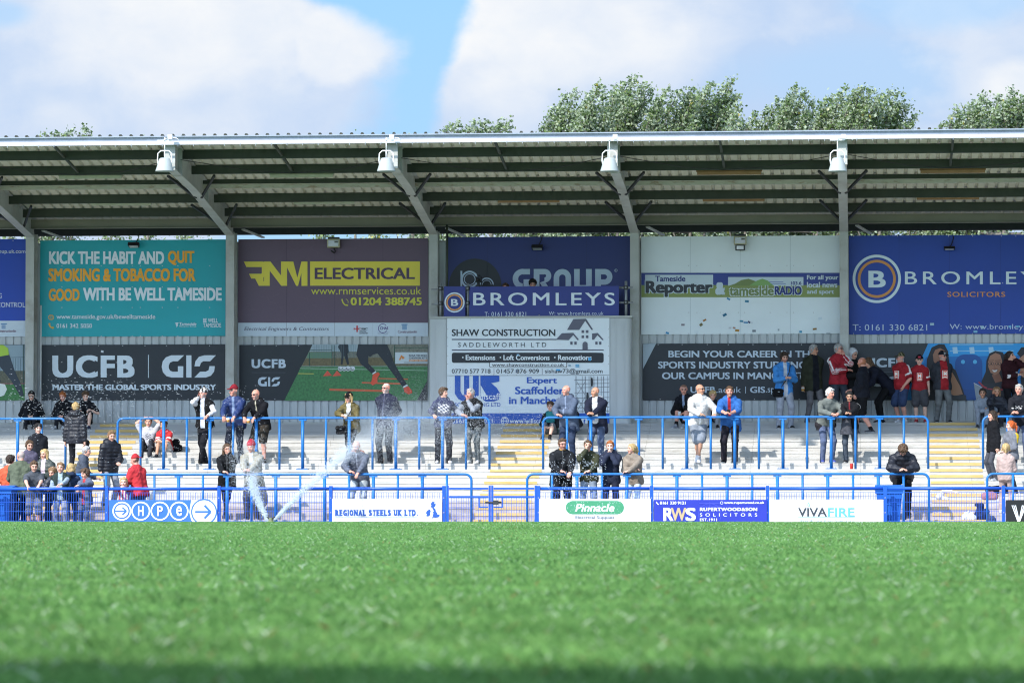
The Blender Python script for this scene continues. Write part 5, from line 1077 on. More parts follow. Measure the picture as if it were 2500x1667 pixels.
def person(px, Y, z, H, yaw, label, legs='stand', a=0, side=0, twist=0, hy=0, hp=0, L='down', Rr='down', rail=None, build=1.0, skin='fair',
           hair=('short', 'brown'), hat=None, beard=None, glasses=None, top=None, bottom=None, shoe=(.03, .03, .032), sole=(.5, .5, .5), sit=.42, seat_d=.45, inner=None, sleeve='long', hem=.0, open_=0, gilet=None,
           collar=None, marks=None, badge=None, dx=0, feet=None, group='spectators standing and sitting on the terrace', py=1100, female=False, hood=None, puff=0, stripes=None, coat=0, socks=None, bare=None):
    s = H/1.75; x = X(px, Y, py)+dx
    t = thing('person', label, 'person', (x, Y, z), R(yaw), group)
    kid = max(0, min(1, (1.55-H)/.45)); hs = (1.0+.13*kid)*.925/s*((s+1)/2 if kid else s)      # children: larger heads
    # ---- skeleton in a 1.75 m frame: x = person's left, -y = facing, z = up
    P = V3(0, 0, .92)
    if legs == 'sit': P = V3(0, seat_d, sit/s+.09)
    if legs == 'squat': P = V3(0, .12, .60)
    if a and legs != 'sit': P = P+V3(0, .0045*a, -.0008*a)
    P[0] += side*.002
    ar, sr = R(a), R(side)
    up_ = unit(V3(math.sin(sr), -math.sin(ar), math.cos(ar)*math.cos(sr)))
    ar2 = R(a*1.15); upc = unit(V3(math.sin(sr), -math.sin(ar2), math.cos(ar2)))
    waist = P+up_*.20; chest = waist+upc*.19; C = waist+upc*.31
    tw = rot(twist); rt = tw@V3(1, 0, 0)
    sw = .176*(.93 if female else 1)*(1-.07*kid)
    SL, SR = C+rt*sw-upc*.052, C-rt*sw-upc*.052
    HL, HR = P+V3(.09, 0, -.02), P-V3(.09, 0, .02)
    nk = C+unit(upc*.8+V3(0, 0, .2))*.06
    nd = unit(upc*.6+V3(0, -math.sin(R(hp*.55)), math.cos(R(hp*.55)))*.7)
    HC = nk+nd*.155*hs**.5+V3(0, -.012, 0)
    RH = rot(hy, hp)
    hd = lambda q: HC+RH@(np.array(q, float)*hs)
    # legs
    if legs == 'sit':
        fy = 0; AL, AR = V3(.10, -.02, .08), V3(-.12, .05, .08)
    elif legs == 'walk': AL, AR = V3(.09, .22, .10), V3(-.09, -.16, .08)
    elif legs == 'up': AL, AR = V3(.10, .05, .08), V3(-.12, -.35, .08+.27/s)
    elif legs == 'cross': AL, AR = V3(-.06, -.08, .08), V3(.02, .06, .08)
    else: AL, AR = V3(.115, .0, .08), V3(-.115, .03, .08)
    jr = np.random.default_rng(len(LABELS)+50).uniform(-1, 1, 4)
    if legs == 'stand': AL, AR = AL+V3(.035*jr[0], .05*jr[1], 0), AR+V3(.035*jr[2], .05*jr[3], 0)
    if feet: AL, AR = V3(*feet[0]), V3(*feet[1])
    kp = V3(0, -1, .15) if legs != 'sit' else V3(0, -1, .9)
    KL, AL = ik(HL, AL, .435, .43, kp+V3(.12, 0, 0)); KR, AR = ik(HR, AR, .435, .43, kp-V3(.12, 0, 0))
    # arms
    rh, rd = (rail[0]/s, rail[1]/s) if rail else (1.0, .45)
    def hand_target(n, sg, S):
        if not isinstance(n, str): return V3(*n), V3(sg*.6, .5, -.5), None
        if n == 'down': return V3(S[0]+sg*.07, S[1]-.02+.05, S[2]-.56), V3(sg*.3, 1, 0), None
        if n == 'pocket': return P+V3(sg*.17, -.12, -.0), V3(sg*1, .8, 0), V3(-sg*.3, -.2, -1)
        if n == 'hip': return P+V3(sg*.19, -.03, .07), V3(sg*1, .5, .2), V3(-sg*.8, -.5, -.4)
        if n == 'back': return P+V3(sg*.05, .15, .05), V3(sg*1, .8, 0), None
        if n == 'hold': return C+V3(sg*.055, -.30, -.28), V3(sg*.8, .3, -1), V3(-sg*.45, -1, .25)
        if n == 'low': return C+V3(sg*.06, -.25, -.42), V3(sg*.8, .5, -.6), V3(-sg*.5, -1, -.1)
        if n == 'mouth': return hd((sg*.035, -.15, -.10)), V3(sg*.55, -.6, -1), unit(V3(-sg*.5, .35, .8))
        if n == 'chin': return hd((sg*.03, -.14, -.17)), V3(sg*.5, -.6, -1), unit(V3(-sg*.3, .2, 1))
        if n == 'ear': return hd((sg*.105, -.07, -.10)), V3(sg*.4, -1, -1), unit(V3(-sg*.1, .1, 1))
        if n == 'top': return hd((sg*.10, .0, .11)), V3(sg*1, -.1, .45), unit(V3(-sg*1, 0, .2))
        if n == 'brow': return hd((sg*.08, -.12, .06)), V3(sg*1, -.1, -.3), unit(V3(-sg*.6, .2, .7))
        if n == 'rail': return V3(sg*.09, -rd-.03, rh+.065), V3(sg*1.3, -.1, -.35), unit(V3(-sg*.9, -.35, -.1))
        if n == 'clasp': return V3(sg*.055, -rd-.08, rh+.085), V3(sg*1.3, .2, -.3), unit(V3(-sg*.75, -.6, .1))
        if n == 'over': return V3(sg*.13, -rd-.10, rh+.02), V3(sg*1.2, .3, .1), unit(V3(-sg*.4, -.6, -.7))
        if n == 'grip': return V3(sg*.26, -rd+.035, rh+.06), V3(sg*1, .6, -.2), unit(V3(-sg*.2, -1, -.35))
        if n == 'cross': return C+V3(-sg*.10, -.20, -.26), V3(sg*1, -.2, -.8), unit(V3(-sg*1, .1, .1))
        if n == 'lap': return P+V3(sg*.07, -.33, .13), V3(sg*1, .4, -.4), unit(V3(-sg*.5, -1, -.1))
        if n == 'knee': return (KL if sg > 0 else KR)+V3(-sg*.02, .08, .09), V3(sg*1, .2, -.3), unit(V3(-sg*.2, -1, -.5))
        if n == 'fwd': return C+V3(sg*.12, -.42, -.30), V3(sg*.6, .4, -1), None
    arms = []
    for n, sg, S in ((L, 1, SL), (Rr, -1, SR)):
        T, pole, hdv = hand_target(n, sg, S); E, W = ik(S, T, .285, .255, pole); arms.append((S, E, W, unit(W-E) if hdv is None else hdv, sg))
    b = build; th = .012
    sk = SKIN[skin]; LX = RH
    # ---- body (skin): one continuous surface, thin where clothes cover it
    B = SDF(.0105, .022)
    B.cap(hd((0, .012, .028)), hd((0, .012, .028)), .090*hs); B.cap(hd((0, -.028, .01)), hd((0, -.034, -.035)), .070*hs, .062*hs); B.cap(hd((0, -.035, -.05)), hd((0, -.058, -.098)), .056*hs, .036*hs)
    B.cap(hd((0, -.096, .005)), hd((0, -.114, -.032)), .011*hs, .016*hs, k=.012); B.cap(hd((.04, -.07, -.03)), hd((.035, -.075, -.04)), .022*hs); B.cap(hd((-.04, -.07, -.03)), hd((-.035, -.075, -.04)), .022*hs)
    B.cap(hd((-.04, -.088, .03)), hd((.04, -.088, .03)), .010*hs)
    for sg in (-1, 1): B.cap(hd((sg*.086, .012, .012)), hd((sg*.084, .008, -.025)), .016*hs, .011*hs, k=.008)
    B.cap(nk-V3(0, -.0, .03), hd((0, .02, -.05)), .056*(.85 if female or kid > .4 else 1), .054*hs)
    B.cap(C-upc*.02, nk, .07, .055); B.cap(SL-rt*.03, SR+rt*.03, .05); B.chain([C-upc*.03, chest, waist, P], [.085, .09, .085, .09])
    leg_bare = bare if bare is not None else (bottom and bottom[0] in ('shorts', 'skirt'))
    for Hh, K, A_ in ((HL, KL, AL), (HR, KR, AR)):
        r1 = (.075, .056) if leg_bare else (.05, .04); B.cap(Hh, K, r1[0]*b, r1[1]); cm = K*.65+A_*.35+V3(0, .022, 0)
        if leg_bare: B.cap(K, cm, .052, .054*b); B.cap(cm, A_, .052*b, .036)
        else: B.cap(K, A_, .04, .034)
    for S, E, W, hv, sg in arms:
        thin = .8 if sleeve == 'long' else 1
        B.cap(S, E, .048*b*thin, .040*thin); m = E*.7+W*.3; B.cap(E, m, .039*thin, .041*thin); B.cap(m, W, .041*thin, .028)
        # hand: palm, four bent fingers of different length, thumb off the side of the palm
        lat = unit(np.cross(hv, V3(0, 0, 1) if abs(hv[2]) < .9 else V3(0, -1, 0))); nor = np.cross(lat, hv)
        if nor[2] > .2: nor = -nor
        if abs(hv[2]) > .75: nor = unit(V3(-sg, -.2, 0)-hv*(V3(-sg, -.2, 0)@hv)); lat = np.cross(hv, nor)
        hz = .92+.1*(1-kid); pc = W+hv*.085*hz
        B.cap(W, W+hv*.03, .028, .030); 
        for q in (-.024, 0, .024): B.cap(W+hv*.02+lat*q*.6, pc+lat*q, .020, .017, k=.014)
        tside = lat if (lat@V3(-sg, -.6, .4)) > 0 else -lat
        for q, ln in ((-.033, .058), (-.011, .072), (.011, .076), (.033, .066)):
            ln *= hz; f0 = pc+lat*q*1.05; f1 = f0+unit(hv+nor*.35+lat*q*2.5)*ln*.55; f2 = f1+unit(hv*.55+nor*.85)*ln*.5
            B.cap(f0, f1, .0105, .0098, k=.004); B.cap(f1, f2, .0098, .0085, k=.004)
        t0 = W+hv*.03+tside*.026; t1 = t0+unit(hv*.6+tside*.7+nor*.25)*.036; t2 = t1+unit(hv*.9+tside*.1+nor*.35)*.032
        B.cap(t0, t1, .0135, .012, k=.006); B.cap(t1, t2, .012, .0095, k=.004)
    V, F = B.mesh()
    col = np.tile(np.array(sk), (len(V), 1)); q = (V-HC)@RH/hs    # head frame
    r_ = np.linalg.norm(q, axis=1); head = r_ < .17; fr = head & (q[:, 1] < -.045)
    if 1:
        red = fr & (np.abs(np.abs(q[:, 0])-.045) < .025) & (np.abs(q[:, 2]+.03) < .028); col[red] = np.array(sk)*np.array([1.08, .9, .88])
        ear = head & (np.abs(q[:, 0]) > .078); col[ear] = np.array(sk)*np.array([1.05, .88, .85])
        for sg in (-1, 1):
            ex = q[:, 0]-sg*.033; ez = q[:, 2]-.008
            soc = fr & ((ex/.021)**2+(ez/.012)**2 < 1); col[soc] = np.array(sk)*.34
            iris = fr & ((ex/.010)**2+(ez/.008)**2 < 1); col[iris] = (.03, .022, .02)
            brow = fr & (np.abs(ex) < .022) & (np.abs(q[:, 2]-.034-.1*ex*sg*-1) < .007); col[brow] = np.array(HAIR[hair[1]])*.8+.02
        lip = fr & (np.abs(q[:, 0]) < .026) & (np.abs(q[:, 2]+.076) < .0085); col[lip] = np.array(sk)*np.array([.72, .38, .38]) if not female else np.array([.42, .12, .11])
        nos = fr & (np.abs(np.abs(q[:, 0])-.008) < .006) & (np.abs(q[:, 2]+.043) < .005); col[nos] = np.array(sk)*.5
        if beard:
            bz = head & (q[:, 1] < -.0) & (q[:, 2] < -.035) & (q[:, 2] > -.16) & ~lip & ((np.abs(q[:, 0]) > .022) | (q[:, 2] < -.088) | ((q[:, 2] > -.067) & (q[:, 2] < -.05))) & (np.abs(q[:, 0])+.9*(-q[:, 2]-.05) > .012)
            bc = np.array(HAIR[beard[0]]); w = beard[1]; col[bz] = col[bz]*(1-w)+bc*w
    if hair[0] in ('short', 'crop', 'bald') and hair[0] != 'bald' and not hat: pass
    if hair[0] == 'crop' or hair[0] == 'balding':
        cz = head & (q[:, 2] > -.06) & ((q[:, 1] > -.015) & (q[:, 2] < .085) if hair[0] == 'balding' else (q[:, 1] > -.03) | (q[:, 2] > .075)) & (np.abs(q[:, 0]) < .2) & ~ear; hc = np.array(HAIR[hair[1]]); col[cz] = col[cz]*.25+hc*.75
    base = lambda V: V*s
    np_mesh('body', base(V), F, [M_SKIN], t, col)
    wr = np.random.default_rng(len(LABELS)); ph = wr.uniform(0, 6, 8)
    def wrinkle(amp):
        def f(gx, gy, gz):
            return amp*(np.sin(gz*46+gx*21+2.2*np.sin(gx*15+ph[0])+ph[1])*np.sin(gx*26+gy*20+1.7*np.sin(gz*12+ph[2])+ph[3])+.7*np.sin(gz*74+6*np.sin(gy*13+ph[4])+gx*33+ph[5])*np.sin(gx*41-gz*9+ph[6]))
        return f
    # ---- trousers / shorts
    if bottom:
        kind, bc = bottom[0], bottom[1]; wide = bottom[2] if len(bottom) > 2 else 1.0
        D = SDF(.0135, .03); w = wide*b
        D.cap(HL+V3(-.015, .012, .0), HR+V3(.015, .012, .0), .108*b**.7); D.cap(P+up_*.03, P+V3(0, 0, -.03), .105*b, .108*b)
        for Hh, K, A_ in ((HL, KL, AL), (HR, KR, AR)):
            if kind == 'shorts':
                E_ = Hh+(K-Hh)*.93; D.cap(Hh, E_, .098*w, .088*w)
            elif kind == 'skirt': pass
            else:
                tight = .8 if kind == 'leggings' else 1.0
                D.cap(Hh, K, .093*w*tight, .068*w*tight); e = A_-V3(0, 0, .035) if legs != 'sit' else A_-V3(0, 0, .02)
                D.cap(K, e, .066*w*tight, .056*w*(tight*.85 if tight < 1 else 1))
        V, F = D.mesh(wrinkle(.0036 if kind != 'leggings' else .0012)); c = np.tile(np.array(bc), (len(V), 1))
        if kind == 'jeans':
            c = (c*.62+c.mean(1)[:, None]*.42)*np.array([1, .97, .86])
            f_ = np.clip(1-np.abs(np.sin(V[:, 2]*9+V[:, 0]*5))*.6, 0, 1)[:, None]; c = c*(1+.35*f_)
        if kind == 'camo':
            f_ = np.sin(V[:, 0]*38+np.sin(V[:, 2]*30))*np.sin(V[:, 2]*42+np.sin(V[:, 1]*33)); c[f_ > .25] = (.02, .02, .02); c[f_ < -.35] = (.16, .15, .14)
        np_mesh({'shorts': 'shorts', 'leggings': 'leggings', 'skirt': 'skirt'}.get(kind, 'trousers'), base(V), F, [M_FAB], t, c)
    # ---- shoes
    for K, A_, o in ((KL, AL, .25), (KR, AR, -.25)):
        fd = unit(V3(o*.8, -1, 0)); lowz = A_-V3(0, 0, .05); D = SDF(.012, .016)
        D.cap(A_-V3(0, 0, .01), lowz+fd*-.04, .046, .036); D.cap(lowz+fd*-.045, lowz+fd*.13, .037, .033, 0); D.cap(lowz+fd*.05+V3(0, 0, .012), lowz+fd*.12, .036, .034)
        D.cap(lowz+fd*.0, lowz+fd*.02+V3(0, 0, .05), .04, .04)
        V, F = D.mesh(cuts=[lambda gx, gy, gz, zz=A_[2]-.08: (zz-gz)+0*gx+0*gy]); c = np.tile(np.array(shoe), (len(V), 1)); c[V[:, 2] < A_[2]-.055] = sole
        np_mesh('shoe', base(V), F, [M_FAB], t, c)
        if socks is not None:
            D = SDF(.012, .01); D.cap(A_-V3(0, 0, .02), A_+(K-A_)*.16, .048, .046); V, F = D.mesh(); np_mesh('sock', base(V), F, [M_FAB], t, np.tile(np.array(socks), (len(V), 1)))
    # ---- upper garments
    def upper(name, colr, thick, sleeve, hem, open_=0, inner=None, cut_neck=.0, collar=None, hood=None, puff=0, sleeve_col=None, stripes=None, marks=None, wa=.0042, coat=0):
        D = SDF(.0135, .032); w = b*(1+thick*2.2)
        D.cap(SL-rt*.015, SR+rt*.015, .074+thick, col=0); D.cap(C+rt*.08+upc*.02, C-rt*.08+upc*.02, .062+thick, col=0)
        bustw = .085
        for sg in (1, -1):
            D.cap(chest+rt*sg*bustw, waist+rt*sg*.065, (.108+thick)*w/(1+thick*2.2), (.098+thick)*b, 0)
            hemz = P+up_*(.02-hem)
            D.cap(waist+rt*sg*.065, P+V3(sg*.07, 0, .0), (.098+thick)*b, (.116+thick)*b, 0)
            if hem > 0: D.cap(P+V3(sg*.065, 0, .03), hemz+V3(sg*.078, 0, 0), (.116+thick)*b, (.120+thick+coat)*b, 0)
        D.cap(C, waist, .10*b, .105*b, 0)
        if b > 1.05: D.cap(waist-V3(0, .055*b, 0)+up_*.04, P-V3(0, .06*b, 0)+up_*.05, .115*b, .12*b, 0)
        if female and kid < .4: D.cap(chest+rt*.07-V3(0, .065, .02), chest-rt*.07-V3(0, .065, .02), .062, col=0)
        D.cap(C+upc*.03, nk+nd*.012, .068+thick*.6, .058+thick*.5, 2 if collar is not None else 0)
        for S, E, W, hv, sg in arms:
            if sleeve == 'none': continue
            if sleeve == 'short':
                e = S+(E-S)*.72; D.cap(S, e, .066*b+thick, .064*b+thick, 1)
            elif sleeve == 'elbow':
                D.cap(S, E, .066*b+thick, .054+thick, 1); D.cap(E, E+(W-E)*.25, .054+thick, .05+thick, 1)
            else:
                D.cap(S, E, .059*b+thick, .047+thick, 1); m = E*.5+W*.5; D.cap(E, m, .047+thick, .043+thick, 1); D.cap(m, W-(W-E)*.04, .043+thick, .036+thick*.8, 1)
        if hood is not None:
            hb = nk+V3(0, .07, .0); D.cap(hb+rt*.06, hb-rt*.06, .06+thick, col=3); D.cap(hb+rt*.085-V3(0, .04, .0), hb+rt*.06, .045+thick, col=3); D.cap(hb-rt*.085-V3(0, .04, .0), hb-rt*.06, .045+thick, col=3)
        wf = wrinkle(wa)
        def warp(gx, gy, gz):
            r = wf(gx, gy, gz)
            if puff: r = r+puff*(np.abs(np.sin((gz+.12*gy*0)*math.pi/.085))-.6)+0*gx
            return r
        axis = unit(up_); 
        cuts = [lambda gx, gy, gz: (.0-hem-.035)-((gx-P[0])*axis[0]+(gy-P[1])*axis[1]+(gz-P[2])*axis[2])-np.where(np.sqrt((gx-P[0])**2+(gy-P[1])**2) > .24, .6, 0)] if True else []
        # open the neck
        D.cap(nk+upc*.005, nk+nd*.2, .05, .07, sub=True)
        V, F = D.mesh(warp, cuts)
        tab = [colr, sleeve_col if sleeve_col is not None else colr, collar if collar is not None else colr, hood if hood not in (None, 1) else colr]
        c = D.colours(V, tab).astype(float)
        loc = (V-C)@np.stack([rt, tw@V3(0, -1, 0), V3(0, 0, 1)], 1)
        if open_ and inner is not None:
            f = (loc[:, 1] > .03-.3*np.clip(-loc[:, 2], 0, 1)*0) & (np.abs(loc[:, 0]) < open_*(1-.25*np.clip(loc[:, 2]+.25, -.2, .4))) & (V[:, 1] < P[1]+.05); ct = D.colours(V, [(1, 0, 0), (0, 0, 0), (1, 0, 0), (1, 0, 0)])[:, 0] > .5
            c[f & ct] = inner
        if open_ and inner is None:
            f = (np.abs(loc[:, 0]) < .010) & (loc[:, 1] > .0); c[f] = c[f]*1.9+.05
        if stripes is not None:
            sc_, where = stripes
            for S, E, W, hv, sg in arms:
                ab = E-S; tt = ((V-S)@ab)/(ab@ab); out = unit(V3(sg*1, 0, .6)); dd = (V-S-tt[:, None]*ab)@out; near = np.linalg.norm(V-S-np.clip(tt, 0, 1)[:, None]*ab, axis=1) < .1
                if 'shoulder' in where: c[near & (tt < .62) & (tt > -.4) & (V[:, 2] > S[2]-.35) & (dd > .038) & (np.abs((V-S)[:, 1]-.0) < .035)] = sc_
                if 'sleeve' in where:
                    e2 = W-E; t2 = ((V-E)@e2)/(e2@e2); n2 = np.linalg.norm(V-E-np.clip(t2, 0, 1)[:, None]*e2, axis=1) < .085; v2 = V-E-np.clip(t2, 0, 1)[:, None]*e2; aa = np.arctan2(v2[:, 2], v2[:, 1])
                    c[n2 & (t2 > .02) & (t2 < .97) & (np.sin(aa*1+.0) > -.1) & (np.sin(aa*9) > .35)] = sc_
                    c[near & (tt > .1) & (np.sin(np.arctan2(*(V-S-np.clip(tt, 0, 1)[:, None]*ab)[:, 1:].T)*9) > .45)] = sc_
                if 'cuff' in where and sleeve in ('short', 'elbow'): c[near & (tt > .52) & (tt < .66)] = sc_
        for m in (marks or []):
            x0, x1, z0, z1, mc = m[:5]; f = (loc[:, 0] > x0) & (loc[:, 0] < x1) & (loc[:, 2] > z0) & (loc[:, 2] < z1) & (loc[:, 1] > .02)
            if len(m) > 5: f &= np.sin(loc[:, 0]*m[5]+ph[0])*np.sin(loc[:, 2]*m[5]*1.3+ph[1]+loc[:, 0]*20) > .05
            c[f] = mc
        return np_mesh(name, base(V), F, [M_FAB if name != 'puffer_jacket' else M_PUFF], t, c)
    if top:
        nm, tc_, thk = top[0], top[1], top[2] if len(top) > 2 else .012
        if gilet is not None:
            upper('shirt', tc_, .008, sleeve, .03, collar=collar, marks=marks)
            upper('gilet', gilet, .030, 'none', hem, open_, inner, puff=puff, hood=None)
        else: upper(nm, tc_, thk, sleeve, hem, open_, inner, collar=collar, hood=hood, puff=puff, stripes=stripes, marks=marks, sleeve_col=bare if isinstance(bare, tuple) else None, coat=coat)
    # ---- hair, hats, glasses
    hk, hcn = hair; hc = np.array(HAIR[hcn])
    if hk not in ('bald', 'crop', 'balding'):
        D = SDF(.0105, .02); big = {'curly': .012, 'long': .006, 'fringe': .006}.get(hk, 0); r0 = (.0985+big)
        D.cap(hd((0, .018, .034)), hd((0, .018, .034)), r0*hs)
        D.cap(hd((0, .03, .0)), hd((0, .04, -.035)), .088*hs, .07*hs)
        if hk in ('short', 'curly', 'fringe'): D.cap(hd((-.05, -.045, .095)), hd((.055, -.05, .095)), (.026 if hk == 'short' else .036)*hs); D.cap(hd((0, -.02, .11)), hd((0, .03, .115)), .03*hs)
        if hk == 'fringe': D.cap(hd((-.06, -.07, .07)), hd((.06, -.072, .07)), .026*hs)
        if hk in ('long', 'pony', 'bun', 'bob'):
            for sg in (-1, 1): D.cap(hd((sg*.06, -.03, .085)), hd((sg*.085, .0, -.03)), .03*hs, .026*hs)
        if hk == 'long':
            for sg in (-1, 1): D.cap(hd((sg*.082, .015, -.02)), hd((sg*.088, -.01+.03, -.24)), .032*hs, .03*hs); D.cap(hd((sg*.05, .06, -.02)), hd((sg*.06, .085, -.34)), .05*hs, .038*hs)
            D.cap(hd((0, .06, -.03)), hd((0, .095, -.36)), .05*hs, .03*hs)
        if hk == 'bob':
            for sg in (-1, 1): D.cap(hd((sg*.082, .01, .0)), hd((sg*.085, -.01, -.12)), .034*hs, .03*hs)
            D.cap(hd((-.05, .06, -.05)), hd((.05, .06, -.13)), .05*hs, .04*hs)
        if hk == 'pony': D.cap(hd((0, .10, .05)), hd((0, .13, .03)), .03*hs); D.chain([hd((0, .13, .03)), hd((0, .15, -.06)), hd((0, .14, -.19))], [.034*hs, .036*hs, .016*hs])
        if hk == 'bun': D.cap(hd((0, .10, .02)), hd((0, .12, -.01)), .034*hs); D.cap(hd((0, .12, -.02)), hd((.0, .125, -.11)), .03*hs, .018*hs)
        am = .011 if hk == 'curly' else .0055
        def wh(gx, gy, gz): return am*np.sin(gx*(95 if hk == 'curly' else 150)+ph[0]+2*np.sin(gz*40))*np.sin(gz*(100 if hk == 'curly' else 34)+ph[1])*np.sin(gy*90+ph[2])*1.6
        fc, fn = hd((0, -.115, -.045)), RH@V3(0, -1, 0)
        zu = RH@V3(0, 0, 1)
        def face(gx, gy, gz):
            d = np.sqrt((gx-fc[0])**2+(gy-fc[1])**2+(gz-fc[2])**2); return (.108*hs-d)
        low = -.075 if hk in ('short', 'curly', 'fringe') else -9
        def nape(gx, gy, gz): return low*hs-((gx-HC[0])*zu[0]+(gy-HC[1])*zu[1]+(gz-HC[2])*zu[2])
        V, F = D.mesh(wh, [face, nape]); c = np.tile(hc, (len(V), 1))*(1+.25*np.sin(V[:, :1]*170+V[:, 1:2]*120+np.sin(V[:, 2:]*25)*3))
        np_mesh('hair', base(V), F, [M_HAIR], t, np.clip(c, 0, 1))
    if hat:
        hn, hcol = hat[0], np.array(hat[1]); D = SDF(.0105, .014); zu = RH@V3(0, 0, 1)
        if hn in ('cap', 'cap_back'):
            D.cap(hd((0, .014, .046)), hd((0, .014, .046)), .104*hs); D.cap(hd((0, .01, .09)), hd((0, .02, .10)), .065*hs); f_ = -1 if hn == 'cap' else 1
            cutf = lambda gx, gy, gz: (.040*hs-((gx-HC[0])*zu[0]+(gy-HC[1])*zu[1]+(gz-HC[2])*zu[2]))
            V, F = D.mesh(None, [cutf]); c = np.tile(hcol, (len(V), 1))
            if len(hat) > 2 and hat[2] == 'camo': g_ = np.sin(V[:, 0]*80+np.sin(V[:, 2]*60))*np.sin(V[:, 2]*75+V[:, 1]*50); c[g_ > .2] = (.02, .03, .015); c[g_ < -.4] = (.25, .22, .12)
            elif len(hat) > 2: q = (V-HC)@RH/hs; c[(q[:, 1] < -.06) & (np.abs(q[:, 0]) < .035) & (np.abs(q[:, 2]-.085) < .022)] = hat[2]
            np_mesh('cap', base(V), F, [M_FAB], t, c)
            D = SDF(.009, .01)
            for q in (-.05, -.025, 0, .025, .05): D.cap(hd((q*.9, f_*.085, .052)), hd((q, f_*(.172-4*q*q), .036)), .0125*hs)
            V, F = D.mesh(); np_mesh('brim', base(V), F, [M_FAB], t, np.tile(hcol*.9, (len(V), 1)))
        elif hn in ('beanie', 'bandana', 'bucket'):
            D.cap(hd((0, .014, .046)), hd((0, .018, .06)), .107*hs); D.cap(hd((0, .02, .09)), hd((0, .03, .12 if hn == 'beanie' else .10)), .07*hs)
            if hn == 'bucket':
                for k in range(14): a_ = k*math.pi/7; D.cap(hd((.10*math.cos(a_), .014+.10*math.sin(a_), .05)), hd((.135*math.cos(a_), .014+.14*math.sin(a_), .02)), .012*hs)
            cutf = lambda gx, gy, gz: ((.03 if hn != 'bucket' else -.01)*hs-((gx-HC[0])*zu[0]+(gy-HC[1])*zu[1]+(gz-HC[2])*zu[2]))
            V, F = D.mesh(None, [cutf]); c = np.tile(hcol, (len(V), 1))
            if hn == 'bandana': g_ = np.sin(V[:, 0]*70+np.sin(V[:, 2]*80)*2)*np.sin(V[:, 2]*85+V[:, 1]*40); c[g_ > .25] = (.75, .75, .75)
            np_mesh('beanie' if hn == 'beanie' else 'bandana' if hn == 'bandana' else 'sun_hat', base(V), F, [M_FAB], t, c)
        elif hn == 'hood':
            D.cap(hd((0, .03, .03)), hd((0, .05, .04)), .128*hs); D.cap(hd((0, .05, -.04)), nk+V3(0, .05, 0), .11*hs, .10)
            fc = hd((0, -.12, -.02)); V, F = D.mesh(None, [lambda gx, gy, gz: .125*hs-np.sqrt((gx-fc[0])**2+(gy-fc[1])**2+(gz-fc[2])**2)]); np_mesh('hood', base(V), F, [M_FAB], t, np.tile(hcol, (len(V), 1)))
    if glasses:
        mb = MB(); mg = MATS['black_plastic'] if glasses != 'thin' else MATS['dark_steel']
        for sg in (-1, 1):
            if glasses == 'sun':
                pts = [hd((sg*(.034+.027*math.cos(k*.785)), -.108+.01*abs(math.cos(k*.785)), .006+.020*math.sin(k*.785)))*s for k in range(8)]; pts2 = [p+RH@V3(0, .007, 0)*s for p in pts]
                mb.add(pts+pts2, [tuple(range(8)), tuple(range(15, 7, -1))]+[(k, (k+1) % 8, (k+1) % 8+8, k+8) for k in range(8)], mg)
            else: mb.tube([hd((sg*(.034+.025*math.cos(k*.785)), -.106, .004+.019*math.sin(k*.785)))*s for k in range(8)], .0028*s, mg, 5, closed=True)
            mb.tube([hd((sg*.062, -.095, .012))*s, hd((sg*.09, -.0, .014))*s], .003*s, mg, 5)
        mb.tube([hd((-.012, -.112, .008))*s, hd((.012, -.112, .008))*s], .003*s, mg, 5)
        mb.build('glasses', t)
    if badge:
        v, f = text_faces('M', .06, 1.0); bw, bh, z0 = badge; cen = C+tw@V3(0, -1, 0)*(.162*b+.012)+V3(0, 0, z0); up2 = unit(V3(0, -.02, 1)); mb = MB(); n_ = tw@V3(0, -1, 0)
        fr_ = [cen+rt*x*bw/2+up2*zz*bh/2 for x, zz in ((-1, -1), (1, -1), (1, 1), (-1, 1))]; bk = [p-n_*.03 for p in fr_]
        mb.add([p*s for p in fr_+bk], [(0, 1, 2, 3), (7, 6, 5, 4), (0, 4, 5, 1), (1, 5, 6, 2), (2, 6, 7, 3), (3, 7, 4, 0)], ink('e8e4e0'))
        fo = [cen+n_*.003+rt*x*bw*.44+up2*zz*bh*.46 for x, zz in ((-1, -1), (1, -1), (1, 1), (-1, 1))]; mb.add([p*s for p in fo], [(0, 1, 2, 3)], ink('e05030'))
        lo2, hi2 = v.min(0), v.max(0); w2 = (v-lo2)/(hi2-lo2)-.5
        mb.add([(cen+n_*.006-rt*(-x)*bw*.62+up2*(y*bh*.5+.1*bh))*s for x, y in w2], f, ink('f0ece4')); mb.add([(cen+n_*.006+rt*x*bw*.35+up2*(y*bh*.06-.33*bh))*s for x, y in ((-1, -1), (1, -1), (1, 1), (-1, 1))], [(0, 1, 2, 3)], ink('f0ece4'))
        mb.build('shirt_badge', t)
    LABELS.append(label)
    M3 = Matrix.Rotation(R(yaw), 3, 'Z')
    world = lambda p: Vector((x, Y, z))+M3@Vector(tuple(np.array(p)*s))
    return dict(o=t, L=world(arms[0][2]+arms[0][3]*.09), R=world(arms[1][2]+arms[1][3]*.09), hip=world(P), chest=world(C), world=world, s=s, head=world(HC), hd=lambda q: world(hd(q)), yaw=yaw)
M_PUFF = attr_mat('quilted_shell', 0.5, 0.06, 9, 0.35, 24, 0.35)
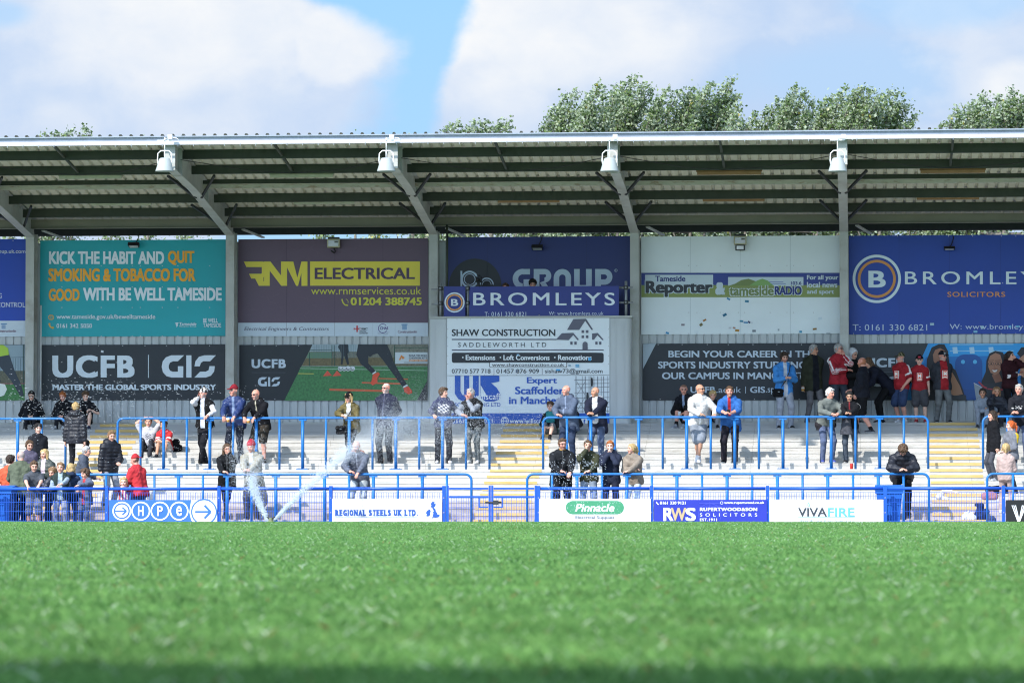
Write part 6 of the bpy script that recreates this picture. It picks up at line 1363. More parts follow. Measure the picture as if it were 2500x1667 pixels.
# ------------------------------------------------------------------ the crowd
def c_(h):
    v = lin(h); g = sum(v)/3; return tuple(.86*(.88*q+.12*g) for q in v)
BLK, NVY, CHAR, GRYC, WHT = c_('17181b'), c_('1d2436'), c_('2c2f36'), c_('7d838c'), c_('d8dade')
RED, DRED, OLV, JEAN, DJEAN, BEI = c_('c01f28'), c_('a51422'), c_('5b5a3a'), c_('4a6a96'), c_('26354f'), c_('b3a593')
k11 = dict(Y=85.95, z=zk(11), rail=(Z_UP-zk(11), .45), py=1080)
k2 = dict(Y=81.5, z=zk(2), rail=(Z_LOW-zk(2), .45), py=1200)
def K(k, f=.25): return dict(Y=yk(k)+f, z=zk(k))
TOPK = dict(Y=89.72, z=zk(18), py=960)
def AP(y): return dict(Y=y, z=APRON, rail=(Z_FENCE-APRON, y-Y_FENCE), py=1230)
def SIT(k, H, hip): # seated on one step, feet on the next one down
    s = H/1.75; Y = yk(k-1)+.15; return dict(Y=Y, z=zk(k-1), legs='sit', sit=RISE, seat_d=(yk(k)+hip-Y)/s)
Q = {}
# upper barrier, left to right
Q['phone'] = person(499, H=1.68, yaw=-12, label='older person in black gilet and white sleeves, patterned bandana, phone at ear', a=8, hy=-25, L='grip', Rr='ear', hat=('bandana', BLK), hair=('crop', 'grey'), beard=('white', .5), top=('jacket', WHT), gilet=BLK, open_=.05, inner=c_('c8d0e0'), hem=.04, bottom=('trousers', c_('202126'), 1.05), shoe=BLK, sole=(.04, .04, .04), skin='red', legs='cross', **k11)
Q['maroon'] = person(574, H=1.78, yaw=-6, label='person in maroon cap and navy quilted jacket holding beer over the rail', a=17, hy=-32, L='over', Rr='over', hat=('cap', c_('8a1226')), hair=('crop', 'grey'), top=('puffer_jacket', c_('22386e'), .02), open_=.03, inner=c_('6f86ac'), puff=.008, hem=.1, bottom=('trousers', c_('252a38')), skin='red', build=1.08, **k11)
Q['bald'] = person(633, H=1.75, yaw=-14, label='bald person in sunglasses, black jacket and dark shorts with a beer', a=27, hy=-25, hp=10, L='over', Rr='over', hair=('bald', 'grey'), glasses='sun', beard=('grey', .35), top=('jacket', c_('1b1c22'), .016), hood=c_('1b1c22'), open_=.012, inner=c_('b0a890'), hem=.12, bottom=('shorts', c_('3a352f'), 1.1), shoe=c_('303030'), skin='red', **k11)
Q['olive'] = person(856, H=1.62, yaw=-8, label='person in black cap and olive jacket drinking, black bag on hip', a=20, hy=-15, hp=6, L='hold', Rr='rail', hat=('cap', c_('141519')), hair=('bob', 'blond'), glasses='sun', top=('jacket', c_('6b6038'), .018), open_=.055, inner=WHT, hem=.12, bottom=('trousers', BLK), skin='fair', female=True, legs='cross', **k11)
Q['navytall'] = person(943, H=1.79, yaw=-18, label='tall person in dark navy jacket and sunglasses, hands behind the back', a=0, hy=-20, L='back', Rr='back', hair=('crop', 'white'), glasses='sun', beard=('white', .5), top=('jacket', c_('262a40'), .018), open_=.01, hem=.10, collar=c_('202438'), bottom=('trousers', c_('23252c')), shoe=c_('303238'), sole=(.35, .35, .35), skin='red', build=1.1, **{**k11, 'Y': 86.05})
Q['curly'] = person(1082, H=1.68, yaw=12, label='curly haired youth in navy hoodie with a white print looking right', a=4, hy=50, L='hip', Rr='grip', hair=('curly', 'brown'), top=('hoodie', c_('3a4060'), .016), hood=c_('3a4060'), hem=.06, bottom=('trousers', c_('2b2d36'), 1.12), shoe=WHT, sole=(.6, .6, .6), marks=[(-.14, .14, -.26, -.06, (.62, .62, .64), 60)], skin='fair', **k11)
Q['gilet'] = person(1155, H=1.72, yaw=-14, label='grey haired person in black gilet and grey sleeves, fist against the cheek', a=22, hy=-25, hp=5, L='chin', Rr='rail', hair=('short', 'grey'), top=('jacket', c_('8b93a0')), gilet=c_('17181c'), open_=.012, hem=.06, bottom=('jeans', c_('56626f')), shoe=WHT, sole=(.6, .6, .6), skin='red', build=1.05, **k11)
Q['greyblue'] = person(1387, H=1.76, yaw=-16, label='balding elderly person in grey-blue raincoat, arms folded on the rail', a=14, hy=-28, L='chin' if 0 else 'cross', Rr='rail', hair=('balding', 'white'), top=('jacket', c_('56647c'), .02), hood=c_('4a566c'), open_=.01, hem=.16, bottom=('trousers', c_('2e3c56')), skin='red', build=1.08, **k11)
Q['clasp'] = person(1457, H=1.73, yaw=-10, label='person in navy coat over a white top with hands clasped on the rail', a=17, hy=-35, L='clasp', Rr='clasp', hair=('balding', 'grey'), top=('jacket', c_('23283c'), .02), hood=c_('c0c4cc'), open_=.062, inner=c_('d5d6d8'), hem=.2, bottom=('jeans', c_('2f4f86')), shoe=c_('202838'), skin='tan', build=1.1, **k11)
Q['white'] = person(1706, H=1.79, yaw=14, label='bald person in white track jacket and grey shorts leaning on the rail', a=18, hy=45, L='grip', Rr='rail', hair=('bald', 'grey'), glasses='sun', top=('jacket', c_('d6d4d0'), .018), open_=.01, hem=.05, stripes=((.10, .09, .09), ('shoulder',)), bottom=('shorts', c_('868f9c'), 1.08), shoe=WHT, sole=(.6, .6, .6), socks=(.6, .6, .62), skin='tan', build=1.15, legs='cross', **k11)
Q['bluejkt'] = person(1783, H=1.77, yaw=-3, label='smiling person in royal blue rain jacket resting both arms on the rail', a=25, hy=8, L='clasp', Rr='clasp', hair=('short', 'brown'), beard=('brown', .35), top=('jacket', c_('1f63b0'), .02), hood=c_('1f63b0'), open_=.035, inner=DRED, sleeve='elbow', hem=.17, bottom=('trousers', c_('26232c')), skin='red', build=1.12, shoe=BLK, **k11)
Q['greysw'] = person(2020, H=1.72, yaw=20, label='white haired person in grey-green sweater, coat tied at the waist, looking right', a=24, hy=35, hp=8, L='rail', Rr='rail', hair=('short', 'white'), top=('sweater', c_('6e7470'), .014), hem=.02, bottom=('jeans', c_('33518c')), shoe=c_('4050a0'), skin='red', build=1.05, **k11)
Q['boyph'] = person(2075, H=1.6, yaw=-3, label='dark haired boy in black jacket with white shoulders holding a phone', a=15, hp=16, L='clasp', Rr='clasp', hair=('short', 'black'), top=('jacket', c_('1c1d22'), .016), open_=.02, inner=c_('8a2028'), stripes=((.7, .7, .7), ('shoulder',)), hem=.06, bottom=('jeans', c_('364a66')), skin='olive', **k11)
Q['edgeman'] = person(2492, H=1.76, yaw=-14, label='grey haired person in black hooded top at the right edge', a=18, hy=-5, L='clasp', Rr='clasp', hair=('short', 'grey'), top=('hoodie', c_('20222a'), .016), hood=c_('20222a'), marks=[(-.10, .12, -.22, -.16, (.7, .7, .7), 90)], hem=.06, bottom=('jeans', c_('2c4a80')), skin='red', build=1.05, **k11)
# lower barrier
person(554, H=1.62, yaw=8, label='person with long brown hair in black jacket, hand at the face', a=13, hy=15, hp=6, L='mouth', Rr='rail', hair=('long', 'brown'), top=('jacket', BLK, .016), open_=.012, hem=.16, bottom=('leggings', c_('22252e'), 1.0), shoe=c_('404048'), skin='fair', female=True, legs='cross', **k2)
person(617, H=1.70, yaw=-4, label='person in red hat and long pale coat standing behind the sprinkler spray', a=20, hy=-10, hp=12, L='clasp', Rr='clasp', hat=('beanie', c_('a81e34')), hair=('crop', 'grey'), top=('coat', c_('9a9484'), .022), open_=.04, inner=WHT, hem=.52, coat=.05, bottom=('trousers', c_('4a4844')), skin='red', build=1.05, **k2)
person(875, H=1.73, yaw=-6, label='balding person in grey coat with orange lining looking down at the lower rail', a=24, hy=-12, hp=18, L='over', Rr='rail', hair=('balding', 'grey'), beard=('grey', .4), top=('coat', c_('5c6170'), .02), hood=c_('c8642c'), open_=.012, hem=.22, bottom=('jeans', c_('8fa0b8')), skin='red', **k2)
person(1371, H=1.76, yaw=10, label='stocky person in black coat and glasses at the lower rail', a=22, hy=15, hp=6, L='over', Rr='rail', hair=('short', 'brown'), beard=('brown', .4), glasses='thin', top=('coat', c_('202226'), .022), collar=c_('b0862c'), open_=.01, hem=.2, bottom=('trousers', c_('1d1f24')), skin='red', build=1.15, **k2)
person(1437, H=1.70, yaw=-2, label='brown haired person in olive printed top covering the mouth with a hand', a=17, hy=5, L='rail', Rr='mouth', hair=('short', 'brown'), top=('sweatshirt', c_('3c3f2c'), .014), marks=[(-.10, .11, -.24, -.13, (.6, .6, .58), 55)], hem=.06, bottom=('jeans', c_('5f7ca6')), skin='fair', **k2)
person(1491, H=1.67, yaw=-2, label='ginger haired youth in navy hoodie with both hands at the chin', a=13, hp=4, L='chin', Rr='chin', hair=('short', 'ginger'), top=('hoodie', c_('2a3044'), .018), hood=c_('2a3044'), hem=.08, bottom=('trousers', c_('24283a')), skin='pale', **k2)
person(1547, H=1.61, yaw=-18, label='fair ponytail girl in beige top with folded arms on the lower rail', a=13, hy=-40, L='rail', Rr='cross', hair=('pony', 'blond'), top=('sweatshirt', c_('8d7f70'), .022), hem=.07, bottom=('jeans', c_('a3bede')), skin='fair', female=True, **k2)
Q['bowed'] = person(2203, H=1.83, yaw=2, label='person in dark puffer jacket bowed over a phone at the lower rail', a=43, hp=72, L='clasp', Rr='clasp', hair=('curly', 'brown'), top=('puffer_jacket', c_('20222c'), .032), hood=c_('20222c'), puff=.010, hem=.06, bottom=('trousers', BLK), shoe=c_('303034'), sole=(.6, .6, .6), skin='fair', build=1.1, **k2)
# top level by the back wall
Q['bluetop'] = person(1914, H=1.74, yaw=18, label='curly bearded person in bright blue jacket and pale trousers on the top step', hy=5, hp=14, L='hold', Rr='hold', hair=('curly', 'dark'), beard=('dark', .5), top=('jacket', c_('2a86d2'), .02), open_=.045, inner=c_('c4c8d2'), hem=.16, bottom=('trousers', c_('9aa0ae'), 1.15), shoe=BLK, skin='fair', py=960, **K(17))
Q['green'] = person(1986, H=1.80, yaw=28, label='tall grey haired person in dark green coat holding a beer low', hy=35, L='back', Rr='down', hair=('short', 'grey'), glasses='thin', top=('jacket', c_('33372a'), .02), open_=.075, inner=c_('1c1f28'), hem=.17, bottom=('trousers', c_('6c6a6e')), shoe=c_('7a4a28'), skin='tan', **TOPK)
person(2047, H=1.82, yaw=25, label='person in red football sweater with white sleeve stripes, hand on chin', hy=35, L='chin', Rr='cross', hair=('short', 'grey'), glasses='thin', top=('sweater', c_('a8182a'), .016), stripes=((.72, .70, .70), ('sleeve', 'shoulder')), hem=.03, bottom=('jeans', c_('27354e')), shoe=BLK, skin='red', build=1.05, **TOPK)
person(2082, H=1.70, yaw=40, label='person under a white hood partly behind the person in black', hy=10, hp=20, L='hold', Rr='hold', hat=('hood', c_('d2d4d8')), hair=('crop', 'brown'), top=('jacket', BLK, .018), hem=.1, bottom=('trousers', BLK), skin='fair', **{**TOPK, 'Y': 89.95})
person(2106, H=1.74, yaw=-100, label='bald bearded person in black shorts and black top with back turned', hy=-18, L='pocket', Rr='low', hair=('balding', 'ginger'), beard=('ginger', .6), top=('jacket', c_('1e212b'), .02), hem=.06, bottom=('shorts', BLK, 1.15), shoe=c_('4a4e56'), socks=BLK, sole=(.5, .5, .5), skin='red', build=1.12, legs='walk', py=960, **K(16))
person(2150, H=1.70, yaw=-78, label='person in dark navy coat bending forward by the portrait banner', a=40, hp=30, L='low', Rr='low', hair=('long', 'brown'), top=('coat', c_('191d2c'), .022), hem=.2, bottom=('trousers', BLK), skin='fair', female=True, **{**TOPK, 'Y': 89.8})
person(2200, H=1.60, yaw=-38, label='person in camouflage cap, red football shirt and denim shorts looking left', hy=-35, L='pocket', Rr='back', hat=('cap', c_('55503a'), 'camo'), hair=('crop', 'grey'), glasses='thin', top=('football_shirt', DRED, .012), sleeve='short', bare=True, stripes=((.75, .73, .73), ('cuff', 'shoulder')), badge=(.13, .20, -.22), hem=.05, bottom=('shorts', c_('33456a'), 1.15), shoe=c_('c8ccd2'), sole=(.7, .7, .7), skin='red', build=1.12, **TOPK)
person(2245, H=1.53, yaw=0, label='boy in black cap, red football shirt and grey shorts facing the pitch', L='down', Rr='back', hat=('cap', c_('17181c'), (.5, .05, .08)), hair=('crop', 'brown'), top=('football_shirt', DRED, .012), sleeve='short', bare=True, stripes=((.75, .73, .73), ('cuff', 'shoulder')), badge=(.135, .20, -.22), hem=.06, bottom=('shorts', c_('4a4a50'), 1.2), shoe=c_('a03038'), sole=(.7, .7, .7), skin='pale', build=1.05, **TOPK)
person(2301, H=1.63, yaw=18, label='person in black cap, grey fleece and red football shirt beside the stairway', hy=35, L='back', Rr='back', hat=('cap', c_('1a1c24'), (.6, .6, .62)), hair=('crop', 'grey'), glasses='sun', beard=('grey', .4), top=('fleece', c_('33373f'), .018), open_=.095, inner=DRED, badge=(.13, .20, -.24), hem=.07, bottom=('jeans', c_('59616e')), shoe=c_('26282e'), skin='red', build=1.15, **TOPK)
person(2466, H=1.64, yaw=22, label='dark haired person in maroon hoodie standing by the poster, hand at mouth', hy=40, L='mouth', Rr='cross', hair=('pony', 'dark'), top=('hoodie', c_('38181f'), .018), hood=c_('38181f'), marks=[(-.16, -.08, -.35, -.26, (.65, .62, .62)), (.10, .16, -.30, -.18, (.65, .62, .62))], hem=.05, bottom=('trousers', c_('1c1c22')), skin='fair', female=True, **TOPK)
# seated along the top step
G2 = 'spectators standing and sitting on the terrace'
person(73, H=1.55, yaw=4, label='boy in glasses and black hoodie sitting at the far left with a phone', a=20, hp=22, L='lap', Rr='lap', hair=('short', 'black'), glasses='thin', top=('hoodie', c_('1c1e24'), .016), hood=c_('1c1e24'), bottom=('trousers', c_('22242c')), skin='pale', py=1000, **SIT(18, 1.55, .12))
person(146, H=1.55, yaw=-8, label='reddish haired boy in black top sitting, looking down at his hands', a=24, hp=26, L='lap', Rr='lap', hair=('short', 'ginger'), top=('jacket', c_('1a1c22'), .016), bottom=('trousers', c_('23262e')), shoe=c_('b0b4bc'), skin='red', py=1000, **SIT(18, 1.55, .12))
person(208, H=1.5, yaw=10, label='bare kneed boy in black T-shirt sitting right of the other two boys', a=20, hp=16, L='knee', Rr='lap', hair=('fringe', 'brown'), top=('tee', c_('1b1d24'), .012), sleeve='short', bottom=('shorts', c_('1e2028')), shoe=c_('28304a'), skin='pale', py=1000, **SIT(18, 1.5, .12))
Q['seat39'] = person(1660, H=1.76, yaw=-24, label='person in black jacket and shorts sitting against the career banner with a cup', a=20, hp=14, hy=30, L='lap', Rr='lap', hair=('crop', 'brown'), top=('jacket', c_('1a1c24'), .018), open_=.03, inner=c_('8fa4c4'), bottom=('shorts', BLK, 1.1), shoe=c_('9aa0ac'), socks=BLK, sole=(.7, .7, .7), skin='red', build=1.05, py=1000, **SIT(18, 1.76, .1))
person(1742, H=1.42, yaw=6, label='fair haired child sitting behind the bald person in white', a=18, hp=10, L='knee', Rr='knee', hair=('fringe', 'blond'), top=('jacket', c_('1f2128'), .014), bottom=('trousers', c_('8d9199')), shoe=BLK, skin='fair', py=1000, **SIT(18, 1.42, .1))
person(2398, H=1.48, yaw=-4, label='boy in pale grey hoodie and joggers sitting right of the stairway', a=16, hp=4, L='knee', Rr='cross', hair=('short', 'dark'), top=('hoodie', c_('8d97a6'), .014), hood=c_('8d97a6'), bottom=('trousers', c_('868e9c'), 1.05), skin='tan', py=1000, **SIT(18, 1.48, .12))
person(2434, H=1.62, yaw=0, label='person with streaked hair in dark puffer sitting, one hand raised to the hair', a=20, hp=12, hy=8, L='lap', Rr='ear', hair=('bob', 'lightbrown'), top=('puffer_jacket', c_('242836'), .022), puff=.008, bottom=('trousers', c_('2a2c34')), skin='tan', female=True, py=1000, **SIT(18, 1.62, .12))
person(1334, H=1.38, yaw=-10, label='boy in teal and black top and grey shorts sitting beside the middle stairway', a=10, L='lap', Rr='lap', hair=('fringe', 'brown'), top=('jacket', c_('26898e'), .014), open_=0, bottom=('shorts', c_('6f757e')), shoe=c_('26282e'), socks=BLK, skin='pale', py=1030, marks=[(-.3, .3, -.5, -.24, c_('1a1d24')), (-.3, -.13, -.5, .1, c_('1a1d24')), (.13, .3, -.5, .1, c_('1a1d24'))], **SIT(16, 1.38, .12))
person(1386, H=1.62, yaw=0, label='person in white trousers sitting hidden behind the grey-blue raincoat', a=26, hp=15, L='knee', Rr='knee', hair=('short', 'dark'), top=('jacket', c_('22242c'), .014), bottom=('trousers', c_('d2d2d0'), 1.05), shoe=WHT, sole=(.6, .6, .6), skin='fair', py=1030, **SIT(16, 1.62, .12))
person(356, H=1.46, yaw=4, label='boy in white printed T-shirt sitting with both arms over his head', a=-4, L='top', Rr='top', hair=('short', 'brown'), top=('tee', c_('b9b9c0'), .012), sleeve='short', marks=[(-.08, .08, -.26, -.10, c_('50525c'), 80)], bottom=('trousers', c_('34363e')), shoe=c_('30343c'), sole=(.6, .6, .6), skin='fair', py=1090, **SIT(13, 1.46, .12))
person(391, H=1.40, yaw=-8, label='boy in red football shirt and white shorts sitting with crossed arms', a=22, hp=12, hy=-10, L='cross', Rr='cross', hair=('short', 'dark'), top=('football_shirt', RED, .012), sleeve='short', stripes=((.75, .73, .73), ('shoulder', 'cuff')), bottom=('shorts', c_('cfd0d4')), shoe=c_('30343c'), skin='tan', py=1090, **SIT(13, 1.40, .12))
# the group at the left
person(184, H=1.62, yaw=172, label='blond child in black puffer jacket climbing the stairs, back turned', hy=10, L='down', Rr='down', hair=('short', 'blond'), top=('puffer_jacket', c_('1f222c'), .03), puff=.010, hood=c_('1f222c'), hem=.12, bottom=('trousers', c_('202228')), skin='fair', legs='up', py=1080, **K(9))
person(92, H=1.52, yaw=30, label='dark haired boy in black T-shirt standing above the crowd at the left', hy=-5, hp=6, L='down', Rr='down', hair=('fringe', 'black'), top=('tee', c_('24262c'), .014), sleeve='short', hem=.06, bottom=('trousers', c_('2a2c34')), skin='pale', py=1120, **K(6))
person(71, H=1.40, yaw=20, label='brown haired girl looking down between the boy and the green jacket', hp=16, hy=10, L='down', Rr='down', hair=('pony', 'brown'), top=('jacket', c_('5a5468'), .014), bottom=('trousers', c_('2a2c34')), skin='fair', female=True, py=1150, **K(4))
person(109, H=1.62, yaw=-8, label='blonde person in dark green jacket and pale pink scarf in the crowd', hy=-18, hp=5, L='hold', Rr='down', hair=('bob', 'blond'), top=('puffer_jacket', c_('3e4640'), .026), puff=.006, collar=c_('d8c4d0'), open_=.05, inner=c_('d0bcc8'), hem=.12, bottom=('jeans', c_('2c3c58')), skin='fair', female=True, py=1180, Y=81.0, z=zk(1))
person(45, H=1.74, yaw=-158, label='bald person in olive jacket with back turned, leaning left', a=12, side=-5, hy=25, hp=12, L='fwd', Rr='low', hair=('balding', 'grey'), top=('jacket', c_('5c6450'), .024), hem=.12, bottom=('trousers', c_('1d222e')), skin='red', build=1.12, **AP(80.35))
person(24, H=1.62, yaw=165, label='dark curly haired person in orange T-shirt at the left edge, back turned', hy=-25, hp=8, L='down', Rr='low', hair=('curly', 'dark'), top=('tee', c_('c8502a'), .018), sleeve='short', bottom=('trousers', c_('26406a')), skin='pale', build=1.05, hem=.06, **AP(80.75))
person(83, H=1.50, yaw=10, label='boy in grey sleeveless top and grey shorts with arms over the fence', a=13, hp=16, hy=10, L='over', Rr='over', hair=('short', 'brown'), top=('tee', c_('4c5058'), .014), sleeve='short', bare=True, hem=.08, bottom=('shorts', c_('6c707a'), 1.1), shoe=BLK, skin='fair', **AP(79.82))
person(129, H=1.34, yaw=-5, label='small girl half hidden between the two boys at the fence', hp=20, hy=-15, L='hold', Rr='hold', hair=('long', 'lightbrown'), top=('puffer_jacket', c_('2c3240'), .02), puff=.006, bottom=('trousers', c_('3a4048')), skin='fair', female=True, **AP(80.25))
person(148, H=1.44, yaw=4, label='laughing boy in dark gilet over pale hoodie and grey joggers', a=4, hy=-5, L='rail', Rr='hold', hair=('short', 'lightbrown'), top=('hoodie', c_('8fa0b0')), gilet=c_('2c3a38'), open_=.06, inner=c_('a0b4c0'), hem=.05, bottom=('trousers', c_('8d93a0'), 1.05), skin='fair', **AP(79.88))
person(172, H=1.42, yaw=178, label='small blond child in navy jacket and jeans, back turned', hp=8, L='down', Rr='down', hair=('bob', 'blond'), top=('jacket', c_('26344e'), .022), hood=c_('26344e'), hem=.08, bottom=('jeans', c_('2f5488')), skin='fair', **AP(80.3))
person(209, H=1.30, yaw=-20, label='small brown haired boy in slate jacket eating at the fence', hp=10, hy=-25, L='rail', Rr='hold', hair=('fringe', 'brown'), top=('jacket', c_('5a6478'), .02), hood=c_('5a6478'), open_=.04, inner=c_('b03038'), hem=.1, bottom=('trousers', c_('5a6478'), 1.05), skin='fair', **AP(79.88))
person(198, H=1.58, yaw=95, label='short haired youth in slate hoodie seen from the side behind the fence', a=14, hp=8, hy=-5, L='low', Rr='low', hair=('short', 'grey'), top=('hoodie', c_('4d5462'), .02), hood=c_('4d5462'), hem=.08, bottom=('trousers', c_('23262e')), skin='fair', py=1180, Y=81.7, z=zk(2))
person(268, H=1.63, yaw=42, label='blond boy in black puffer and grey trousers looking down the terrace', a=6, hp=14, hy=-10, L='low', Rr='down', hair=('short', 'lightbrown'), top=('puffer_jacket', c_('1d1f28'), .03), puff=.010, hood=c_('1d1f28'), hem=.13, bottom=('trousers', c_('8a8e98'), 1.1), skin='fair', py=1150, **K(4))
person(338, H=1.64, yaw=-120, label='person in red cap and red shirt with back turned beside the blue board', a=11, hy=20, hp=10, L='low', Rr='fwd', hat=('cap_back', c_('b01a24')), hair=('crop', 'dark'), top=('football_shirt', c_('c8222c'), .02), sleeve='short', bottom=('jeans', c_('3a5c98')), hem=.08, skin='red', build=1.08, **AP(80.15))
person(302, H=1.10, yaw=-6, label='small child in red and white striped shirt peeping over the fence', hy=10, L='rail', Rr='rail', hair=('short', 'blond'), top=('football_shirt', c_('b82032'), .014), sleeve='short', marks=[(x-.022, x+.022, -.6, .2, (.7, .68, .68)) for x in (-.15, -.05, .05, .15)], bottom=('shorts', c_('b82032')), skin='pale', **AP(79.82))
# right-hand stairway
person(2425, H=1.50, yaw=-68, label='person with very long dark hair in black coat standing in profile', hp=4, L='down', Rr='down', hair=('long', 'dark'), top=('coat', c_('17181d'), .024), hem=.16, bottom=('trousers', c_('4a4c54'), .95), shoe=c_('9aa0aa'), sole=(.6, .6, .6), skin='fair', female=True, py=1100, **K(8))
person(2469, H=1.55, yaw=-52, label='bright orange ponytail person in grey and yellow football shirt', hy=-20, hp=6, L='low', Rr='low', hair=('pony', 'orange'), top=('football_shirt', c_('70737c'), .014), sleeve='elbow', stripes=((.55, .38, .02), ('shoulder',)), hem=.07, bottom=('trousers', c_('22232a')), skin='pale', female=True, py=1130, **K(6))
person(2456, H=1.43, yaw=165, label='blonde bun girl in pale pink tracksuit with back turned', hp=6, hy=12, L='low', Rr='low', hair=('bun', 'blond'), top=('sweatshirt', c_('b39a92'), .016), hem=.05, bottom=('trousers', c_('b39a92'), .95), shoe=WHT, skin='fair', female=True, py=1180, **K(3))
# on the camera platform
zt_ = Z(776, YB)+.05
person(1303, H=1.62, yaw=10, label='dark curly haired person sitting on the camera platform', hp=18, a=12, L='lap', Rr='lap', hair=('curly', 'black'), top=('jacket', BLK, .016), bottom=('trousers', BLK), skin='fair', py=700, Y=89.56, z=zt_+.003, legs='sit', sit=.03)
person(1229, H=1.4, yaw=-8, label='brown haired person only just showing over the platform banner', hp=4, a=14, L='lap', Rr='lap', hair=('short', 'brown'), top=('jacket', NVY, .016), bottom=('trousers', BLK), skin='red', py=700, Y=89.58, z=zt_+.003, legs='sit', sit=.03)
# ------------------------------------------------------------------ things held, worn and left about
def prop(name, label, cat, loc, group=None, rz=0): return thing(name, label, cat, loc, rz, group)
M_PHONE = mat('phone_black', (.015, .015, .018), .25)
def beer(q, h, label, amber=True):
    p = q[h] if isinstance(h, str) else h; t = prop('plastic_cup', label, 'cup', p-Vector((0, .035, .05)), 'drinks in the crowd')
    mb = MB(); mb.lathe([(.0, 0), (.030, 0), (.040, .10), (.038, .10), (.029, .004)], mat('clear_plastic', (.62, .62, .60), .2), n=14); mb.build('cup', t)
    mb = MB(); mb.lathe([(.0, .006), (.0315, .006), (.037, .072), (.0, .072)], mat('beer', (.42, .20, .03), .2) if amber else mat('pale_drink', (.6, .6, .58), .4), n=14); mb.build('drink', t)
    if amber: mb = MB(); mb.lathe([(.0, .073), (.037, .073), (.0385, .092), (.0, .095)], mat('foam', (.75, .7, .58), .8), n=14); mb.build('froth', t)
def phone(q, h, label, tilt=.6, ear=False):
    p = q[h]; t = prop('mobile_phone', label, 'phone', p+Vector((0, -.03, .015)), 'phones held in the crowd', R(q['yaw'])); mb = MB()
    if ear: mb.box(-.012, .0, -.035, .035, -.07, .08, M_PHONE)
    else: mb.bar((0, .03, -.045), (0, -.01*0-.02, .05), .075, .011, M_PHONE, (0, -1, .4))
    mb.build('case', t)
phone(Q['phone'], 'R', 'black phone held at the ear under the bandana', ear=True)
beer(Q['maroon'], (Q['maroon']['L']+Q['maroon']['R'])/2-Vector((0, .02, .03)), 'half full beer cup held by the person in the maroon cap')
beer(Q['bald'], (Q['bald']['L']+Q['bald']['R'])/2-Vector((0, .02, .03)), 'amber beer cup held over the rail by the bald person in sunglasses')
beer(Q['olive'], 'L', 'pale cup held by the person in the olive jacket', False)
beer(Q['green'], 'R', 'beer cup hanging from the hand of the person in the green coat')
beer(Q['seat39'], 'R', 'cup in the lap of the seated person by the career banner', False)
phone(Q['boyph'], 'R', 'phone between the hands of the boy with white shoulders'); phone(Q['bowed'], 'R', 'black phone held by the bowed person in the puffer jacket')
phone(Q['bluejkt'], 'R', 'phone between the hands of the smiling person in royal blue')
def soft(name, label, cat, loc, caps, col, group=None, rz=0, extra=None, part='bag_body', seed=0, sc_=1.0):
    """a slumped soft thing: blended cones with creases"""
    t = prop(name, label, cat, loc, group, rz); D = SDF(.013, .03); t.scale = (sc_,)*3
    for a, b, ra, rb in caps: D.cap(a, b, ra, rb)
    r = np.random.default_rng(seed).uniform(0, 6, 4)
    V, F = D.mesh(lambda gx, gy, gz: .006*np.sin(gz*50+gx*30+r[0])*np.sin(gx*40+gy*33+r[1])+.004*np.sin(gx*70+r[2])*np.sin(gz*64+gy*40+r[3]), [lambda gx, gy, gz: -gz+0*gx+0*gy])
    np_mesh(part, V, F, [M_FAB], t, np.tile(np.array(col), (len(V), 1)))
    if extra: extra(t)
    return t
def sling(q, label, side, col, low=.0):
    h = q['world']((side*.19, -.16, .86-low)); t = prop('shoulder_bag', label, 'bag', h, 'shoulder bags worn in the crowd', R(q['yaw'])); D = SDF(.011, .02)
    D.cap((-.08, 0, .03), (.08, 0, .03), .055); D.cap((-.075, 0, -.06), (.075, 0, -.06), .05); V, F = D.mesh(); np_mesh('bag_body', V, F, [M_FAB], t, np.tile(np.array(col), (len(V), 1)))
    mb = MB(); Mi = Matrix.Rotation(-R(q['yaw']), 3, 'Z')
    pts = [Mi@(q['world'](p)-h) for p in ((side*.12, -.19, .95), (side*.02, -.205, 1.10), (-side*.07, -.19, 1.30), (-side*.13, -.08, 1.475))]
    mb.tube(pts, .011, MATS['black_plastic'], 6); mb.box(-.02, .02, -.062, -.054, -.0, .02, MATS['galvanised_steel']); mb.build('strap', t)
sling(Q['olive'], 'black shoulder bag on the person in the olive jacket', -1, c_('16171b'), .04); sling(Q['bluetop'], 'small black camera bag worn over the bright blue jacket', -1, c_('15161a'), .03)
w = Q['greysw']['world']
soft('tied_coat', 'dark puffer coat tied round the grey-green sweater', 'coat', w((0, .12, .74)), [((-.16, .0, .12), (.16, .0, .12), .09, .09), ((-.15, -.06, .1), (-.13, -.05, -.08), .07, .05), ((.12, -.06, .1), (.14, -.04, -.06), .06, .05), ((-.1, .05, 0), (.1, .05, 0), .10, .10)], c_('2c2a30'), rz=R(20), part='coat_body', seed=5)
w = Q['boyph']['world']; p = w((-.05, -.22, .68))
soft('folded_coat', 'grey coat hanging from the rail in front of the boy with the phone', 'coat', p, [((0, 0, .30), (.02, 0, .02), .075, .10), ((-.05, -.01, .26), (-.09, 0, -.0+.04), .06, .07)], c_('4a4c54'), part='coat_body', seed=6)
# drink can on the step
p = at(2079, 1146, yk(10)+.2); t = prop('drink_can', 'red drink can standing on the step by the upper rail', 'can', (p.x, yk(10)+.14, zk(10)+.001), 'drinks in the crowd')
mb = MB(); mb.lathe([(0, 0), (.027, 0), (.034, .012), (.034, .112), (.028, .125), (0, .125)], mat('can_red', (.5, .03, .02), .3, metal=.3), n=16); mb.build('can_body', t)
mb = MB(); mb.lathe([(0, .126), (.027, .126), (.0265, .129), (0, .129)], M_STEEL, n=16); mb.build('lid', t)
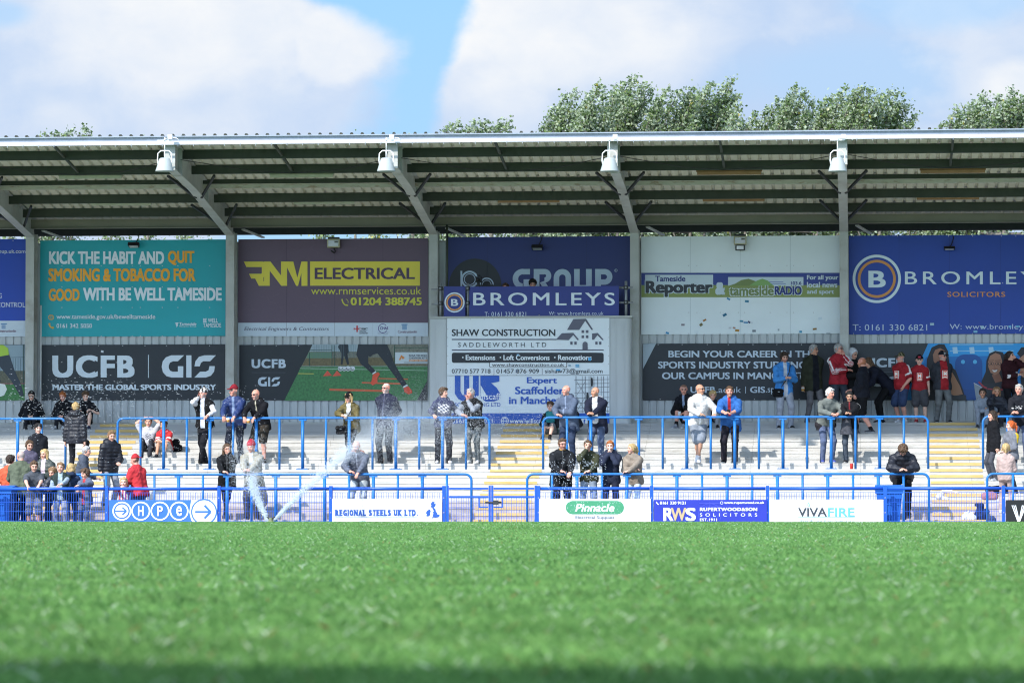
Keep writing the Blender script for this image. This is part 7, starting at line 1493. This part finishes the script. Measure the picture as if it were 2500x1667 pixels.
# bags and clothes lying on the steps
def step_at(px, k, f=.25, py=1200): return Vector((X(px, yk(k)+f, py), yk(k)+f, zk(k)+.001))
soft('backpack', 'black bag on the step beside the boy in the red shirt', 'bag', step_at(424, 13, .25, 1090), [((0, 0, .12), (.05, 0, .22), .12, .09), ((-.05, .02, .08), (.12, .02, .10), .11, .08)], c_('1a1a20'), 'bags and clothes left on the steps', seed=1)
soft('carrier_bag', 'white carrier bag on the low step of the right stairway', 'bag', step_at(2364, 2, .2), [((-.12, 0, .08), (.14, 0, .06), .12, .13), ((-.06, 0, .20), (.02, 0, .28), .09, .03), ((.06, .02, .12), (.10, .02, .22), .1, .05)], c_('d6d6d2'), 'bags and clothes left on the steps', seed=2, sc_=.62)
soft('folded_coat', 'navy coat heaped on the low step behind the white bag', 'coat', step_at(2393, 2, .3), [((-.05, 0, .12), (.02, 0, .42), .14, .09), ((.05, 0, .10), (.18, 0, .24), .15, .10), ((-.10, 0, .45), (.03, 0, .40), .06, .08)], c_('202c50'), 'bags and clothes left on the steps', part='coat_body', seed=3, sc_=.7)
soft('backpack', 'slate backpack standing at the foot of the right stairway', 'bag', Vector((X(2421, 80.5, 1250), 80.45, APRON+.001)), [((0, 0, .12), (0, 0, .38), .15, .12), ((-.03, -.09, .1), (-.03, -.09, .26), .09, .08)], c_('39435e'), 'bags and clothes left on the steps', seed=4, sc_=.72)
soft('holdall', 'dusty pink holdall on the steps under the orange haired person', 'bag', step_at(2417, 5, .25), [((-.14, 0, .10), (.12, 0, .10), .10, .10), ((-.05, 0, .16), (.06, 0, .16), .07, .07)], c_('a07078'), 'bags and clothes left on the steps', seed=7, sc_=.8)
soft('folded_coat', 'black coat lying over the pink holdall', 'coat', step_at(2432, 6, .15), [((-.14, 0, .08), (.16, 0, .07), .09, .08), ((.0, 0, .10), (.1, 0, .13), .07, .06)], c_('1b1c24'), 'bags and clothes left on the steps', part='coat_body', seed=8)
soft('carrier_bag', 'crumpled white paper bag on the steps of the right stairway', 'bag', step_at(2297, 5, .22), [((-.05, 0, .06), (.03, 0, .16), .06, .05), ((.05, 0, .04), (.13, 0, .03), .05, .04)], c_('d0ccc8'), 'bags and clothes left on the steps', seed=9)
soft('carrier_bag', 'white and red wrappers lying on the yellow step edge', 'litter', step_at(2318, 6, .1), [((-.16, 0, .03), (.02, 0, .04), .04, .05), ((.04, 0, .03), (.18, 0, .02), .045, .03)], c_('d8ccc6'), 'bags and clothes left on the steps', seed=10)
# camera on tripod behind the platform banner
p = at(1168, 700, 89.75); t = prop('video_camera', 'black video camera on a tripod behind the platform banner', 'camera', (p.x, 89.75, zt_))
zt2 = Z(688, 89.75)-zt_; mb = MB(); mb.box(-.05, .07, -.16, .14, zt2, zt2+.13, M_BLACK); mb.tube([(0, -.16, zt2+.06), (0, -.25, zt2+.06)], .04, M_BLACK, 12); mb.box(-.03, .03, -.06, .12, zt2+.15, zt2+.18, M_BLACK); mb.build('camera_body', t)
mb = MB(); mb.box(-.03, .03, -.05, .05, zt2-.12, zt2-.003, M_DARK); mb.tube([(0, .04, zt2-.08), (.05, .35, zt2-.18)], .012, M_DARK, 6); mb.build('tripod_head', t)
for a_ in (0.5, 2.6, 4.7): mb = MB(); mb.tube([(0, 0, zt2-.125), (.3*math.cos(a_), .22*math.sin(a_), .004)], .018, M_DARK, 6); mb.build('leg', t)
# wheelie bins by the fence
M_BIN = mat('bin_blue', (.015, .12, .50), .45, var=.06, scale=3)
def bin_(px, label):
    t = prop('wheelie_bin', label, 'bin', (X(px, 79.85, 1240), 79.85, APRON+.001), 'blue wheelie bins behind the fence'); mb = MB(); h = .95
    a = [(-.20, -.22), (.20, -.22), (.20, .22), (-.20, .22)]; b_ = [(-.26, -.29), (.26, -.29), (.26, .29), (-.26, .29)]
    mb.add([(x, y, .08) for x, y in a]+[(x, y, h-.14) for x, y in b_], [(3, 2, 1, 0), (0, 1, 5, 4), (1, 2, 6, 5), (2, 3, 7, 6), (3, 0, 4, 7), (4, 5, 6, 7)], M_BIN)
    mb.box(-.285, .285, -.31, .31, h-.138, h-.085, M_BIN)
    for x in (-.12, 0, .12): mb.add([(x-.015, -.235, .12), (x+.015, -.235, .12), (x+.018, -.29, h-.15), (x-.018, -.29, h-.15), (x-.015, -.2, .12), (x+.015, -.2, .12), (x+.018, -.26, h-.15), (x-.018, -.26, h-.15)], [(0, 1, 2, 3), (0, 3, 7, 4), (1, 5, 6, 2), (4, 7, 6, 5)], M_BIN)
    mb.build('bin_body', t)
    mb = MB(); mb.prism_x([(-.32, h-.082), (-.33, h-.05), (-.25, h), (.2, h+.04), (.33, h+.02), (.33, h-.082)], -.29, .29, M_BIN); mb.build('lid', t)
    mb = MB(); mb.tube([(-.22, .38, h-.05), (.22, .38, h-.05)], .018, M_BIN, 8); mb.box(-.2, -.17, .3, .39, h-.08, h-.03, M_BIN); mb.box(.17, .2, .3, .39, h-.08, h-.03, M_BIN); mb.build('handle', t)
    for x in (-.24, .24): mb = MB(); mb.tube([(x-.025, .24, .10), (x+.025, .24, .10)], .10, M_BLACK, 16); mb.build('wheel', t)
bin_(2171, 'blue wheelie bin behind the fence beside the bowed person'); bin_(2, 'blue wheelie bin cut by the left edge behind the fence')

# ------------------------------------------------------------------ pitch sprinkler and its water
sp = at(661, 1277, 77.0); sp.z = 0.0
t = prop('pop_up_sprinkler', 'small pop-up sprinkler head at the far edge of the pitch', 'sprinkler', sp)
mb = MB(); mb.lathe([(0, .10), (.04, .10), (.045, .085), (.045, .03), (.075, .012), (.075, -.02), (0, -.02)], mat('sprinkler_body', (.13, .14, .07), .6), n=16); mb.build('riser', t)
mb = MB(); mb.tube([(.02, -.02, .075), (.09, -.03, .115)], .014, M_DARK, 8); mb.tube([(-.02, -.02, .075), (-.08, -.03, .12)], .012, M_DARK, 8); mb.build('nozzle', t)
def water_mat():
    m = bpy.data.materials.new('water_drops'); m.use_nodes = True; nt = m.node_tree; N = nt.nodes.new; L = nt.links.new; p = nt.nodes['Principled BSDF']; out = nt.nodes['Material Output']
    p.inputs['Base Color'].default_value = (.86, .91, .95, 1); p.inputs['Roughness'].default_value = .12; p.inputs['Specular IOR Level'].default_value = .8
    tr = N('ShaderNodeBsdfTranslucent'); tr.inputs[0].default_value = (.86, .91, .95, 1); ms = N('ShaderNodeMixShader'); ms.inputs[0].default_value = .35; L(p.outputs[0], ms.inputs[1]); L(tr.outputs[0], ms.inputs[2])
    tp = N('ShaderNodeBsdfTransparent'); m2 = N('ShaderNodeMixShader'); m2.inputs[0].default_value = .48; L(ms.outputs[0], m2.inputs[1]); L(tp.outputs[0], m2.inputs[2]); L(m2.outputs[0], out.inputs[0]); return m
M_WATER = water_mat()
def drops(P, vel, size, stretch):
    """each drop a small octahedron drawn out along its flight"""
    n = len(P); d = vel/np.linalg.norm(vel, axis=1)[:, None]; e = np.cross(d, np.array([0, 1, .01])); e /= np.linalg.norm(e, axis=1)[:, None]; f = np.cross(d, e); s = size[:, None]
    V = np.stack([P-d*s*stretch[:, None], P+e*s, P+f*s, P-e*s, P-f*s, P+d*s*stretch[:, None]], 1).reshape(-1, 3)
    T = np.array([[0, 2, 1], [0, 3, 2], [0, 4, 3], [0, 1, 4], [5, 1, 2], [5, 2, 3], [5, 3, 4], [5, 4, 1]])
    return V, (np.arange(n)[:, None, None]*6+T).reshape(-1, 3)
r = np.random.default_rng(5)
def jet(path, n, w0, w1, s0, s1, bias=1.0):
    """drops along a flight path given as pixels with depths; they spread and shrink on the way"""
    A = np.array([at(*q) for q in path]); u = r.random(n)**bias; k = (len(A)-1)*u; i = np.minimum(k.astype(int), len(A)-2); f = (k-i)[:, None]
    P = A[i]*(1-f)+A[i+1]*f; v = A[i+1]-A[i]; w = (w0+(w1-w0)*u)[:, None]
    return P+r.normal(0, 1, (n, 3))*w, v, s0+(s1-s0)*u*r.uniform(.5, 1.4, n), r.uniform(1.2, 2.4, n)
PJ = []
J1 = [(664, 1275, 77.0), (700, 1237, 77.3), (752, 1186, 77.8), (812, 1132, 78.4), (860, 1092, 79.0), (910, 1060, 79.8), (980, 1036, 80.8), (1060, 1030, 82), (1140, 1040, 83)]
J2 = [(657, 1275, 77.0), (640, 1243, 77.2), (622, 1200, 77.6), (612, 1160, 78.0), (606, 1125, 78.6), (600, 1095, 79.2)]
PJ.append(jet(J1[:5], 6500, .008, .075, .0060, .0048, .85)); PJ.append(jet(J1[3:7], 7000, .06, .25, .0042, .0040, .8)); PJ.append(jet(J1[5:], 14000, .22, .42, .0034, .0036))
PJ.append(jet(J1[4:], 6000, .34, .62, .0034, .0038))
PJ.append(jet(J2[:4], 2600, .012, .07, .0075, .007, .8)); PJ.append(jet(J2[2:], 2200, .09, .28, .0048, .0048))
def scatter(n, x0, x1, y0, y1, d0, d1, v, s0, s1, st, peak=None):
    px, py, dp = r.uniform(x0, x1, n), r.normal((y0+y1)/2, (y1-y0)/3.2, n) if peak else r.uniform(y0, y1, n), r.uniform(d0, d1, n)
    P = np.array([at(*q) for q in zip(px, py, dp)]); V = np.tile(np.array(v, float), (n, 1))+r.normal(0, .12, (n, 3)); return P, V, r.uniform(s0, s1, n), r.uniform(*st, n)
PJ.append(scatter(720, 20, 330, 925, 1045, 78.5, 84, (1, 0, -.12), .0026, .0055, (2.6, 4.6), 1)); PJ.append(scatter(330, 330, 640, 940, 1120, 79, 84, (1, 0, -.35), .0022, .0048, (2.6, 4.6), 0))
PJ.append(scatter(220, 40, 700, 1040, 1250, 78, 81, (1, 0, -.3), .0022, .0042, (2.4, 4.4), 0))
PJ.append(scatter(480, 1335, 1480, 1105, 1235, 78.5, 80.8, (.6, 0, -1), .0035, .0065, (2, 3.6), 1)); PJ.append(scatter(1600, 960, 1330, 985, 1085, 79, 84, (1, 0, -.3), .003, .0055, (1.4, 2.4), 1)); PJ.append(scatter(160, 1330, 1580, 1225, 1262, 78.2, 79, (.6, 0, -1), .004, .007, (1.6, 2.8), 0))
PJ.append(scatter(1400, 560, 650, 1075, 1215, 78.3, 80.5, (.5, 0, -.5), .0034, .0055, (1.2, 2.2), 1))
Vs, Fs, off = [], [], 0
for P_, v_, s_, st_ in PJ:
    V_, F_ = drops(P_, v_, s_, st_); Vs.append(V_); Fs.append(F_+off); off += len(V_)
o = np_mesh('water_spray', np.concatenate(Vs), np.concatenate(Fs), [M_WATER]); tag(o, 'white water spray and droplets thrown by the pitch sprinkler', 'water spray', kind='stuff')

# ------------------------------------------------------------------ the stand on the near touchline, behind the camera: its roof shades the nearest grass
ns = thing('near_stand', 'low covered stand behind the camera whose roof shades the near grass', 'stand', (-5, -9, APRON))
o_ = tuple(ns.location); ye = -2.2; zr = (5.65-ye)*(-SUN.z/SUN.y)-.2
mb = MB(); mb.add([(-70, ye, zr), (60, ye, zr), (60, ye-9, zr-.9), (-70, ye-9, zr-.9), (-70, ye, zr+.2), (60, ye, zr+.2), (60, ye-9, zr-.7), (-70, ye-9, zr-.7)], [(0, 1, 2, 3), (7, 6, 5, 4), (0, 4, 5, 1), (2, 6, 7, 3), (1, 5, 6, 2), (3, 7, 4, 0)], M_SHEETTOP); mb.build('roof', ns, o_)
mb = MB(); mb.box(-70, 60, ye-9, ye-8.8, APRON, zr-.91, M_CLAD); mb.build('rear_wall', ns, o_)
for x in range(-66, 60, 9): mb = MB(); mb.box(x-.12, x+.12, ye-5, ye-4.76, APRON, zr-.52, M_FRAME); mb.build('column', ns, o_)
